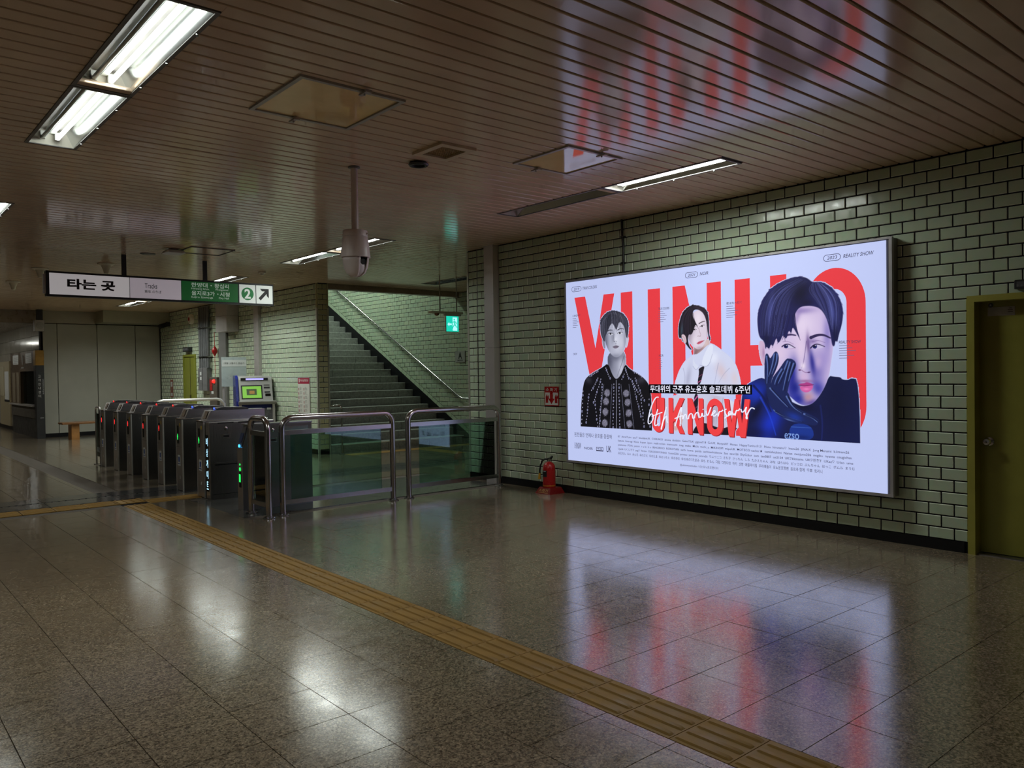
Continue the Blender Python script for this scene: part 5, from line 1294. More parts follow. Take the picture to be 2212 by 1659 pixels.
ms.build('grille', worn('brown_mesh', (.40,.27,.11,1), .6), t)
t = thing('ring_detector', 'black ring-shaped detector under the ceiling beside the beige grille', 'detector', (3.724, 5.506, ZC))
MB().lathe([(.03, 0), (.075, -.004), (.085, -.018), (.075, -.03), (.055, -.03), (.05, -.012)], 24).build('ring', M_BLACKM, t, True)
MB().lathe([(.05, -.012), (.05, -.014), (.01, -.016)], 24).build('lens', M_BLACK, t, True)
for i, (x, y, lb) in enumerate(((2.546, 14.4, 'white cone-shaped smoke detector above the left end of the platform sign'), (3.235, 13.3, 'white cone-shaped smoke detector beside the left sign hanger'), (2.513, 16.6, 'white cone-shaped smoke detector farthest left on the ceiling'))):
    t = thing('smoke_detector', lb, 'smoke detector', (x, y, ZC), group='cone smoke detectors')
    MB().lathe([(.12, 0), (.12, -.012), (.07, -.03)], 20).build('base', M_CREAM, t, True)
    MB().lathe([(.07, -.03), (.045, -.09), (.03, -.15), (.012, -.155)], 20).build('cone', M_CREAM, t, True)
t = thing('wifi_router', 'white square wireless access point on the ceiling above the platform sign', 'router', (3.6, 11.3, ZC))
MB().cbox(-.13, .13, -.13, .13, -.06, -.02, .03).build('shell', M_WHITE, t); MB().box(-.05, .05, -.05, .05, -.02, 0).build('mount', M_FRAME, t)
t = thing('ceiling_speaker', 'flat black round ceiling opening left of the access point', 'speaker', (3.44, 11.9, ZC))
MB().lathe([(.10, .004), (.10, -.006), (.08, -.008)], 20).build('rim', M_BLACKM, t, True); MB().lathe([(.078, -.004), (.078, -.0075), (.02, -.0078)], 20).build('cone', M_BLACK, t, True)
t = thing('smoke_detector', 'small white button detector above the right end of the platform sign', 'smoke detector', (5.55, 12.92, ZC))
MB().lathe([(.06, 0), (.06, -.02), (.04, -.03)], 16).build('base', M_CREAM, t, True); MB().lathe([(.03, -.03), (.025, -.05), (.005, -.055)], 16).build('cap', M_CREAM, t, True)

# ---------------------------------------------------------------- dome camera on a pole
M_CAMW = worn('pinkish_white_plastic', (.74,.66,.66,1), .35, .04)
t = thing('dome_camera', 'white dome security camera hanging from a long ceiling pole', 'camera', (3.375, 5.95, ZC))
MB().lathe([(.05, 0), (.05, -.01), (.034, -.014)], 20).build('ceiling_flange', M_FRAME, t, True)
MB().lathe([(.029, -.005), (.029, -.545)], 20).build('pole', M_CAMW, t, True)
MB().lathe([(.03, -.53), (.098, -.535), (.103, -.545), (.103, -.585), (.1, -.588)], 28).build('collar', M_CAMW, t, True)
MB().lathe([(.1, -.588), (.107, -.60), (.118, -.70), (.124, -.755), (.124, -.762), (.11, -.762)], 28).build('housing', M_CAMW, t, True)
MB().lathe([(.006, 0), (.009, -.003), (.006, -.006)], 10, (.06, -.083, -.565), 'y').build('screw', M_CHROME, t, True)
prof = [(.112, -.755), (.108, -.80), (.098, -.85), (.078, -.893), (.045, -.918), (.004, -.926)]
A0, A1 = math.radians(-58), math.radians(-98+360)     # cup with a slot where the lens ball sits
rings = []
for r, h in prof: rings.append([(r*math.cos(A0+(A1-A0)*i/30), r*math.sin(A0+(A1-A0)*i/30), h) for i in range(31)])
cup = MB().loft(rings, cap=False, closed=False); o = cup.build('cup', M_CAMW, t, True)
sm = o.modifiers.new('thickness', 'SOLIDIFY'); sm.thickness = .006
bl = [(.004, -.925)]+[(.088*math.cos(math.radians(a)), -.835+.088*math.sin(math.radians(a))) for a in range(-80, 81, 16)]+[(.004, -.747)]
MB().lathe(bl, 24).build('eyeball', worn('camera_ball', (.80,.76,.80,1), .3, .04), t, True)
MB().lathe([(.1, -.745), (.1, -.765), (.02, -.767)], 24).build('shadow_ring', M_BLACK, t, True)
MB().lathe([(.026, 0), (.026, .02), (.02, .022)], 16, (.022, -.085, -.80), 'y').build('lens', M_BLACK, t, True)

# ---------------------------------------------------------------- hanging platform sign
YS = 12.2; SX0, SX1, SZ0, SZ1 = 2.215, 5.40, 2.645, 2.962
sg = thing('platform_sign', 'long black framed hanging sign pointing to the tracks', 'sign', ((SX0+SX1)/2, YS, 2.8))
ox, oz = (SX0+SX1)/2, 2.8
W2 = (SX1-SX0)/2
MB().box(-W2, W2, -.05, .05, .150, .162+.012).box(-W2, W2, -.05, .05, -.155-.012, -.143).box(-W2, -W2+.028, -.05, .05, -.15, .16).box(W2-.012, W2, -.05, .05, -.15, .16).box(-W2+.02, W2-.01, -.045, .045, -.15, .155).build('case', M_BLACKM, sg)
MB().box(-W2-.03, -W2, -.03, .03, -.13, .13).build('end_cap', M_ALU, sg)
ZT, ZB = .147, -.139
def pane(name, xa, xb, m): return MB().box(xa-ox+.004, xb-ox-.004, -.054, -.05, ZB, ZT).build(name, m, sg)
M_SIGNW = mat('sign_white', (.80,.77,.77,1), .35, emit=(.80,.76,.78,1), estr=.30); M_SIGNL = mat('sign_lilac', (.70,.64,.70,1), .35, emit=(.68,.60,.68,1), estr=.27)
M_SIGNG = mat('sign_green', (.008,.115,.022,1), .3, emit=(.008,.12,.022,1), estr=.25); M_SIGNB = mat('sign_backlit_white', (.62,.64,.62,1), .4, emit=(.62,.68,.63,1), estr=.42)
pane('face_panel', 2.249, 3.258, M_SIGNW); pane('face_panel', 3.258, 3.971, M_SIGNL); pane('face_panel', 3.971, 4.828, M_SIGNG); pane('face_panel', 4.84, 5.108, M_SIGNB); pane('face_panel', 5.112, 5.387, M_SIGNB)
EX, EZ = (1,0,0), (0,0,1)
def st_(body, m, x, z, w=None, h=None, **k): return text('lettering', body, m, sg, (x-ox, -.0555, z-oz), EX, EZ, w, h, **k)
st_('타는 곳', M_TEXT, 2.765, 2.812, .60, .145, bold=.04)
st_('Tracks', M_TEXT, 3.545, 2.842, .17, .068, bold=.006); st_('乘车', M_TEXT, 3.50, 2.762, .09, .042, bold=.008); st_('のりば', M_TEXT, 3.625, 2.762, .125, .042, bold=.008)
M_SW = mat('sign_text_white', (.6,.66,.6,1), .5, emit=(.5,.62,.52,1), estr=.35)
st_('한양대', M_SW, 4.235, 2.898, .24, .068, bold=.01); st_('왕십리', M_SW, 4.57, 2.898, .22, .068, bold=.01); st_('·', M_SW, 4.41, 2.898, .018, .018)
st_('Hanyang Univ.', M_SW, 4.25, 2.838, .27, .038); st_('Wangsimni', M_SW, 4.57, 2.838, .20, .036)
st_('을지로3가', M_SW, 4.29, 2.775, .345, .068, bold=.01); st_('시청', M_SW, 4.615, 2.775, .15, .068, bold=.01); st_('·', M_SW, 4.51, 2.775, .018, .018)
st_('Euljiro 3(sam)-ga', M_SW, 4.275, 2.712, .32, .036); st_('City Hall', M_SW, 4.60, 2.712, .155, .036)
M_G2 = mat('line_green', (.01,.16,.04,1), .4, emit=(.01,.17,.045,1), estr=.3)
MB().lathe([(.001, -.0545), (.098, -.0545), (.098, -.0556), (.001, -.0557)], 40, (4.974-ox, 0, .004), 'y').build('line_disc', M_G2, sg)
text('lettering', '2', M_SIGNB, sg, (4.974-ox, -.0572, .004), EX, EZ, .10, .15, bold=.03)
a_ = [(.07,.09),(.07,-.055),(.035,-.02),(.035,.012),(-.065,-.095),(-.10,-.06),(0.005,.05),(-.04,.05),(-.075,.09)]
MB().add([(5.25-ox+x, -.0552, .006+z) for x, z in a_], [tuple(range(len(a_)))]).build('arrow', M_TEXT, sg, fix=False)
for xx in (3.20, 4.34):
    MB().box(xx-ox-.028, xx-ox+.028, -.02, .02, .165, ZC-2.8).build('hanger', M_BLACKM, sg)

# ---------------------------------------------------------------- illuminated advertisement
BX = 6.885
bb = thing('advertising_lightbox', 'large backlit poster with red letters and three portraits on the tiled wall', 'billboard', (XW, 5.08, .41))
def L(x, y, z): return (x-XW, y-5.08, z-.41)
MB().box(BX+.012-XW, 0-.009, 3.06-5.08, 7.03-5.08, .003, 2.222).build('case', M_FRAME, bb)
fr = MB(); y0, y1, z0, z1, f = 3.055-5.08, 7.035-5.08, 0, 2.228, .026
for a, b, c, d in ((y0, y0+f, z0, z1), (y1-f*.8, y1, z0, z1), (y0+f, y1-f*.8, z0, z0+f), (y0+f, y1-f*.8, z1-f*.7, z1)): fr.box(BX-.006-XW, BX+.03-XW, a, b, c, d)
fr.build('frame', worn('anodised_frame', (.40,.38,.40,1), .4, .08, 9, .3), bb)
cl = MB()
for k in range(15): cl.box(BX-.004-XW, BX+.02-XW, y0+.14+k*.26, y0+.155+k*.26, 2.228, 2.236)
cl.build('hinge_clip', M_BLACKM, bb)
def print_mat(name, r, g, b, sample=False):
    return mat(name, (lin(r)*.25, lin(g)*.25, lin(b)*.25, 1), .30, emit=(lin(r), lin(g), lin(b), 1), estr=POSTER_GAIN, spec=.3, sample=sample)
PW = print_mat('poster_white', 186, 196, 238, True)
PR = print_mat('poster_red', 222, 60, 68); PK = print_mat('poster_black', 10, 10, 16); PI = print_mat('poster_ink', 58, 58, 84); PG = print_mat('poster_text_white', 226, 228, 248)
def uvp(u, v, d=0): return L(BX-d, 7.03-u, v)
MB().add([uvp(.022, .434), uvp(3.925, .434), uvp(3.925, 2.612), uvp(.022, 2.612)], [(0,1,2,3)]).build('poster_sheet', PW, bb, fix=False)
EU = (0, -1, 0)
def flat(name, pts, m, d):
    return MB().add([uvp(u, v, d) for u, v in pts], [tuple(range(len(pts)))]).build(name, m, bb, fix=False)
def multi(name, polys, m, d):
    b = MB()
    for p in polys: b.add([uvp(u, v, d) for u, v in p], [tuple(range(len(p)))])
    return b.build(name, m, bb, fix=False)
T, Bt = 2.418, .858
def ringpoly(uo0, uo1, ui0, ui1, vt, vb, wt, wb):
    """condensed O as two quads strips (outer and inner stadium)"""
    def stad(a, b, top, bot):
        r = (b-a)/2; c = (a+b)/2; k = 1.15
        P = [(c+r*math.cos(t), top-r*k+r*k*math.sin(t)) for t in [math.pi*i/29 for i in range(30)]]
        P += [(c-r*math.cos(t), bot+r*k-r*k*math.sin(t)) for t in [math.pi*i/29 for i in range(30)]]
        return P
    o = stad(uo0, uo1, vt, vb); i = stad(ui0, ui1, vt-wt, vb+wb)
    return [[o[k], o[(k+1) % 60], i[(k+1) % 60], i[k]] for k in range(60)]
def Upoly(u0, u1, w, t, b, wb):
    c = (u0+u1)/2; ro = (u1-u0)/2; ri = ro-w; k = 1.1; P = []
    q = [[(u0, t), (u0+w, t), (u0+w, b+ro*k), (u0, b+ro*k)], [(u1-w, t), (u1, t), (u1, b+ro*k), (u1-w, b+ro*k)]]
    for i in range(14):
        a0, a1 = math.pi+math.pi*i/14, math.pi+math.pi*(i+1)/14
        q.append([(c+ro*math.cos(a0), b+ro*k+ro*k*math.sin(a0)), (c+ro*math.cos(a1), b+ro*k+ro*k*math.sin(a1)), (c+ri*math.cos(a1), b+ro*k+ri*k*math.sin(a1)), (c+ri*math.cos(a0), b+ro*k+ri*k*math.sin(a0))])
    return q
def outline(polys, d): return polys
big = [('letter', [[(.164,T),(.344,T),(.504,1.794),(.644,T),(.811,T),(.576,1.47),(.576,Bt),(.404,Bt),(.404,1.47)]]),
       ('letter', Upoly(.91, 1.478, .172, T, Bt, .17)),
       ('letter', [[(1.646,T),(1.809,T),(2.086,1.34),(2.086,T),(2.258,T),(2.258,Bt),(2.095,Bt),(1.809,2.02),(1.809,Bt),(1.646,Bt)]]),
       ('letter', [[(2.42,T),(2.593,T),(2.593,Bt),(2.42,Bt)], [(2.815,T),(2.987,T),(2.987,Bt),(2.815,Bt)], [(2.593,1.76),(2.815,1.76),(2.815,1.558),(2.593,1.558)]]),
       ('letter', ringpoly(3.175, 3.745, 3.347, 3.572, 2.425, Bt, .19, .19))]
for n_, q in big: multi(n_, q, PR, .0008)

# --- painted portraits: colour per vertex on a fine grid, painted from outlines
STEP = .0042
def chaikin(p, closed=True, n=2):
    p = np.array(p, float).reshape(-1, 2)
    for _ in range(n):
        q = np.roll(p, -1, 0) if closed else p[1:]
        a = p if closed else p[:-1]
        r = np.empty((len(a)*2, 2)); r[0::2] = .75*a+.25*q; r[1::2] = .25*a+.75*q
        p = r if closed else np.vstack([p[:1], r, p[-1:]])
    return p
class Painter:
    def __init__(s, cmds):
        xs = []; ys = []
        for c in cmds:
            if c[0] == 'A': xs += c[1][0::2]; ys += c[1][1::2]
        s.u0, s.u1, s.v0, s.v1 = min(xs)/1000-.01, max(xs)/1000+.01, min(ys)/1000-.01, max(ys)/1000+.01
        s.nu = int((s.u1-s.u0)/STEP)+2; s.nv = int((s.v1-s.v0)/STEP)+2
        s.U = s.u0+STEP*np.arange(s.nu)[None]; s.V = s.v0+STEP*np.arange(s.nv)[:, None]
        s.C = np.empty((s.nv, s.nu, 3)); s.C[:] = (198, 204, 240); s.A = np.zeros((s.nv, s.nu)); s.mask = None
    def sdf(s, P, pad):
        i0 = max(0, int((P[:, 0].min()-pad-s.u0)/STEP)); i1 = min(s.nu, int((P[:, 0].max()+pad-s.u0)/STEP)+2)
        j0 = max(0, int((P[:, 1].min()-pad-s.v0)/STEP)); j1 = min(s.nv, int((P[:, 1].max()+pad-s.v0)/STEP)+2)
        if i1 <= i0 or j1 <= j0: return None
        X = s.U[:, i0:i1]; Y = s.V[j0:j1]; d2 = np.full((j1-j0, i1-i0), 9.0); ins = np.zeros((j1-j0, i1-i0), bool)
        Q = np.roll(P, -1, 0)
        for (ax, ay), (bx, by) in zip(P, Q):
            ex, ey = bx-ax, by-ay; l2 = ex*ex+ey*ey
            if l2 < 1e-12: continue
            t = np.clip(((X-ax)*ex+(Y-ay)*ey)/l2, 0, 1)
            d2 = np.minimum(d2, (X-ax-t*ex)**2+(Y-ay-t*ey)**2)
            if ay != by:
                ins ^= ((ay > Y) != (by > Y)) & (X < (bx-ax)*(Y-ay)/(by-ay)+ax)
        d = np.sqrt(d2); d[ins] *= -1
        return (slice(j0, j1), slice(i0, i1)), d
    def cov(s, pts, soft, smooth=2):
        r = s.sdf(chaikin(np.array(pts)/1000.0, True, smooth), soft*2+.01)
        if r is None: return None
        w = max(soft, STEP*.5); return r[0], np.clip(.5-r[1]/(2*w), 0, 1)
    def lay(s, sl, a, col):
        if s.mask is not None: a = a*s.mask[sl]
        s.C[sl] = s.C[sl]*(1-a[..., None])+np.array(col)*a[..., None]
    def run(s, cmds):
        for c in cmds:
            k = c[0]
            if k == 'A':
                r = s.cov(c[1], .0042)
                if r: s.A[r[0]] = np.maximum(s.A[r[0]], r[1])
            elif k == 'M':
                if not c[1]: s.mask = None
                else:
                    s.mask = np.zeros((s.nv, s.nu)); r = s.cov(c[1], .003); s.mask[r[0]] = r[1]
            elif k == 'P':
                r = s.cov(c[3], c[2]/1000)
                if r: s.lay(r[0], r[1], c[1])
            elif k == 'B':
                _, col, al, cx, cy, rx, ry, rot = c; cx /= 1000; cy /= 1000; rx *= .00118; ry *= .00118
                dx, dy = s.U-cx, s.V-cy; co, si = math.cos(rot), math.sin(rot)
                q = ((dx*co-dy*si)/rx)**2+((dx*si+dy*co)/ry)**2
                s.lay((slice(None), slice(None)), al*np.exp(-q*1.1), col)
            elif k == 'S': s.stroke(c[1], c[2], c[3]/1000, c[4]/1000, np.array(c[5]).reshape(-1, 2)/1000)
            elif k == 'H':
                _, ca, cb, n, w, al, g1, g2, seed = c; rn = random.Random(seed)
                g1 = np.array(g1).reshape(-1, 2)/1000; g2 = np.array(g2).reshape(-1, 2)/1000
                for i in range(n):
                    t = rn.random(); j = rn.uniform(-.006, .006); p = g1*(1-t)+g2*t+np.array([[0, 0]]+[[j, j*.5]]*(len(g1)-1))
                    q = rn.random()**2.2; col = [a*(1-q)+b*q for a, b in zip(ca, cb)]
                    k0 = rn.uniform(0, .35); p = p[0]+(p-p[0])*1.0
                    s.stroke(col, al, w/1000*rn.uniform(.5, 1.3), w/1000*.4, p[int(k0*2):] if len(p)-int(k0*2) > 1 else p)
            elif k == 'D':
                _, col, n, w, ring, seed = c; R_ = np.array(ring).reshape(-1, 2)/1000; ctr = R_.mean(0); rn = random.Random(seed)
                for i in range(n):
                    e = R_[rn.randrange(len(R_))]; t = math.sqrt(rn.random()); p = ctr+(e-ctr)*t
                    j = int((p[1]-s.v0)/STEP); i_ = int((p[0]-s.u0)/STEP); q = rn.uniform(.5, 1)
                    if 0 <= j < s.nv and 0 <= i_ < s.nu: s.C[j, i_] = [x*q for x in col]
    def stroke(s, col, al, w0, w1, pts):
        p = chaikin(pts, False, 2) if len(pts) > 2 else pts
        i0 = max(0, int((p[:, 0].min()-.02-s.u0)/STEP)); i1 = min(s.nu, int((p[:, 0].max()+.02-s.u0)/STEP)+2)
        j0 = max(0, int((p[:, 1].min()-.02-s.v0)/STEP)); j1 = min(s.nv, int((p[:, 1].max()+.02-s.v0)/STEP)+2)
        if i1 <= i0 or j1 <= j0: return
        X = s.U[:, i0:i1]; Y = s.V[j0:j1]; cov = np.zeros((j1-j0, i1-i0)); n = len(p)-1
        for k in range(n):
            (ax, ay), (bx, by) = p[k], p[k+1]; ex, ey = bx-ax, by-ay; l2 = ex*ex+ey*ey+1e-12
            t = np.clip(((X-ax)*ex+(Y-ay)*ey)/l2, 0, 1); d = np.sqrt((X-ax-t*ex)**2+(Y-ay-t*ey)**2)
            w = (w0+(w1-w0)*(k+t)/n)*.6; cov = np.maximum(cov, np.clip((w+STEP*.5-d)/STEP, 0, 1))
        s.lay((slice(j0, j1), slice(i0, i1)), cov*al, col)
    def mesh(s, name, m, d):
        c = (s.C*s.A[..., None]+np.array((198, 204, 240))*(1-s.A[..., None]))/255.0; linc = np.where(c <= .04045, c/12.92, ((c+.055)/1.055)**2.4)
        keep = s.A > .12; q = keep[:-1, :-1] | keep[1:, :-1] | keep[:-1, 1:] | keep[1:, 1:]
        # blend the outermost ring of vertices towards the sheet colour, as the print does
        jj, ii = np.nonzero(q)
        idx = np.full((s.nv, s.nu), -1); used = np.zeros((s.nv, s.nu), bool)
        for a in (0, 1):
            for b in (0, 1): used[jj+a, ii+b] = True
        nv = int(used.sum()); idx[used] = np.arange(nv)
        J_, I_ = np.nonzero(used); u = s.u0+STEP*I_; v = np.maximum(s.v0+STEP*J_, Bt)
        co = np.stack([np.full(nv, BX-d-XW), 7.03-u-5.08, v-.41], 1)
        quads = np.stack([idx[jj, ii], idx[jj, ii+1], idx[jj+1, ii+1], idx[jj+1, ii]], 1)
        me = bpy.data.meshes.new(name); me.vertices.add(nv); me.vertices.foreach_set('co', co.astype('f').ravel())
        me.loops.add(quads.size); me.loops.foreach_set('vertex_index', quads.astype('i').ravel())
        me.polygons.add(len(quads)); me.polygons.foreach_set('loop_start', np.arange(0, quads.size, 4).astype('i'))
        me.update(calc_edges=True)
        at_ = me.attributes.new('ink', 'FLOAT_COLOR', 'POINT'); rgba = np.ones((nv, 4), 'f'); rgba[:, :3] = linc[used]
        at_.data.foreach_set('color', rgba.ravel()); me.materials.append(m)
        return obj(name, me, bb)
PM = mat('poster_portrait_print', (.02,.02,.02,1), .30, emit=(1,1,1,1), estr=POSTER_GAIN, spec=.3, sample=False)
_a = PM.node_tree.nodes.new('ShaderNodeAttribute'); _a.attribute_name = 'ink'
PM.node_tree.links.new(_a.outputs['Color'], PM.node_tree.nodes['Principled BSDF'].inputs['Emission Color'])
for key, nm, d in (('two', 'printed_portrait', .0014), ('one', 'printed_portrait', .0017), ('three', 'printed_portrait', .0020)):
    p = Painter(ART[key]); p.run(ART[key]); o = p.mesh(nm, PM, d)
    o['label'] = {'one': 'grey printed portrait in a beaded black jacket', 'two': 'printed portrait in a white shirt and tie', 'three': 'large blue printed face with a gloved hand'}[key]

# --- overprinted lettering
flat('caption_strip', [(1.309,1.372),(2.609,1.372),(2.609,1.273),(1.309,1.273)], PK, .0026)
def pt(body, u, v, w=None, h=None, m=PI, d=.0008, **k): return text('lettering', body, m, bb, uvp(u, v, d), EU, EZ, w, h, **k)
pt('무대위의 군주 유노윤호 솔로데뷔 6주년', 1.958, 1.322, 1.26, .076, PG, .0032, bold=.012)
t2, b2 = 1.226, .846
small = [Upoly(1.350, 1.522, .058, t2, b2+.002, .06),
  [[(1.578,t2),(1.636,t2),(1.636,1.06),(1.726,t2),(1.790,t2),(1.694,1.035),(1.788,b2),(1.722,b2),(1.655,.985),(1.636,.96),(1.636,b2),(1.578,b2)]],
  [[(1.829,t2),(1.887,t2),(1.970,.99),(1.970,t2),(2.028,t2),(2.028,b2),(1.975,b2),(1.887,1.09),(1.887,b2),(1.829,b2)]],
  ringpoly(2.074, 2.270, 2.134, 2.210, t2, b2, .065, .065),
  [[(2.283,t2),(2.343,t2),(2.368,.98),(2.408,t2),(2.456,t2),(2.492,.98),(2.524,t2),(2.583,t2),(2.528,b2),(2.468,b2),(2.432,1.08),(2.396,b2),(2.338,b2)]]]
PRD = print_mat('poster_red_edge', 150, 34, 42); PR2 = print_mat('poster_red_bright', 232, 66, 70)
for q in small:
    multi('letter_edge', [[(u+.010, v-.008) for u, v in p] for p in q], PRD, .0026); multi('letter', q, PR2, .0030)
SCRIPT = [[1445,1229,1417,1233,1385,1205,1345,1138,1311,1046,1289,953,1303,928,1333,942,1369,997,1363,1039,1337,1047,1308,1010],[1431,1100,1401,1018,1381,926,1400,912,1439,944],[1343,1016,1414,1041,1494,1066],[1549,1128,1522,1042,1489,921,1469,859,1496,961,1535,1023,1556,1028,1553,963,1571,959],[1664,923,1702,1028,1758,1153,1741,1049,1731,926],[1659,1002,1714,1024,1769,1040],[1769,1040,1765,991,1781,1041,1811,1061,1822,1003,1834,1008],[1840,1004,1849,1053,1889,1071,1896,1011,1911,1016],[1917,1016,1927,1065,1971,1086,1978,1023,1999,1034],[2005,1034,2017,1082,2022,1034,2057,1050],[2025,1116,2030,1108],[2063,1098,2077,1031,2126,1138],[2125,1052,2182,1092,2165,1110,2136,1071,2159,1039,2204,1073],[2209,1045,2226,1098,2248,1094,2271,1113],[2314,1124,2287,1113,2298,1076,2319,1049,2286,1029],[2324,1049,2374,1097,2347,1106,2330,1068,2357,1060,2385,1098,2389,1061,2411,1080],[2411,1061,2428,1117,2449,1109,2470,1132],[2481,1128,2491,1092,2523,1111,2549,1162,2528,1102,2558,1030,2532,1038,2570,1112,2601,1149,2637,1132]]

for s_ in SCRIPT:
    P = chaikin(np.array(s_).reshape(-1, 2)/1000.0, False, 3); b = MB(); n = len(P)
    Tn = np.gradient(P, axis=0); Nn = np.stack([-Tn[:, 1], Tn[:, 0]], 1); Nn /= np.linalg.norm(Nn, axis=1, keepdims=True)+1e-9
    for i in range(n-1):
        w0, w1 = .0065*(.7+.5*abs(Nn[i, 0])), .0065*(.7+.5*abs(Nn[i+1, 0]))
        a, c = P[i]+Nn[i]*w0, P[i]-Nn[i]*w0; e, g = P[i+1]-Nn[i+1]*w1, P[i+1]+Nn[i+1]*w1
        b.add([uvp(*a, .0036), uvp(*c, .0036), uvp(*e, .0036), uvp(*g, .0036)], [(0,1,2,3)])
    b.build('script_stroke', PG, bb, fix=False)
def pill(u, v, w, h):
    def R_(e):
        r = h/2+e; L2 = w/2-h/2
        return [(u+L2+r*math.cos(t), v+r*math.sin(t)) for t in [-math.pi/2+math.pi*i/8 for i in range(9)]]+[(u-L2-r*math.cos(t), v-r*math.sin(t)) for t in [-math.pi/2+math.pi*i/8 for i in range(9)]]
    o, i = R_(.0), R_(-.005); n = len(o)
    multi('pill_outline', [[o[k], o[(k+1) % n], i[(k+1) % n], i[k]] for k in range(n)], PI, .0008)
for u, yr, nm, w in ((.20, '2019', 'TRUE COLORS', .235), (1.897, '2021', 'NOIR', .105), (3.44, '2023', 'REALITY SHOW', .275)):
    pill(u, 2.520, .165, .062); pt(yr, u, 2.520, .095, .030, bold=.004, shear=.2); pt(nm, u+.105, 2.520, w, .034, anchor='l', bold=.006, shear=.25)
for u, v, ti, w, m_ in ((.13, 2.20, 'U KNOW Y', .13, PI), (1.452, 2.195, 'TRUE COLORS', .15, PI), (1.455, 1.685, 'NOIR', .06, PI), (2.32, 2.19, '君は先へ行く', .18, PI), (3.50, 1.755, 'REALITY SHOW', .20, PI), (.135, 1.735, 'DROP', .06, PI)):
    pt(ti, u, v, w, .026, m_, .0012, anchor='l', bold=.006)
    if ti != 'DROP':
        rl = [[(u, v-.030-.022*k), (u+w*(.45+.4*((k*7) % 5)/5), v-.030-.022*k), (u+w*(.45+.4*((k*7) % 5)/5), v-.0345-.022*k), (u, v-.0345-.022*k)] for k in range(6)]
        multi('caption_lines', rl, print_mat('poster_small_print', 96, 92, 124), .0012)
pt('핀친들은 언제나 윤호를 응원해', .135, .757, .61, .052, anchor='l')
pt('U·KNOW', .135, .622, .11, .075, anchor='l', bold=.006); pt('NOIR', .30, .600, .14, .030, anchor='l', bold=.008); pt('UK', .66, .612, .075, .075, anchor='l', bold=.008)
multi('logo_box', [[(.495,.625),(.61,.625),(.61,.619),(.495,.619)], [(.495,.59),(.61,.59),(.61,.577),(.495,.577)], [(.495,.625),(.501,.625),(.501,.577),(.495,.577)], [(.604,.625),(.61,.625),(.61,.577),(.604,.577)], [(.515,.61),(.545,.61),(.545,.60),(.515,.60)], [(.555,.61),(.59,.61),(.59,.60),(.555,.60)]], PI, .0008)
names = ['87  AnnaYumi  aya.F  bluelakeUK  CHIKAKO  chona  dodoko  Gako♡UK  gigio6718  GoUK  Haeyul07  Hanae  HappyYunho☆彡  Haru  hironatu♡  Inana26  JINA.K  Jung Manami  k.kmam26',
 'kazusa  kisaragi  Kkco  kuyan  kyon  maki-echan  mamecchi  meg  meke  Michi  michi_u  MIKINOPI  mipoUK  MOTECO nachiir★  namishichimi  Nanae  neojuno206  nogiku  nyanta  osugichan',
 'peatomo  PON  poson  r u b i k o  RIHORIHO  ROKOTAN  sachi  kuma  panda  sachisachiuknow  Sae  saori26  SkyColor  sum  tae0807  ue2154  UK♡kkmama  UK♡핀친T  UKaz♡  U-ko  ume',
 'Uyu26  Uくんママ  yagi3  Ymaho  YUKO0206YUNHO  Yumin0206  yunetsu  yunmiwa  yunnie26  ウニウニコ  さち子  さっちん  しろ  たかえちゃん  はな  はらはら  ピッコロ  ぷんちゃん  ほっこ  ポムル  まうむ',
 'みえちん  みゃ  みんち  ゆのさと  ゆのたま  ゆのっちぇ  ゆのゆの  ゆのゆの♡たまみ  ゆも  れもん  다림  다정다정  마키  삿짱  애플파이힐  우리예술이  유노윤호짱팬  윤호와 함께  千草  토리니']
for k, s_ in enumerate(names): pt(s_, .842, .768-.0478*k, (2.745, 2.768, 2.78, 2.795, 2.49)[k], .034, anchor='l', res=2, bold=.003)
pt('@uknowyunhofan  나는유노윤호팬이다', 1.965, .511, .485, .032, res=2)
pt('ezso', 3.03, .885, .15, .055, print_mat('poster_cuff_blue', 120, 150, 215), .0024, bold=.01)
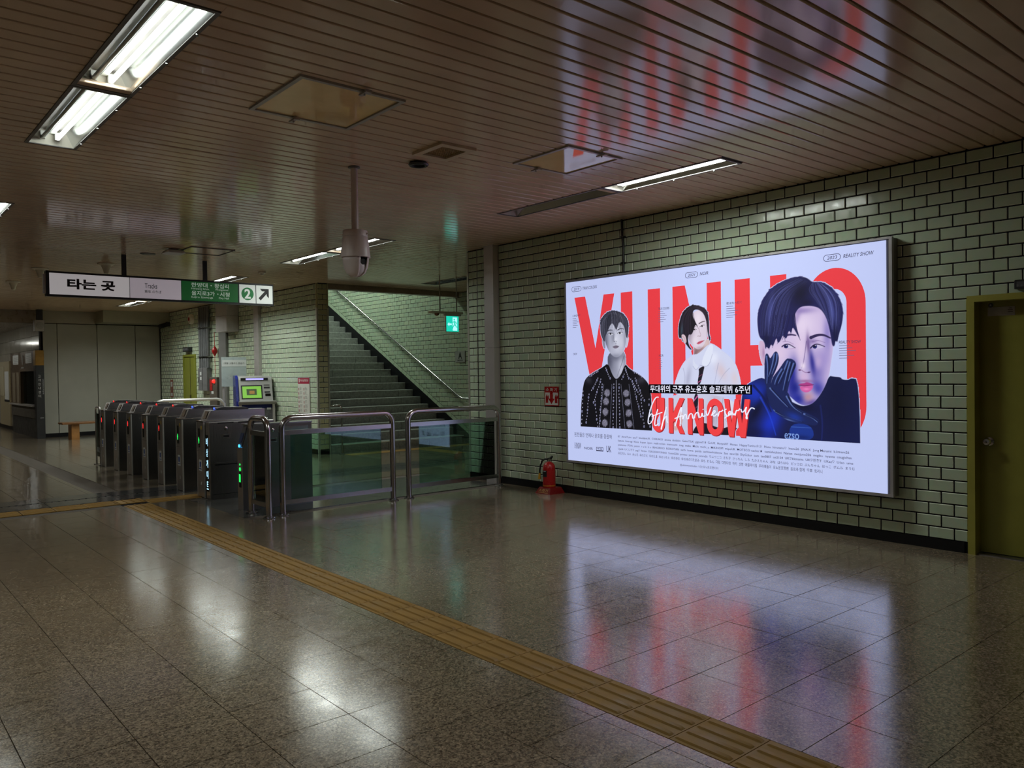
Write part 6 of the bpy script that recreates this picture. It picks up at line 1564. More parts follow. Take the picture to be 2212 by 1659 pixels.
# ---------------------------------------------------------------- ticket gates
def led(name, c, s): return emitter(name, c, s)
LED_R = led('led_red', (1.0,.03,.03,1), 1.6); LED_G = led('led_green', (.02,1.0,.12,1), 1.5); LED_B = led('led_blue', (.05,.12,1.0,1), 2.5); LED_C = led('led_cyan', (.05,.45,1.0,1), 2.5)
M_STICK = mat('white_sticker', (.6,.62,.62,1), .5); M_YST = mat('yellow_sticker', (.62,.42,.06,1), .5); M_DISP = mat('display_black', (.006,.006,.007,1), .12)
M_LBLUE = mat('sticker_blue', (.03,.07,.30,1), .5); M_FACE = mat('gate_front_steel', (.42,.38,.36,1), .30, .75); M_READ = worn('reader_grey', (.11,.11,.12,1), .25, .1)
M_EDGE = mat('bright_edge_steel', (.80,.79,.77,1), .34, .6)
def gate(label, state):
    """origin at the centre of the front edge on the floor, passage along +x"""
    t = thing('ticket_gate', label, 'ticket gate', (0, 0, 0), group='row of ticket gates')
    H = .965; W_ = .125; D = .83
    MB().box(.012, D, -W_+.004, W_-.004, .0, H-.01).build('body', M_STEELD, t)
    MB().cbox(.0, .014, -W_+.012, W_-.012, .01, H, .004).build('front_panel', M_FACE, t)
    for s in (-1, 1): MB().box(-.003, .016, s*W_-.006 if s > 0 else -W_, W_ if s > 0 else -W_+.006, .0, H).build('edge_strip', M_EDGE, t)
    MB().cbox(-.004, D+.01, -W_-.004, W_+.004, H-.012, H+.006, .006).build('deck', M_STEEL, t)
    top = [(.045, H+.006), (.10, H+.130), (.80, H+.130), (.80, H+.006)]
    MB().prism(top, 1, -W_+.006, W_-.006).build('top_box', M_STEEL, t)
    MB().add([(.053, -.05, H+.028), (.053, .05, H+.028), (.092, .05, H+.118), (.092, -.05, H+.118)], [(0,1,2,3)]).build('slot_label', worn('copper_label', (.28,.19,.12,1), .4), t).location = (-.003, 0, 0)
    rd = MB().prism([(.17, H+.131), (.19, H+.152), (.24, H+.168), (.58, H+.155), (.60, H+.131)], 1, -.085, .085).build('card_reader', M_READ, t)
    MB().add([(.28, -.06, H+.1685), (.28, .06, H+.1685), (.53, .06, H+.159), (.53, -.06, H+.159)], [(0,1,2,3)]).build('reader_plate', M_ALU, rd)
    MB().lathe([(.012, 0), (.016, -.006), (.006, -.011)], 12, (.185, 0, H+.150), 'x').build('reader_light', LED_R if state == 'red' else LED_B, rd)
    dp = MB().box(-.004, .001, .012, .066, .63, .87).build('display', M_DISP, t)
    zc = .80 if state == 'red' else .72
    ar = [(.039, zc+.045), (.056, zc+.01), (.047, zc-.035), (.039, zc-.045), (.030, zc-.035), (.022, zc+.01)]
    MB().add([(-.0052, y, z) for y, z in ar], [tuple(range(6))]).build('signal', LED_R if state == 'red' else LED_G, dp, fix=False)
    MB().box(-.003, .0, -.06, -.028, .86, .905).build('yellow_sticker', M_YST, t)
    lb = MB().box(-.003, .0, -.045, .055, .335, .475).build('label_sticker', M_STICK, t)
    MB().box(-.0042, -.003, -.02, .03, .385, .45).box(-.0042, -.003, -.035, .045, .355, .365).build('pictogram', M_LBLUE, lb)
    MB().box(-.002, .0, -.03, -.008, .16, .20).build('small_sticker', M_STICK, t)
    MB().box(.0, .013, -W_+.01, W_-.01, .585, .589).build('panel_seam', M_BLACK, t)
    for s in (-1, 1): MB().box(.30, .62, s*W_-.003, s*W_+.003, .25, .80).build('flap_cover', M_READ, t)
    return t
gl = ['ticket gate farthest from the viewer at the end of the row, red light', 'second ticket gate from the far end of the row, red light', 'third ticket gate from the far end of the row, red light', 'fourth ticket gate from the far end, middle of the row, red light', 'ticket gate with red light next to the ones with green lights', 'ticket gate with green light, second nearest in the row', 'nearest ticket gate of the row with green light beside the lit cabinet']
gy = [15.01, 14.19, 13.42, 12.61, 11.85, 11.03, 10.205]
g0 = gate(gl[0], 'red'); g0.location = (3.54, gy[0], 0)
for i in range(1, 5):
    c = copy_tree(g0); c.location = (3.54, gy[i], 0); c['label'] = gl[i]
g5 = gate(gl[5], 'green'); g5.location = (3.535, gy[5], 0)
c = copy_tree(g5); c.location = (3.53, gy[6], 0); c['label'] = gl[6]
t = thing('gate_end_rail', 'short bent steel rail closing the far end of the gate row', 'rail', (3.54, 15.17, 0))
MB().tube([(0, 0, 0), (0, 0, .95)]+[(0, .06-.06*math.cos(a), .95+.06*math.sin(a)) for a in (.5, 1.0, 1.57)]+[(0, .22, 1.01)]+[(0, .22+.06*math.sin(a), .95+.06*math.cos(a)) for a in (.5, 1.0, 1.57)]+[(0, .28, 0)], .016).build('tube', M_STEELV, t, True)
MB().box(-.004, .004, .03, .25, .15, .9).build('glass', M_GLASS, t)
MB().box(-.04, .04, -.03, .03, 0, .01).box(-.04, .04, .25, .31, 0, .01).build('foot_plate', M_STEELD, t)

# emergency gate cabinet with lit lettering
t = thing('gate_cabinet', 'steel cabinet with lit vertical lettering on its narrow front, beside the nearest gate', 'cabinet', (3.53, 9.938, 0))
MB().cbox(0, .83, -.066, .062, .0, .955, .006).build('body', M_STEELD, t)
MB().box(-.005, .0, -.062, .058, .02, .95).build('front_panel', M_FACE, t)
MB().box(.05, .352, -.071, -.066, .71, .92).build('door', M_STEELD, t)
hd = MB().box(.15, .25, -.076, -.071, .755, .805).build('handle_plate', M_STEEL, t); MB().box(.165, .235, -.079, -.076, .768, .792).build('handle', M_BLACK, hd)
MB().lathe([(.022, 0), (.022, -.006), (.016, -.008)], 16, (.20, -.071, .875), 'y').build('lock', M_CHROME, t, True)
MB().box(.10, .30, -.0685, -.066, .938, .952).box(.36, .60, -.0685, -.066, .938, .952).build('vent_slot', M_BLACK, t)
MB().box(.06, .36, -.069, -.066, .42, .436).build('return_slot', M_BLACK, t); MB().box(.04, .80, -.0685, -.066, .445, .455).build('slot_rail', M_STEEL, t)
MB().box(.03, .8, -.0685, -.066, .06, .066).build('seam', M_BLACK, t)
MB().box(-.008, -.005, -.03, .052, .10, .80).build('display', M_DISP, t)
LB = led('sign_bluewhite', (.45,.80,1.0,1), 1.5)
for k, ch in enumerate('비상게이트'): text('lettering', ch, LB, t, (-.0092, .012, .715-.135*k), (0,-1,0), EZ, .062, .10, bold=.012)
text('lettering', 'C', M_WHITEP, t, (-.0062, .012, .865), (0,-1,0), EZ, .02, .03)

# wide gate terminal
t = thing('gate_terminal', 'steel gate terminal with slanted card reader and green light beside the glass barrier', 'ticket gate', (3.52, 8.895, 0))
prof = [(0, 0), (0, .715), (.075, .965), (.85, .965), (.85, 0)]
MB().prism(prof, 1, -.072, .072).build('body', M_STEELD, t)
MB().box(-.004, 0, -.072, .072, 0, .715).build('front_panel', M_FACE, t)
MB().box(.05, .855, -.076, .076, .965, .978).build('deck', M_STEEL, t)
MB().prism([(.015, .718), (-.006, .726), (.062, .952), (.083, .946)], 1, -.05, .05).build('card_reader', M_READ, t)
MB().prism([(.003, .77), (-.002, .772), (.030, .878), (.036, .876)], 1, -.035, .035).build('reader_plate', mat('reader_blue', (.05,.07,.16,1), .3), t)
MB().lathe([(.014, 0), (.020, -.008), (.008, -.016)], 12, (-.003, 0, .732), 'x').build('reader_light', LED_C, t)
MB().box(-.008, -.004, -.03, .03, .26, .44).build('display', M_DISP, t)
MB().add([(-.0092, y, z) for y, z in ((-.022, .32), (.022, .32), (.022, .41), (-.022, .41))], [(0,1,2,3)]).build('signal', LED_G, t, fix=False)
MB().lathe([(.02, 0), (.022, -.004), (.01, -.006)], 12, (-.004, 0, .467), 'x').build('signal', LED_G, t); MB().lathe([(.01, 0), (.012, -.004), (.006, -.006)], 12, (-.004, 0, .52), 'x').build('signal', LED_G, t)
MB().lathe([(.022, 0), (.022, -.006), (.016, -.008)], 16, (.36, -.072, .89), 'y').build('lock', M_CHROME, t, True)
hd = MB().box(.31, .41, -.078, -.072, .755, .805).build('handle_plate', M_STEEL, t); MB().box(.325, .395, -.081, -.078, .768, .792).build('handle', M_BLACK, hd)
MB().box(.42, .80, -.075, -.072, .86, .93).build('nameplate', M_STEEL, t)
t = thing('floor_mat', 'dark grey rubber sill on the floor between the cabinet and the terminal', 'mat', (3.95, 9.41, 0))
MB().box(-.02, .45, -.43, .43, .0, .004).build('sheet', M_READ, t); MB().box(-.03, -.02, -.43, .43, .0, .006).build('edge', M_STEELD, t)

# ---------------------------------------------------------------- glass barriers
def barrier(label, p0, p1, loc, pane_in=(.10, .10)):
    """steel tube frame with a glass pane along local x, length p1-p0"""
    L_ = p1-p0; t = thing('glass_barrier', label, 'barrier', loc, group='glass barriers'); H = 1.06; r = .034; q = .12
    c = [(0,0,.01), (0,0,H-q)]+[(q-q*math.cos(a), 0, H-q+q*math.sin(a)) for a in (.3,.6,.9,1.2)]+[(q,0,H),(L_-q,0,H)]+[(L_-q+q*math.sin(a), 0, H-q+q*math.cos(a)) for a in (.3,.6,.9,1.2)]+[(L_,0,H-q),(L_,0,.01)]
    MB().tube(c, r, 18).build('tube_frame', M_STEELV, t, True)
    MB().box(r*.7, L_-r*.7, -.018, .018, .875, .925).build('top_rail', M_STEEL, t)
    MB().box(r*.7, L_-r*.7, -.018, .018, .115, .165).build('bottom_rail', M_STEEL, t)
    MB().box(pane_in[0], L_-pane_in[1], -.005, .005, .165, .875).build('glass', M_GLASS, t)
    for x in (0, L_):
        fl = MB().lathe([(.066, 0), (.066, .006), (.042, .010), (.038, .03)], 20, (x, 0, 0)).build('foot_flange', M_STEELD, t, True)
        for a in range(4): MB().lathe([(.011, .006), (.011, .018), (.005, .022)], 8, (x+.052*math.cos(a*1.57+.78), .052*math.sin(a*1.57+.78), 0)).build('bolt', M_CHROME, fl)
    return t
barrier('glass barrier in steel tube frame, between the gate terminal and the gap', 3.725, 5.13, (3.725, 8.235, 0), (.10, .16))
barrier('glass barrier in steel tube frame, nearest to the tiled wall', 5.36, 6.80, (5.36, 8.245, 0), (.16, .08))
o = barrier('short glass barrier set crosswise in front of the gate terminal', 0, .46, (3.53, 8.155, 0), (.06, .06)); o.rotation_euler = (0, 0, math.pi/2)

# ---------------------------------------------------------------- fire extinguisher, its sign, cable, door
t = thing('fire_extinguisher', 'red fire extinguisher with black hose standing on the floor by the wall', 'fire extinguisher', (6.84, 7.31, 0))
M_REDB = worn('red_plastic', (.20,.006,.008,1), .3, .1)
st0 = thing('extinguisher_stand', 'dark red trapezoid stand under the fire extinguisher', 'stand', (6.85, 7.31, 0))
b = MB().loft([[(-.13,-.135,0),(.13,-.135,0),(.13,.135,0),(-.13,.135,0)], [(-.085,-.10,.075),(.10,-.10,.075),(.10,.10,.075),(-.085,.10,.075)]]); b.build('foot', M_REDB, st0)
text('lettering', '소화기', mat('gold_print', (.55,.33,.10,1), .4), st0, (-.113, 0, .042), (0,-1,0), (.514,0,.857), .16, .042, bold=.012)
MB().add([(-.124, -.09, .013), (-.124, .09, .013), (-.121, .09, .018), (-.121, -.09, .018)], [(0,1,2,3)]).build('print_line', MATS['gold_print'], st0)
MB().lathe([(.078, .076), (.080, .10), (.080, .30), (.074, .345), (.055, .375), (.028, .392), (.022, .40)], 28).build('cylinder', M_RED, t, True)
MB().lathe([(.0815, .092), (.0815, .104), (.079, .105)], 28).build('band', mat('orange_band', (.5,.16,.02,1), .4), t, True)
MB().lathe([(.024, .395), (.024, .43), (.014, .435)], 16).build('valve', M_CHROME, t, True)
MB().prism([(-.07, .42), (.03, .415), (.06, .45), (.055, .465), (.02, .445), (-.075, .432)], 1, -.012, .012).build('lever', M_BLACK, t)
MB().tube([(0, .02, .42), (-.01, .06, .425), (-.02, .10, .40), (-.03, .125, .34), (-.035, .135, .27), (-.035, .135, .24)], .011, 10).build('hose', M_BLACK, t, True)
MB().tube([(-.035, .135, .245), (-.037, .14, .20), (-.038, .142, .165)], [.012, .017, .020], 12).build('nozzle', mat('yellow_nozzle', (.55,.30,.02,1), .4), t, True)
MB().add([(-.0818*math.cos(a), -.0818*math.sin(a), z) for z in (.21, .29) for a in (-.75, -.45, -.15, .15, .45)], [(i, i+1, i+6, i+5) for i in range(4)]).build('label_sticker', M_BLACK, t)
MB().add([(-.0822*math.cos(a), -.0822*math.sin(a), z) for z in (.275, .285) for a in (-.6, -.3, 0, .3)], [(i, i+1, i+5, i+4) for i in range(3)]).build('label_print', M_STICK, t)

t = thing('extinguisher_sign', 'red and white fire extinguisher sign on the tiles above the extinguisher', 'sign', (XW-.010, 7.41, 1.21))
MB().box(-.006, 0, -.130, .130, -.124, .124).build('plate', M_RED, t)
MB().box(-.0075, -.006, -.118, .118, -.112, .048).build('white_field', M_WHITEP, t)
text('lettering', '소 화 기', M_WHITEP, t, (-.0078, 0, .085), (0,-1,0), EZ, .20, .046, bold=.012)
ar = [(-.028, .048), (.028, .048), (.028, -.03), (.06, -.03), (0, -.10), (-.06, -.03), (-.028, -.03)]
MB().add([(-.0082, -u, v) for u, v in ar], [tuple(range(7))]).build('arrow', M_RED, t, fix=False)
for s in (-1, 1): MB().box(-.0082, -.0075, s*.085-.022, s*.085+.022, -.085, .0).box(-.0082, -.0075, s*.085-.01, s*.085+.01, 0, .02).box(-.0082, -.0075, s*.085-.035, s*.085-.022, -.03, .012).build('pictogram', M_RED, t)
t = thing('wall_cable', 'black cable conduit dropping from the ceiling to the advertisement', 'cable', (XW-.02, 6.16, 2.65))
MB().tube([(-.005, .02, .62), (-.012, .012, .45), (-.012, -.006, .3), (-.012, -.004, -.02)], .0125, 10).build('conduit', M_BLACK, t, True)
for z in (.12, .42): MB().box(-.028, .012, -.022, .026, z-.008, z+.008).build('clip', M_BLACK, t)

door1 = struct(MB().box(XW+.10, XW+.14, DY0+.05, DY1-.055, .012, DZ-.05).build('door_1', M_OLIVE))
fr = MB()
for a, b, c, d in ((DY1-.055, DY1, 0, DZ), (DY0, DY0+.055, 0, DZ), (DY0+.055, DY1-.055, DZ-.05, DZ)): fr.box(XW-.018, XW+.19, a, b, c, d)
fr.box(XW+.14, XW+.16, DY0+.05, DY1-.05, 0, DZ-.05); fr.build('door_frame', worn('olive_frame', (.33,.31,.055,1), .36, .08, 5), door1)
MB().box(XW+.02, XW+.15, DY0+.05, DY1-.055, 0, .008).build('threshold', M_STEELD, door1)
kb = MB().lathe([(.034, 0), (.034, -.006), (.016, -.012), (.014, -.04), (.028, -.05), (.032, -.066), (.024, -.078), (.008, -.08)], 20, (XW+.10, 2.385, .915), 'x').build('door_knob', M_STEELV, door1, True)
MB().lathe([(.007, -.080), (.007, -.083), (.003, -.084)], 10, (XW+.10, 2.385, .915), 'x').build('keyhole', M_BLACK, kb)
sgn = MB().box(XW+.096, XW+.10, 2.20, 2.395, 1.925, 1.995).build('door_sign', worn('grey_sign', (.40,.40,.38,1), .4), door1)
MB().box(XW+.095, XW+.096, 2.215, 2.25, 1.95, 1.955).box(XW+.095, XW+.096, 2.215, 2.25, 1.965, 1.97).box(XW+.095, XW+.096, 2.22, 2.24, 1.978, 1.983).build('sign_print', M_TEXT, sgn)
dd_ = MB().lathe([(.018, 0), (.018, -.004), (.016, -.005)], 16, (XW+.10, 2.372, 2.012), 'x').build('door_badge', M_BLACK, door1)
text('lettering', 'R', M_WHITEP, dd_, (XW+.0945, 2.372, 2.012), (0,-1,0), EZ, .013, .017)
t = thing('door_lamp', 'dark grey box lamp on the tiles over the olive door', 'lamp', (XW-.008, 2.06, 2.15))
MB().cbox(-.05, 0, -.11, .10, -.035, .035, .008).build('case', M_BLACKM, t); MB().box(-.052, -.05, -.09, .08, -.02, .02).build('lens', M_READ, t)

# ---------------------------------------------------------------- exit sign
t = thing('exit_sign', 'lit green running man exit sign hanging from two rods', 'exit sign', (8.42, 11.65, 2.6))
MB().box(-.34, .34, -.06, .06, -.012, .022).build('crossbar', M_CREAM, t)
for x in (-.13, .24): MB().tube([(x, 0, .02), (x, 0, ZC-2.6)], .011, 10).build('rod', M_STEELV, t, True)
MB().lathe([(.045, -.012), (.045, -.03), (.03, -.05), (.01, -.058)], 16, (-.20, 0, 0)).build('lamp', mat('amber_lens', (.25,.09,.03,1), .2), t, True)
MB().box(-.03, .31, -.04, .04, -.05, -.012).build('holder', M_WHITE, t)
MB().box(-.01, .275, -.012, .012, -.335, -.05).build('case', M_WHITE, t)
E_G = emitter('exit_green', (.01,.60,.42,1), 1.1, True); E_W = emitter('exit_white', (.45,.95,1.0,1), 1.05)
MB().add([(x, -.0135, z) for x, z in ((-.005,-.33),(.27,-.33),(.27,-.055),(-.005,-.055))], [(0,1,2,3)]).build('face_panel', E_G, t, fix=False)
fc = [(.135,-.075),(.235,-.075),(.235,-.315),(.135,-.315)]
MB().add([(x, -.0142, z) for x, z in fc], [(0,1,2,3)]).build('doorway', E_W, t, fix=False)
man = MB()
def lim(pts, w):
    for (a, b), (c, d) in zip(pts[:-1], pts[1:]):
        l = math.hypot(c-a, d-b); nx, nz = -(d-b)/l*w, (c-a)/l*w
        man.add([(a+nx, -.015, b+nz), (a-nx, -.015, b-nz), (c-nx, -.015, d-nz), (c+nx, -.015, d+nz)], [(0,1,2,3)])
lim([(.178,-.145),(.185,-.205)], .014); lim([(.178,-.145),(.140,-.165),(.118,-.150)], .007); lim([(.180,-.145),(.215,-.165),(.222,-.195)], .007)
lim([(.183,-.20),(.150,-.235),(.125,-.285)], .009); lim([(.188,-.20),(.215,-.245),(.255,-.255)], .009)
man.add([(.172+.016*math.cos(a*.628), -.015, -.115+.016*math.sin(a*.628)) for a in range(10)], [tuple(range(10))])
man.build('running_man', E_G, t, fix=False)
arw = MB().add([(x, -.0142, z) for x, z in ((.02,-.20),(.06,-.16),(.06,-.185),(.115,-.185),(.115,-.215),(.06,-.215),(.06,-.24))], [tuple(range(7))]); arw.build('arrow', E_W, t, fix=False)

# plaque with letter A, stair handrails
t = thing('letter_plaque', 'square grey plaque with a black letter A on the stairwell tiles', 'sign', (XS-.009, 13.93, 1.875))
MB().box(-.012, 0, -.18, .18, -.125, .125).build('plate', worn('plaque_grey', (.38,.38,.36,1), .4), t)
text('lettering', 'A', M_TEXT, t, (-.0125, 0, .025), (0,-1,0), EZ, .13, .15, bold=.03); text('lettering', '(승강장)', M_TEXT, t, (-.0125, 0, -.085), (0,-1,0), EZ, .20, .035, bold=.02)
t = thing('stair_handrail', 'steel handrail rising along the right stair wall', 'handrail', (10.36, 13.55, 0))
sl = .513
MB().tube([(0, -.05, .967), (0, .22, .967), (0, .30, .99), (0, .40, 1.036), (0, 9.4, 1.036+9.0*sl)], .021, 12).build('rail', M_STEELV, t, True)
for k in range(9):
    y = .55+k*1.03; z = 1.036+(y-.4)*sl
    MB().tube([(0, y, z-.015), (0, y+.01, z-.06), (.04, y+.01, z-.09), (.085, y+.01, z-.09)], .008, 8).build('bracket', M_STEELD, t, True)
t = thing('short_rail', 'short bent steel rail at the foot of the stairs by the tiled pillar', 'handrail', (7.30, 13.72, 0))
MB().tube([(0, .2, .92), (.05, 0, .93), (.09, 0, .93), (.12, 0, .90), (.125, 0, .86), (.125, 0, 0)], .017, 12).build('rail', M_STEELV, t, True)
MB().lathe([(.05, 0), (.05, .006), (.02, .012)], 16, (.125, 0, 0)).build('flange', M_STEELD, t, True)
t = thing('low_stair_rail', 'thin steel bar running low in front of the first stair step', 'rail', (8.9, 13.80, 0))
MB().tube([(-1.45, 0, .16), (1.5, 0, .16)], .010, 10).build('bar', M_EDGE, t, True)
for x in (-1.4, -.4, .6, 1.45): MB().tube([(x, 0, 0), (x, 0, .155)], .007, 8).build('post', M_STEELD, t, True)

# ---------------------------------------------------------------- card refund machine and things on the left tiled wall
M_MGREY = worn('machine_grey', (.34,.34,.33,1), .35, .06); M_MBLUE = worn('machine_blue', (.012,.022,.20,1), .3, .08)
t = thing('ticket_machine', 'grey and blue ticket machine with a lit green screen beyond the gates', 'ticket machine', (6.60, 15.85, 0), math.radians(-14))
MB().box(-.31, .40, .06, .46, 0, .93).build('base_cabinet', M_MBLUE, t)
MB().box(-.30, .36, .0, .06, .10, .85).build('base_front', M_READ, t)
MB().prism([(-.02, .93), (-.10, .985), (-.10, 1.0), (.44, 1.0), (.44, .93)], 0, -.32, .42).build('shelf', M_MGREY, t)
MB().prism([(-.04, 1.0), (.10, 1.44), (.14, 1.50), (.44, 1.52), (.44, 1.0)], 0, -.30, .36).build('console', M_MGREY, t)
MB().prism([(.0, .10), (.0, 1.0), (.09, 1.46), (.16, 1.53), (.46, 1.53), (.46, .10)], 0, -.36, -.31).build('side_panel', M_MBLUE, t)
for k, ch in enumerate('교통카드'): text('lettering', ch, M_WHITEP, t, (-.361, .26, 1.0-.12*k), (0,-1,0), EZ, .09, .08)
def slant(x0, x1, s0, s1, d):
    """quad on the sloped console front; s = 0..1 up the slope"""
    n = (-.953*0, 0); P = []
    for x, s in ((x0, s0), (x1, s0), (x1, s1), (x0, s1)):
        y = -.04+.14*s; z = 1.0+.44*s; P.append((x, y-.953*d, z+.303*d))
    return P
MB().add(slant(-.26, .16, .10, .74, .002), [(0,1,2,3)]).build('screen_bezel', M_BLACK, t, fix=False)
scr = MB().add(slant(-.235, .135, .15, .69, .004), [(0,1,2,3)]).build('screen', emitter('screen_green', (.22,.55,.06,1), .9), t, fix=False)
MB().add(slant(-.155, .045, .28, .56, .006), [(0,1,2,3)]).build('screen_picture', emitter('screen_dark', (.05,.09,.03,1), .7), scr, fix=False)
MB().add(slant(-.10, .0, .34, .48, .007), [(0,1,2,3)]).build('screen_card', emitter('screen_card', (.45,.25,.05,1), .6), scr, fix=False)
for s0, s1 in ((.72, .76), (.58, .66)): MB().add(slant(.19, .31, s0, s1, .003), [(0,1,2,3)]).build('instruction_print', M_TEXT, t, fix=False)
MB().add(slant(.20, .31, .38, .44, .003), [(0,1,2,3)]).build('card_slot', M_BLACK, t, fix=False); MB().add(slant(.21, .32, .22, .34, .003), [(0,1,2,3)]).build('tray_slot', M_DISP, t, fix=False)
MB().box(-.26, .28, .075, .085, 1.425, 1.475).build('banner', M_BLACK, t).rotation_euler = (0, 0, 0)
bn = MB().add([(-.16, .072, 1.432), (.19, .072, 1.432), (.19, .074, 1.468), (-.16, .074, 1.468)], [(0,1,2,3)]).build('banner_light', emitter('banner_lilac', (.45,.42,1.0,1), 1.2), t, fix=False)
MB().box(-.10, .02, -.004, 0, .80, .86).build('green_label', mat('green_label', (.02,.12,.04,1), .4), t); MB().box(.06, .14, -.004, 0, .82, .86).box(.24, .32, -.004, 0, .82, .86).build('white_label', M_STICK, t)
for x in (-.30, .36): MB().box(x-.01, x+.04, -.02, .06, 0, .93).build('leg_strip', M_ALU, t)
t = thing('display_panel', 'pale printed panel standing behind the ticket machine', 'panel', (6.48, 16.62, 0))
MB().box(-.26, .27, 0, .02, 1.30, 1.92).build('sheet', worn('pale_print', (.40,.46,.47,1), .3, .08), t)
MB().box(-.25, .27, -.003, 0, 1.72, 1.86).build('print_band', M_STICK, t); MB().box(-.24, -.20, .02, .05, 0, 1.9).box(.20, .24, .02, .05, 0, 1.9).build('post', M_ALU, t)
text('lettering', '1회용 교통카드 환급기', M_TEXT, t, (.0, -.0045, 1.79), EX, EZ, .44, .045); text('lettering', '도시철도', M_STICK, t, (.05, -.002, 1.50), EX, EZ, .34, .07)

def onwall(name, label, cat, y, z): return thing(name, label, cat, (XL-.009, y, z))
t = onwall('notice_board', 'tall white notice board with a red header on the lit tiles by the pillar', 'notice', 14.52, 1.12)
MB().box(-.012, 0, -.26, .26, -.36, .36).build('board', M_ALU, t)
MB().box(-.014, -.012, -.245, .245, -.345, .23).build('sheet', worn('notice_paper', (.62,.63,.58,1), .5, .04), t)
MB().box(-.0145, -.012, -.245, .245, .23, .345).build('header', mat('header_red', (.36,.012,.05,1), .4), t)
text('lettering', '역사 내 금지행위 안내', M_WHITEP, t, (-.0152, -.03, .295), (0,-1,0), EZ, .33, .05, bold=.01)
MB().box(-.0152, -.0145, .17, .20, .26, .33).build('header_mark', M_WHITEP, t)
pl = MB(); rr_ = random.Random(4)
for k in range(6):
    for s in (0, 1):
        yy = .19-.22*s
        for j in range(4):
            z = .16-.085*k-.016*j; pl.box(-.0148, -.014, yy-.13*rr_.uniform(.6, 1), yy-.02, z-.003, z+.003)
pl.build('text_lines', mat('grey_print', (.22,.22,.21,1), .5), t)
pc = MB()
for k in range(6):
    for s in (0, 1): pc.box(-.0148, -.014, .195-.22*s, .225-.22*s, .10-.085*k, .15-.085*k)
pc.build('pictogram', mat('pinkish_print', (.35,.14,.14,1), .5), t)
t = onwall('cable_trunking', 'vertical grey cable trunking on the lit tiles behind the ticket machine', 'conduit', 16.65, 0)
MB().box(-.06, 0, -.13, .13, 0, 3.15).build('channel', M_ALU, t); MB().box(-.064, -.06, -.12, .12, 0, 3.15).build('cover', M_ALU, t)
t = onwall('duct_box', 'grey box duct hanging under the ceiling on the tiled wall', 'duct', 18.08, 2.90)
MB().cbox(-.28, 0, -.336, .336, -.37, .36, .01).build('box', M_ALU, t); MB().box(-.283, 0, -.339, .339, -.02, -.015).build('seam', M_FRAME, t)
t = onwall('duct_riser', 'vertical grey duct under the box duct on the tiled wall', 'duct', 18.62, 0)
MB().cbox(-.06, 0, -.22, .24, 0, 2.56, .01).build('riser', worn('riser_grey', (.17,.17,.165,1), .4), t); MB().box(-.065, 0, -.225, .245, 1.4, 1.41).build('joint', M_FRAME, t)
t = onwall('fire_alarm_panel', 'brown fire alarm cabinet with a glowing red lamp on the tiled wall', 'alarm', 19.14, 1.18)
MB().cbox(-.10, 0, -.24, .24, -.45, .32, .008).build('cabinet', worn('brown_steel', (.10,.085,.07,1), .4), t)
MB().lathe([(.05, 0), (.05, -.02), (.03, -.05), (.01, -.06)], 16, (-.10, -.08, .22), 'x').build('alarm_lamp', led('alarm_red', (1.0,.03,.02,1), 1.3), t, True)
MB().box(-.112, -.10, .05, .20, .0, .26).build('alarm_bell', M_RED, t); MB().box(-.103, -.10, -.02, .12, -.08, -.02).build('label_sticker', M_STICK, t)
t = onwall('alarm_pennant', 'small red lantern hanging on a cord above the alarm cabinet', 'lantern', 19.05, 2.12)
MB().lathe([(.01, -.12), (.06, -.03), (.07, .0), (.05, .06), (.01, .12)], 10, (-.08, 0, 0)).build('lantern', M_RED, t, True); MB().tube([(-.08, 0, .1), (-.08, 0, .45)], .006, 6).tube([(-.08, 0, -.1), (-.08, 0, -.62)], .006, 6).build('cord', M_RED, t)
t = onwall('distribution_box', 'grey electrical distribution box below the bundle of conduits', 'electrical box', 19.80, 1.45)
MB().cbox(-.12, 0, -.30, .30, -.28, .28, .01).build('case', worn('box_grey', (.15,.15,.155,1), .4), t); MB().box(-.124, -.12, -.005, .005, -.27, .27).build('door_gap', M_BLACK, t)
MB().box(-.123, -.12, .06, .16, .10, .18).box(-.123, -.12, .06, .15, -.02, .06).build('label_sticker', M_STICK, t); MB().box(-.132, -.12, .25, .28, -.08, .06).build('latch', M_CHROME, t)
cg = 0
for k, (yy, r, lb) in enumerate(((20.0, .045, 'leftmost'), (19.86, .04, 'second from left'), (19.73, .036, 'middle'), (19.60, .04, 'second from right'), (19.47, .04, 'rightmost'))):
    t = onwall('conduit_pipe', lb+' of the five dark conduits rising from the distribution box', 'pipe', yy, 0); t['group'] = 'conduits above the distribution box'
    MB().tube([(-.08, 0, 1.73), (-.08, 0, 3.22)], r, 10).build('pipe', worn('conduit_grey', (.12,.125,.13,1), .4), t, True)
    for z in (2.0, 2.7): MB().box(-.14, 0, -r-.015, r+.015, z-.012, z+.012).build('clamp', M_STEELD, t)
t = onwall('wall_speaker', 'round white wall speaker hanging high beside the conduits', 'speaker', 20.75, 2.98)
MB().lathe([(.12, 0), (.13, -.05), (.11, -.09), (.02, -.10)], 20, (0, 0, 0), 'x').build('shell', M_CREAM, t, True); MB().lathe([(.05, -.095), (.05, -.104), (.01, -.106)], 16, (0, 0, 0), 'x').build('badge', M_RED, t)
t = onwall('wall_camera', 'small dark camera on the tiles at the far wall corner', 'camera', 22.6, 2.93)
MB().box(-.10, 0, -.05, .05, -.04, .08).build('bracket', M_BLACKM, t); MB().tube([(-.1, 0, 0), (-.28, -.12, -.05)], .06, 12).build('body', M_BLACKM, t, True)
t = onwall('fire_notice', 'faded red notice on the dim tiles left of the far olive door', 'sign', 22.5, 1.20)
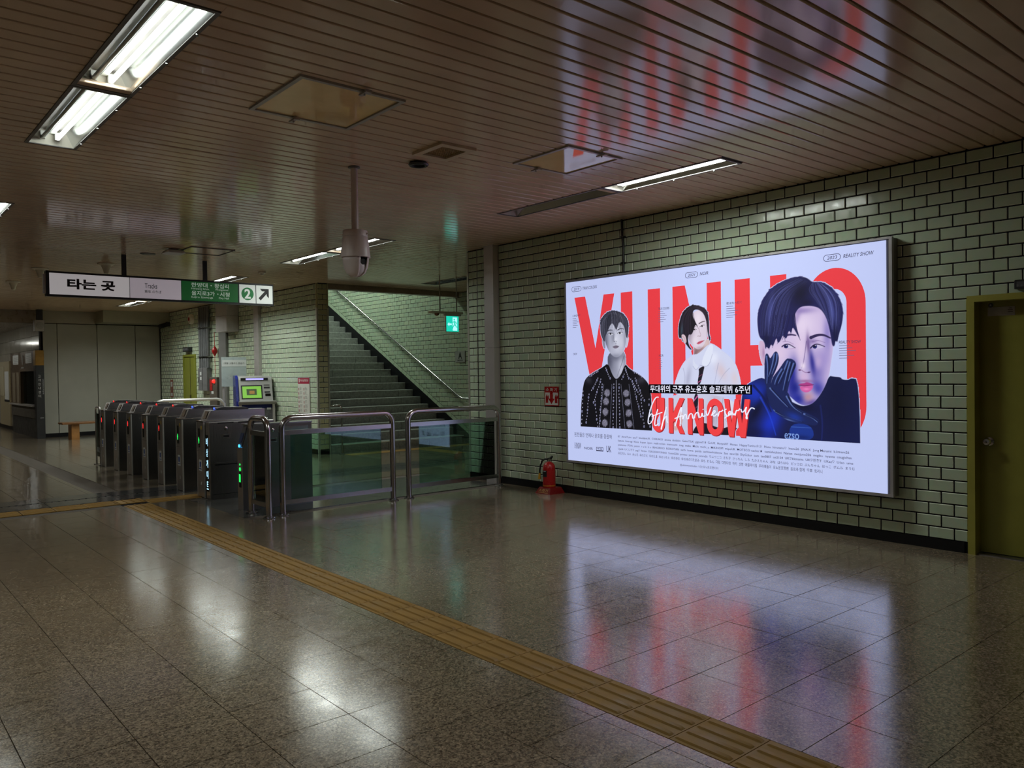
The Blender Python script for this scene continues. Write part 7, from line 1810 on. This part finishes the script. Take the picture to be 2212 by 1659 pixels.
MB().box(-.005, 0, -.11, .11, -.24, .24).build('plate', worn('faded_red', (.28,.10,.07,1), .5, .2), t); MB().box(-.006, -.005, -.07, .07, -.2, -.12).box(-.006, -.005, -.07, .07, .05, .18).build('print', M_STICK, t)
door2 = struct(MB().box(XL-.004, XL+.02, D2[0], D2[1], .01, D2[2]).build('door_2', worn('bright_olive_paint', (.22,.24,.03,1), .4, .08, 5)))
MB().box(XL-.03, XL+.02, D2[0], D2[0]+.06, 0, D2[2]+.05).box(XL-.03, XL+.02, D2[1]-.06, D2[1], 0, D2[2]+.05).box(XL-.03, XL+.02, D2[0]+.06, D2[1]-.06, D2[2]-.01, D2[2]+.05).build('door_frame', MATS['bright_olive_paint'], door2)
MB().box(XL-.008, XL-.004, 21.02, 21.035, .02, D2[2]-.02).build('leaf_gap', M_BLACK, door2); MB().box(XL-.04, XL-.004, 20.98, 21.0, .95, 1.05).build('handle', M_STEELD, door2)
t = onwall('door_lamp', 'small dark lamp above the far olive door', 'lamp', 21.05, 2.22); MB().cbox(-.10, 0, -.22, .22, -.06, .06, .01).build('case', M_BLACKM, t); MB().box(-.104, -.10, -.18, .18, -.03, .03).build('lens', M_READ, t)
t = thing('long_rail', 'horizontal steel rail behind the gates left of the ticket machine', 'handrail', (5.1, 16.2, 0))
MB().tube([(-.35, 0, 0), (-.35, 0, .96), (-.28, 0, 1.04), (-.2, 0, 1.06), (.85, 0, 1.06), (.93, 0, 1.04), (1.0, 0, .96), (1.0, 0, 0)], .028, 12).build('rail', M_EDGE, t, True)
MB().box(-.34, .99, -.015, .015, .12, .16).build('bottom_rail', M_STEEL, t)

# ---------------------------------------------------------------- bench and booth at the far end
M_WOOD = worn('varnished_wood', (.20,.085,.025,1), .35, .3, 6)
t = thing('wooden_bench', 'low wooden bench in front of the pale wall panels', 'bench', (5.07, 22.15, 0))
for k in range(3): MB().cbox(-.80, .80, -.25+k*.17, -.09+k*.17, .385, .43, .008).build('seat_plank', M_WOOD, t)
for x in (-.50, .50): MB().cbox(x-.09, x+.09, -.18, .18, 0, .385, .008).build('leg', worn('light_wood', (.36,.17,.05,1), .4, .2, 6), t)
M_BRN = worn('brown_laminate', (.105,.070,.040,1), .35, .12); M_CHAR = worn('charcoal_panel', (.030,.031,.032,1), .35, .1)
t = thing('service_booth', 'brown service booth with a window and a black side panel at the far left', 'booth', (4.03, 25.0, 0))
MB().box(-.08, .09, -1.65, 1.85, 1.72, 2.24).build('header', M_BRN, t); MB().box(-.08, .09, -1.65, 1.85, .50, .82).build('counter_front', worn('grey_laminate', (.11,.10,.085,1), .35), t)
MB().box(-.06, .09, -1.65, 1.85, 0, .50).build('plinth', M_CHAR, t); MB().box(-.14, .09, -1.65, 1.85, .80, .84).build('counter_top', M_ALU, t)
MB().box(-.08, .09, .35, 1.85, .84, 1.72).build('side_section', M_BRN, t)
for y0, y1 in ((.55, .95), (1.15, 1.6)): MB().box(-.085, -.08, y0, y1, .86, 1.70).build('pillar_panel', worn('tan_panel', (.24,.20,.14,1), .4), t)
MB().box(.06, .09, -1.6, .35, .84, 1.72).build('window_back', worn('tan_interior', (.22,.13,.07,1), .5), t)
MB().box(-.01, .0, -1.55, .33, .86, 1.70).build('window_pane', M_GLASS, t)
MB().box(.03, .06, -1.4, .22, 1.15, 1.64).build('screen', emitter('booth_screen', (.14,.17,.21,1), .55), t)
sp = MB().cbox(-.10, .09, -1.92, -1.65, 0, 1.86, .006).build('side_panel', M_CHAR, t)
MB().cbox(-.10, .09, -1.92, -1.65, 1.86, 2.24, .006).build('side_header', worn('amber_panel', (.36,.19,.02,1), .35), t)
for k, ch in enumerate('고객안내센터'): text('lettering', ch, M_WHITEP, sp, (-.02, -1.9215, 1.58-.10*k), EX, EZ, .055, .07)
text('lettering', 'Information', M_STICK, sp, (.055, -1.9215, 1.32), EZ, (-1,0,0), .38, .03)
MB().box(-.02, .06, -1.924, -1.92, .52, .53).build('badge', M_STICK, t)
for y0, y1, z0, z1 in ((.60, 1.45, 1.92, 2.18), (-1.30, -.48, 1.93, 2.19)): 
    p_ = MB().box(-.084, -.08, y0, y1, z0, z1).build('paper_notice', M_STICK, t)
    MB().box(-.0855, -.084, y0+.1, y1-.1, z0+.03, z0+.04).box(-.0855, -.084, y0+.1, y1-.2, z0+.08, z0+.09).box(-.0855, -.084, y0+.1, y1-.1, z0+.13, z0+.14).box(-.0855, -.084, y0+.1, y1-.15, z0+.18, z0+.19).build('print', MATS['grey_print'], p_)
MB().box(-.084, -.08, -.22, .22, 1.80, 1.84).box(-.084, -.08, -.05, .05, 1.90, 2.15).build('emblem', MATS['grey_print'], t)
t = thing('horn_speaker', 'grey box speaker on a post above the service booth', 'speaker', (4.03, 23.1, 2.7))
MB().cbox(-.11, .11, -.10, .10, .02, .30, .01).build('box', M_ALU, t); MB().lathe([(.08, 0), (.09, -.02), (.02, -.025)], 16, (.0, -.10, .16), 'y').build('cone', M_MGREY, t, True)
MB().box(-.05, .08, -.05, .08, .30, ZC-2.7+.0).build('bracket', M_BLACKM, t); MB().box(-.012, .012, -.012, .012, -.46, .02).build('cable', M_BLACK, t)
t = thing('rack_board', 'cream notice rack leaning on the white wall at the left edge', 'notice board', (4.06, 28.6, 0))
MB().box(-.02, .02, -.85, .9, .12, 2.05).build('board', worn('cream_board', (.36,.31,.20,1), .4), t); MB().box(-.03, -.02, -.75, -.05, .9, 1.75).build('sheet', M_STICK, t); MB().box(-.035, -.02, -.80, .0, .84, .90).build('tray', M_BLACKM, t); MB().box(-.03, -.02, .1, .8, 1.0, 1.9).build('sheet', worn('cream_sheet', (.44,.40,.28,1), .4), t)

bpy.data.objects.remove(_to); bpy.data.curves.remove(_tc)
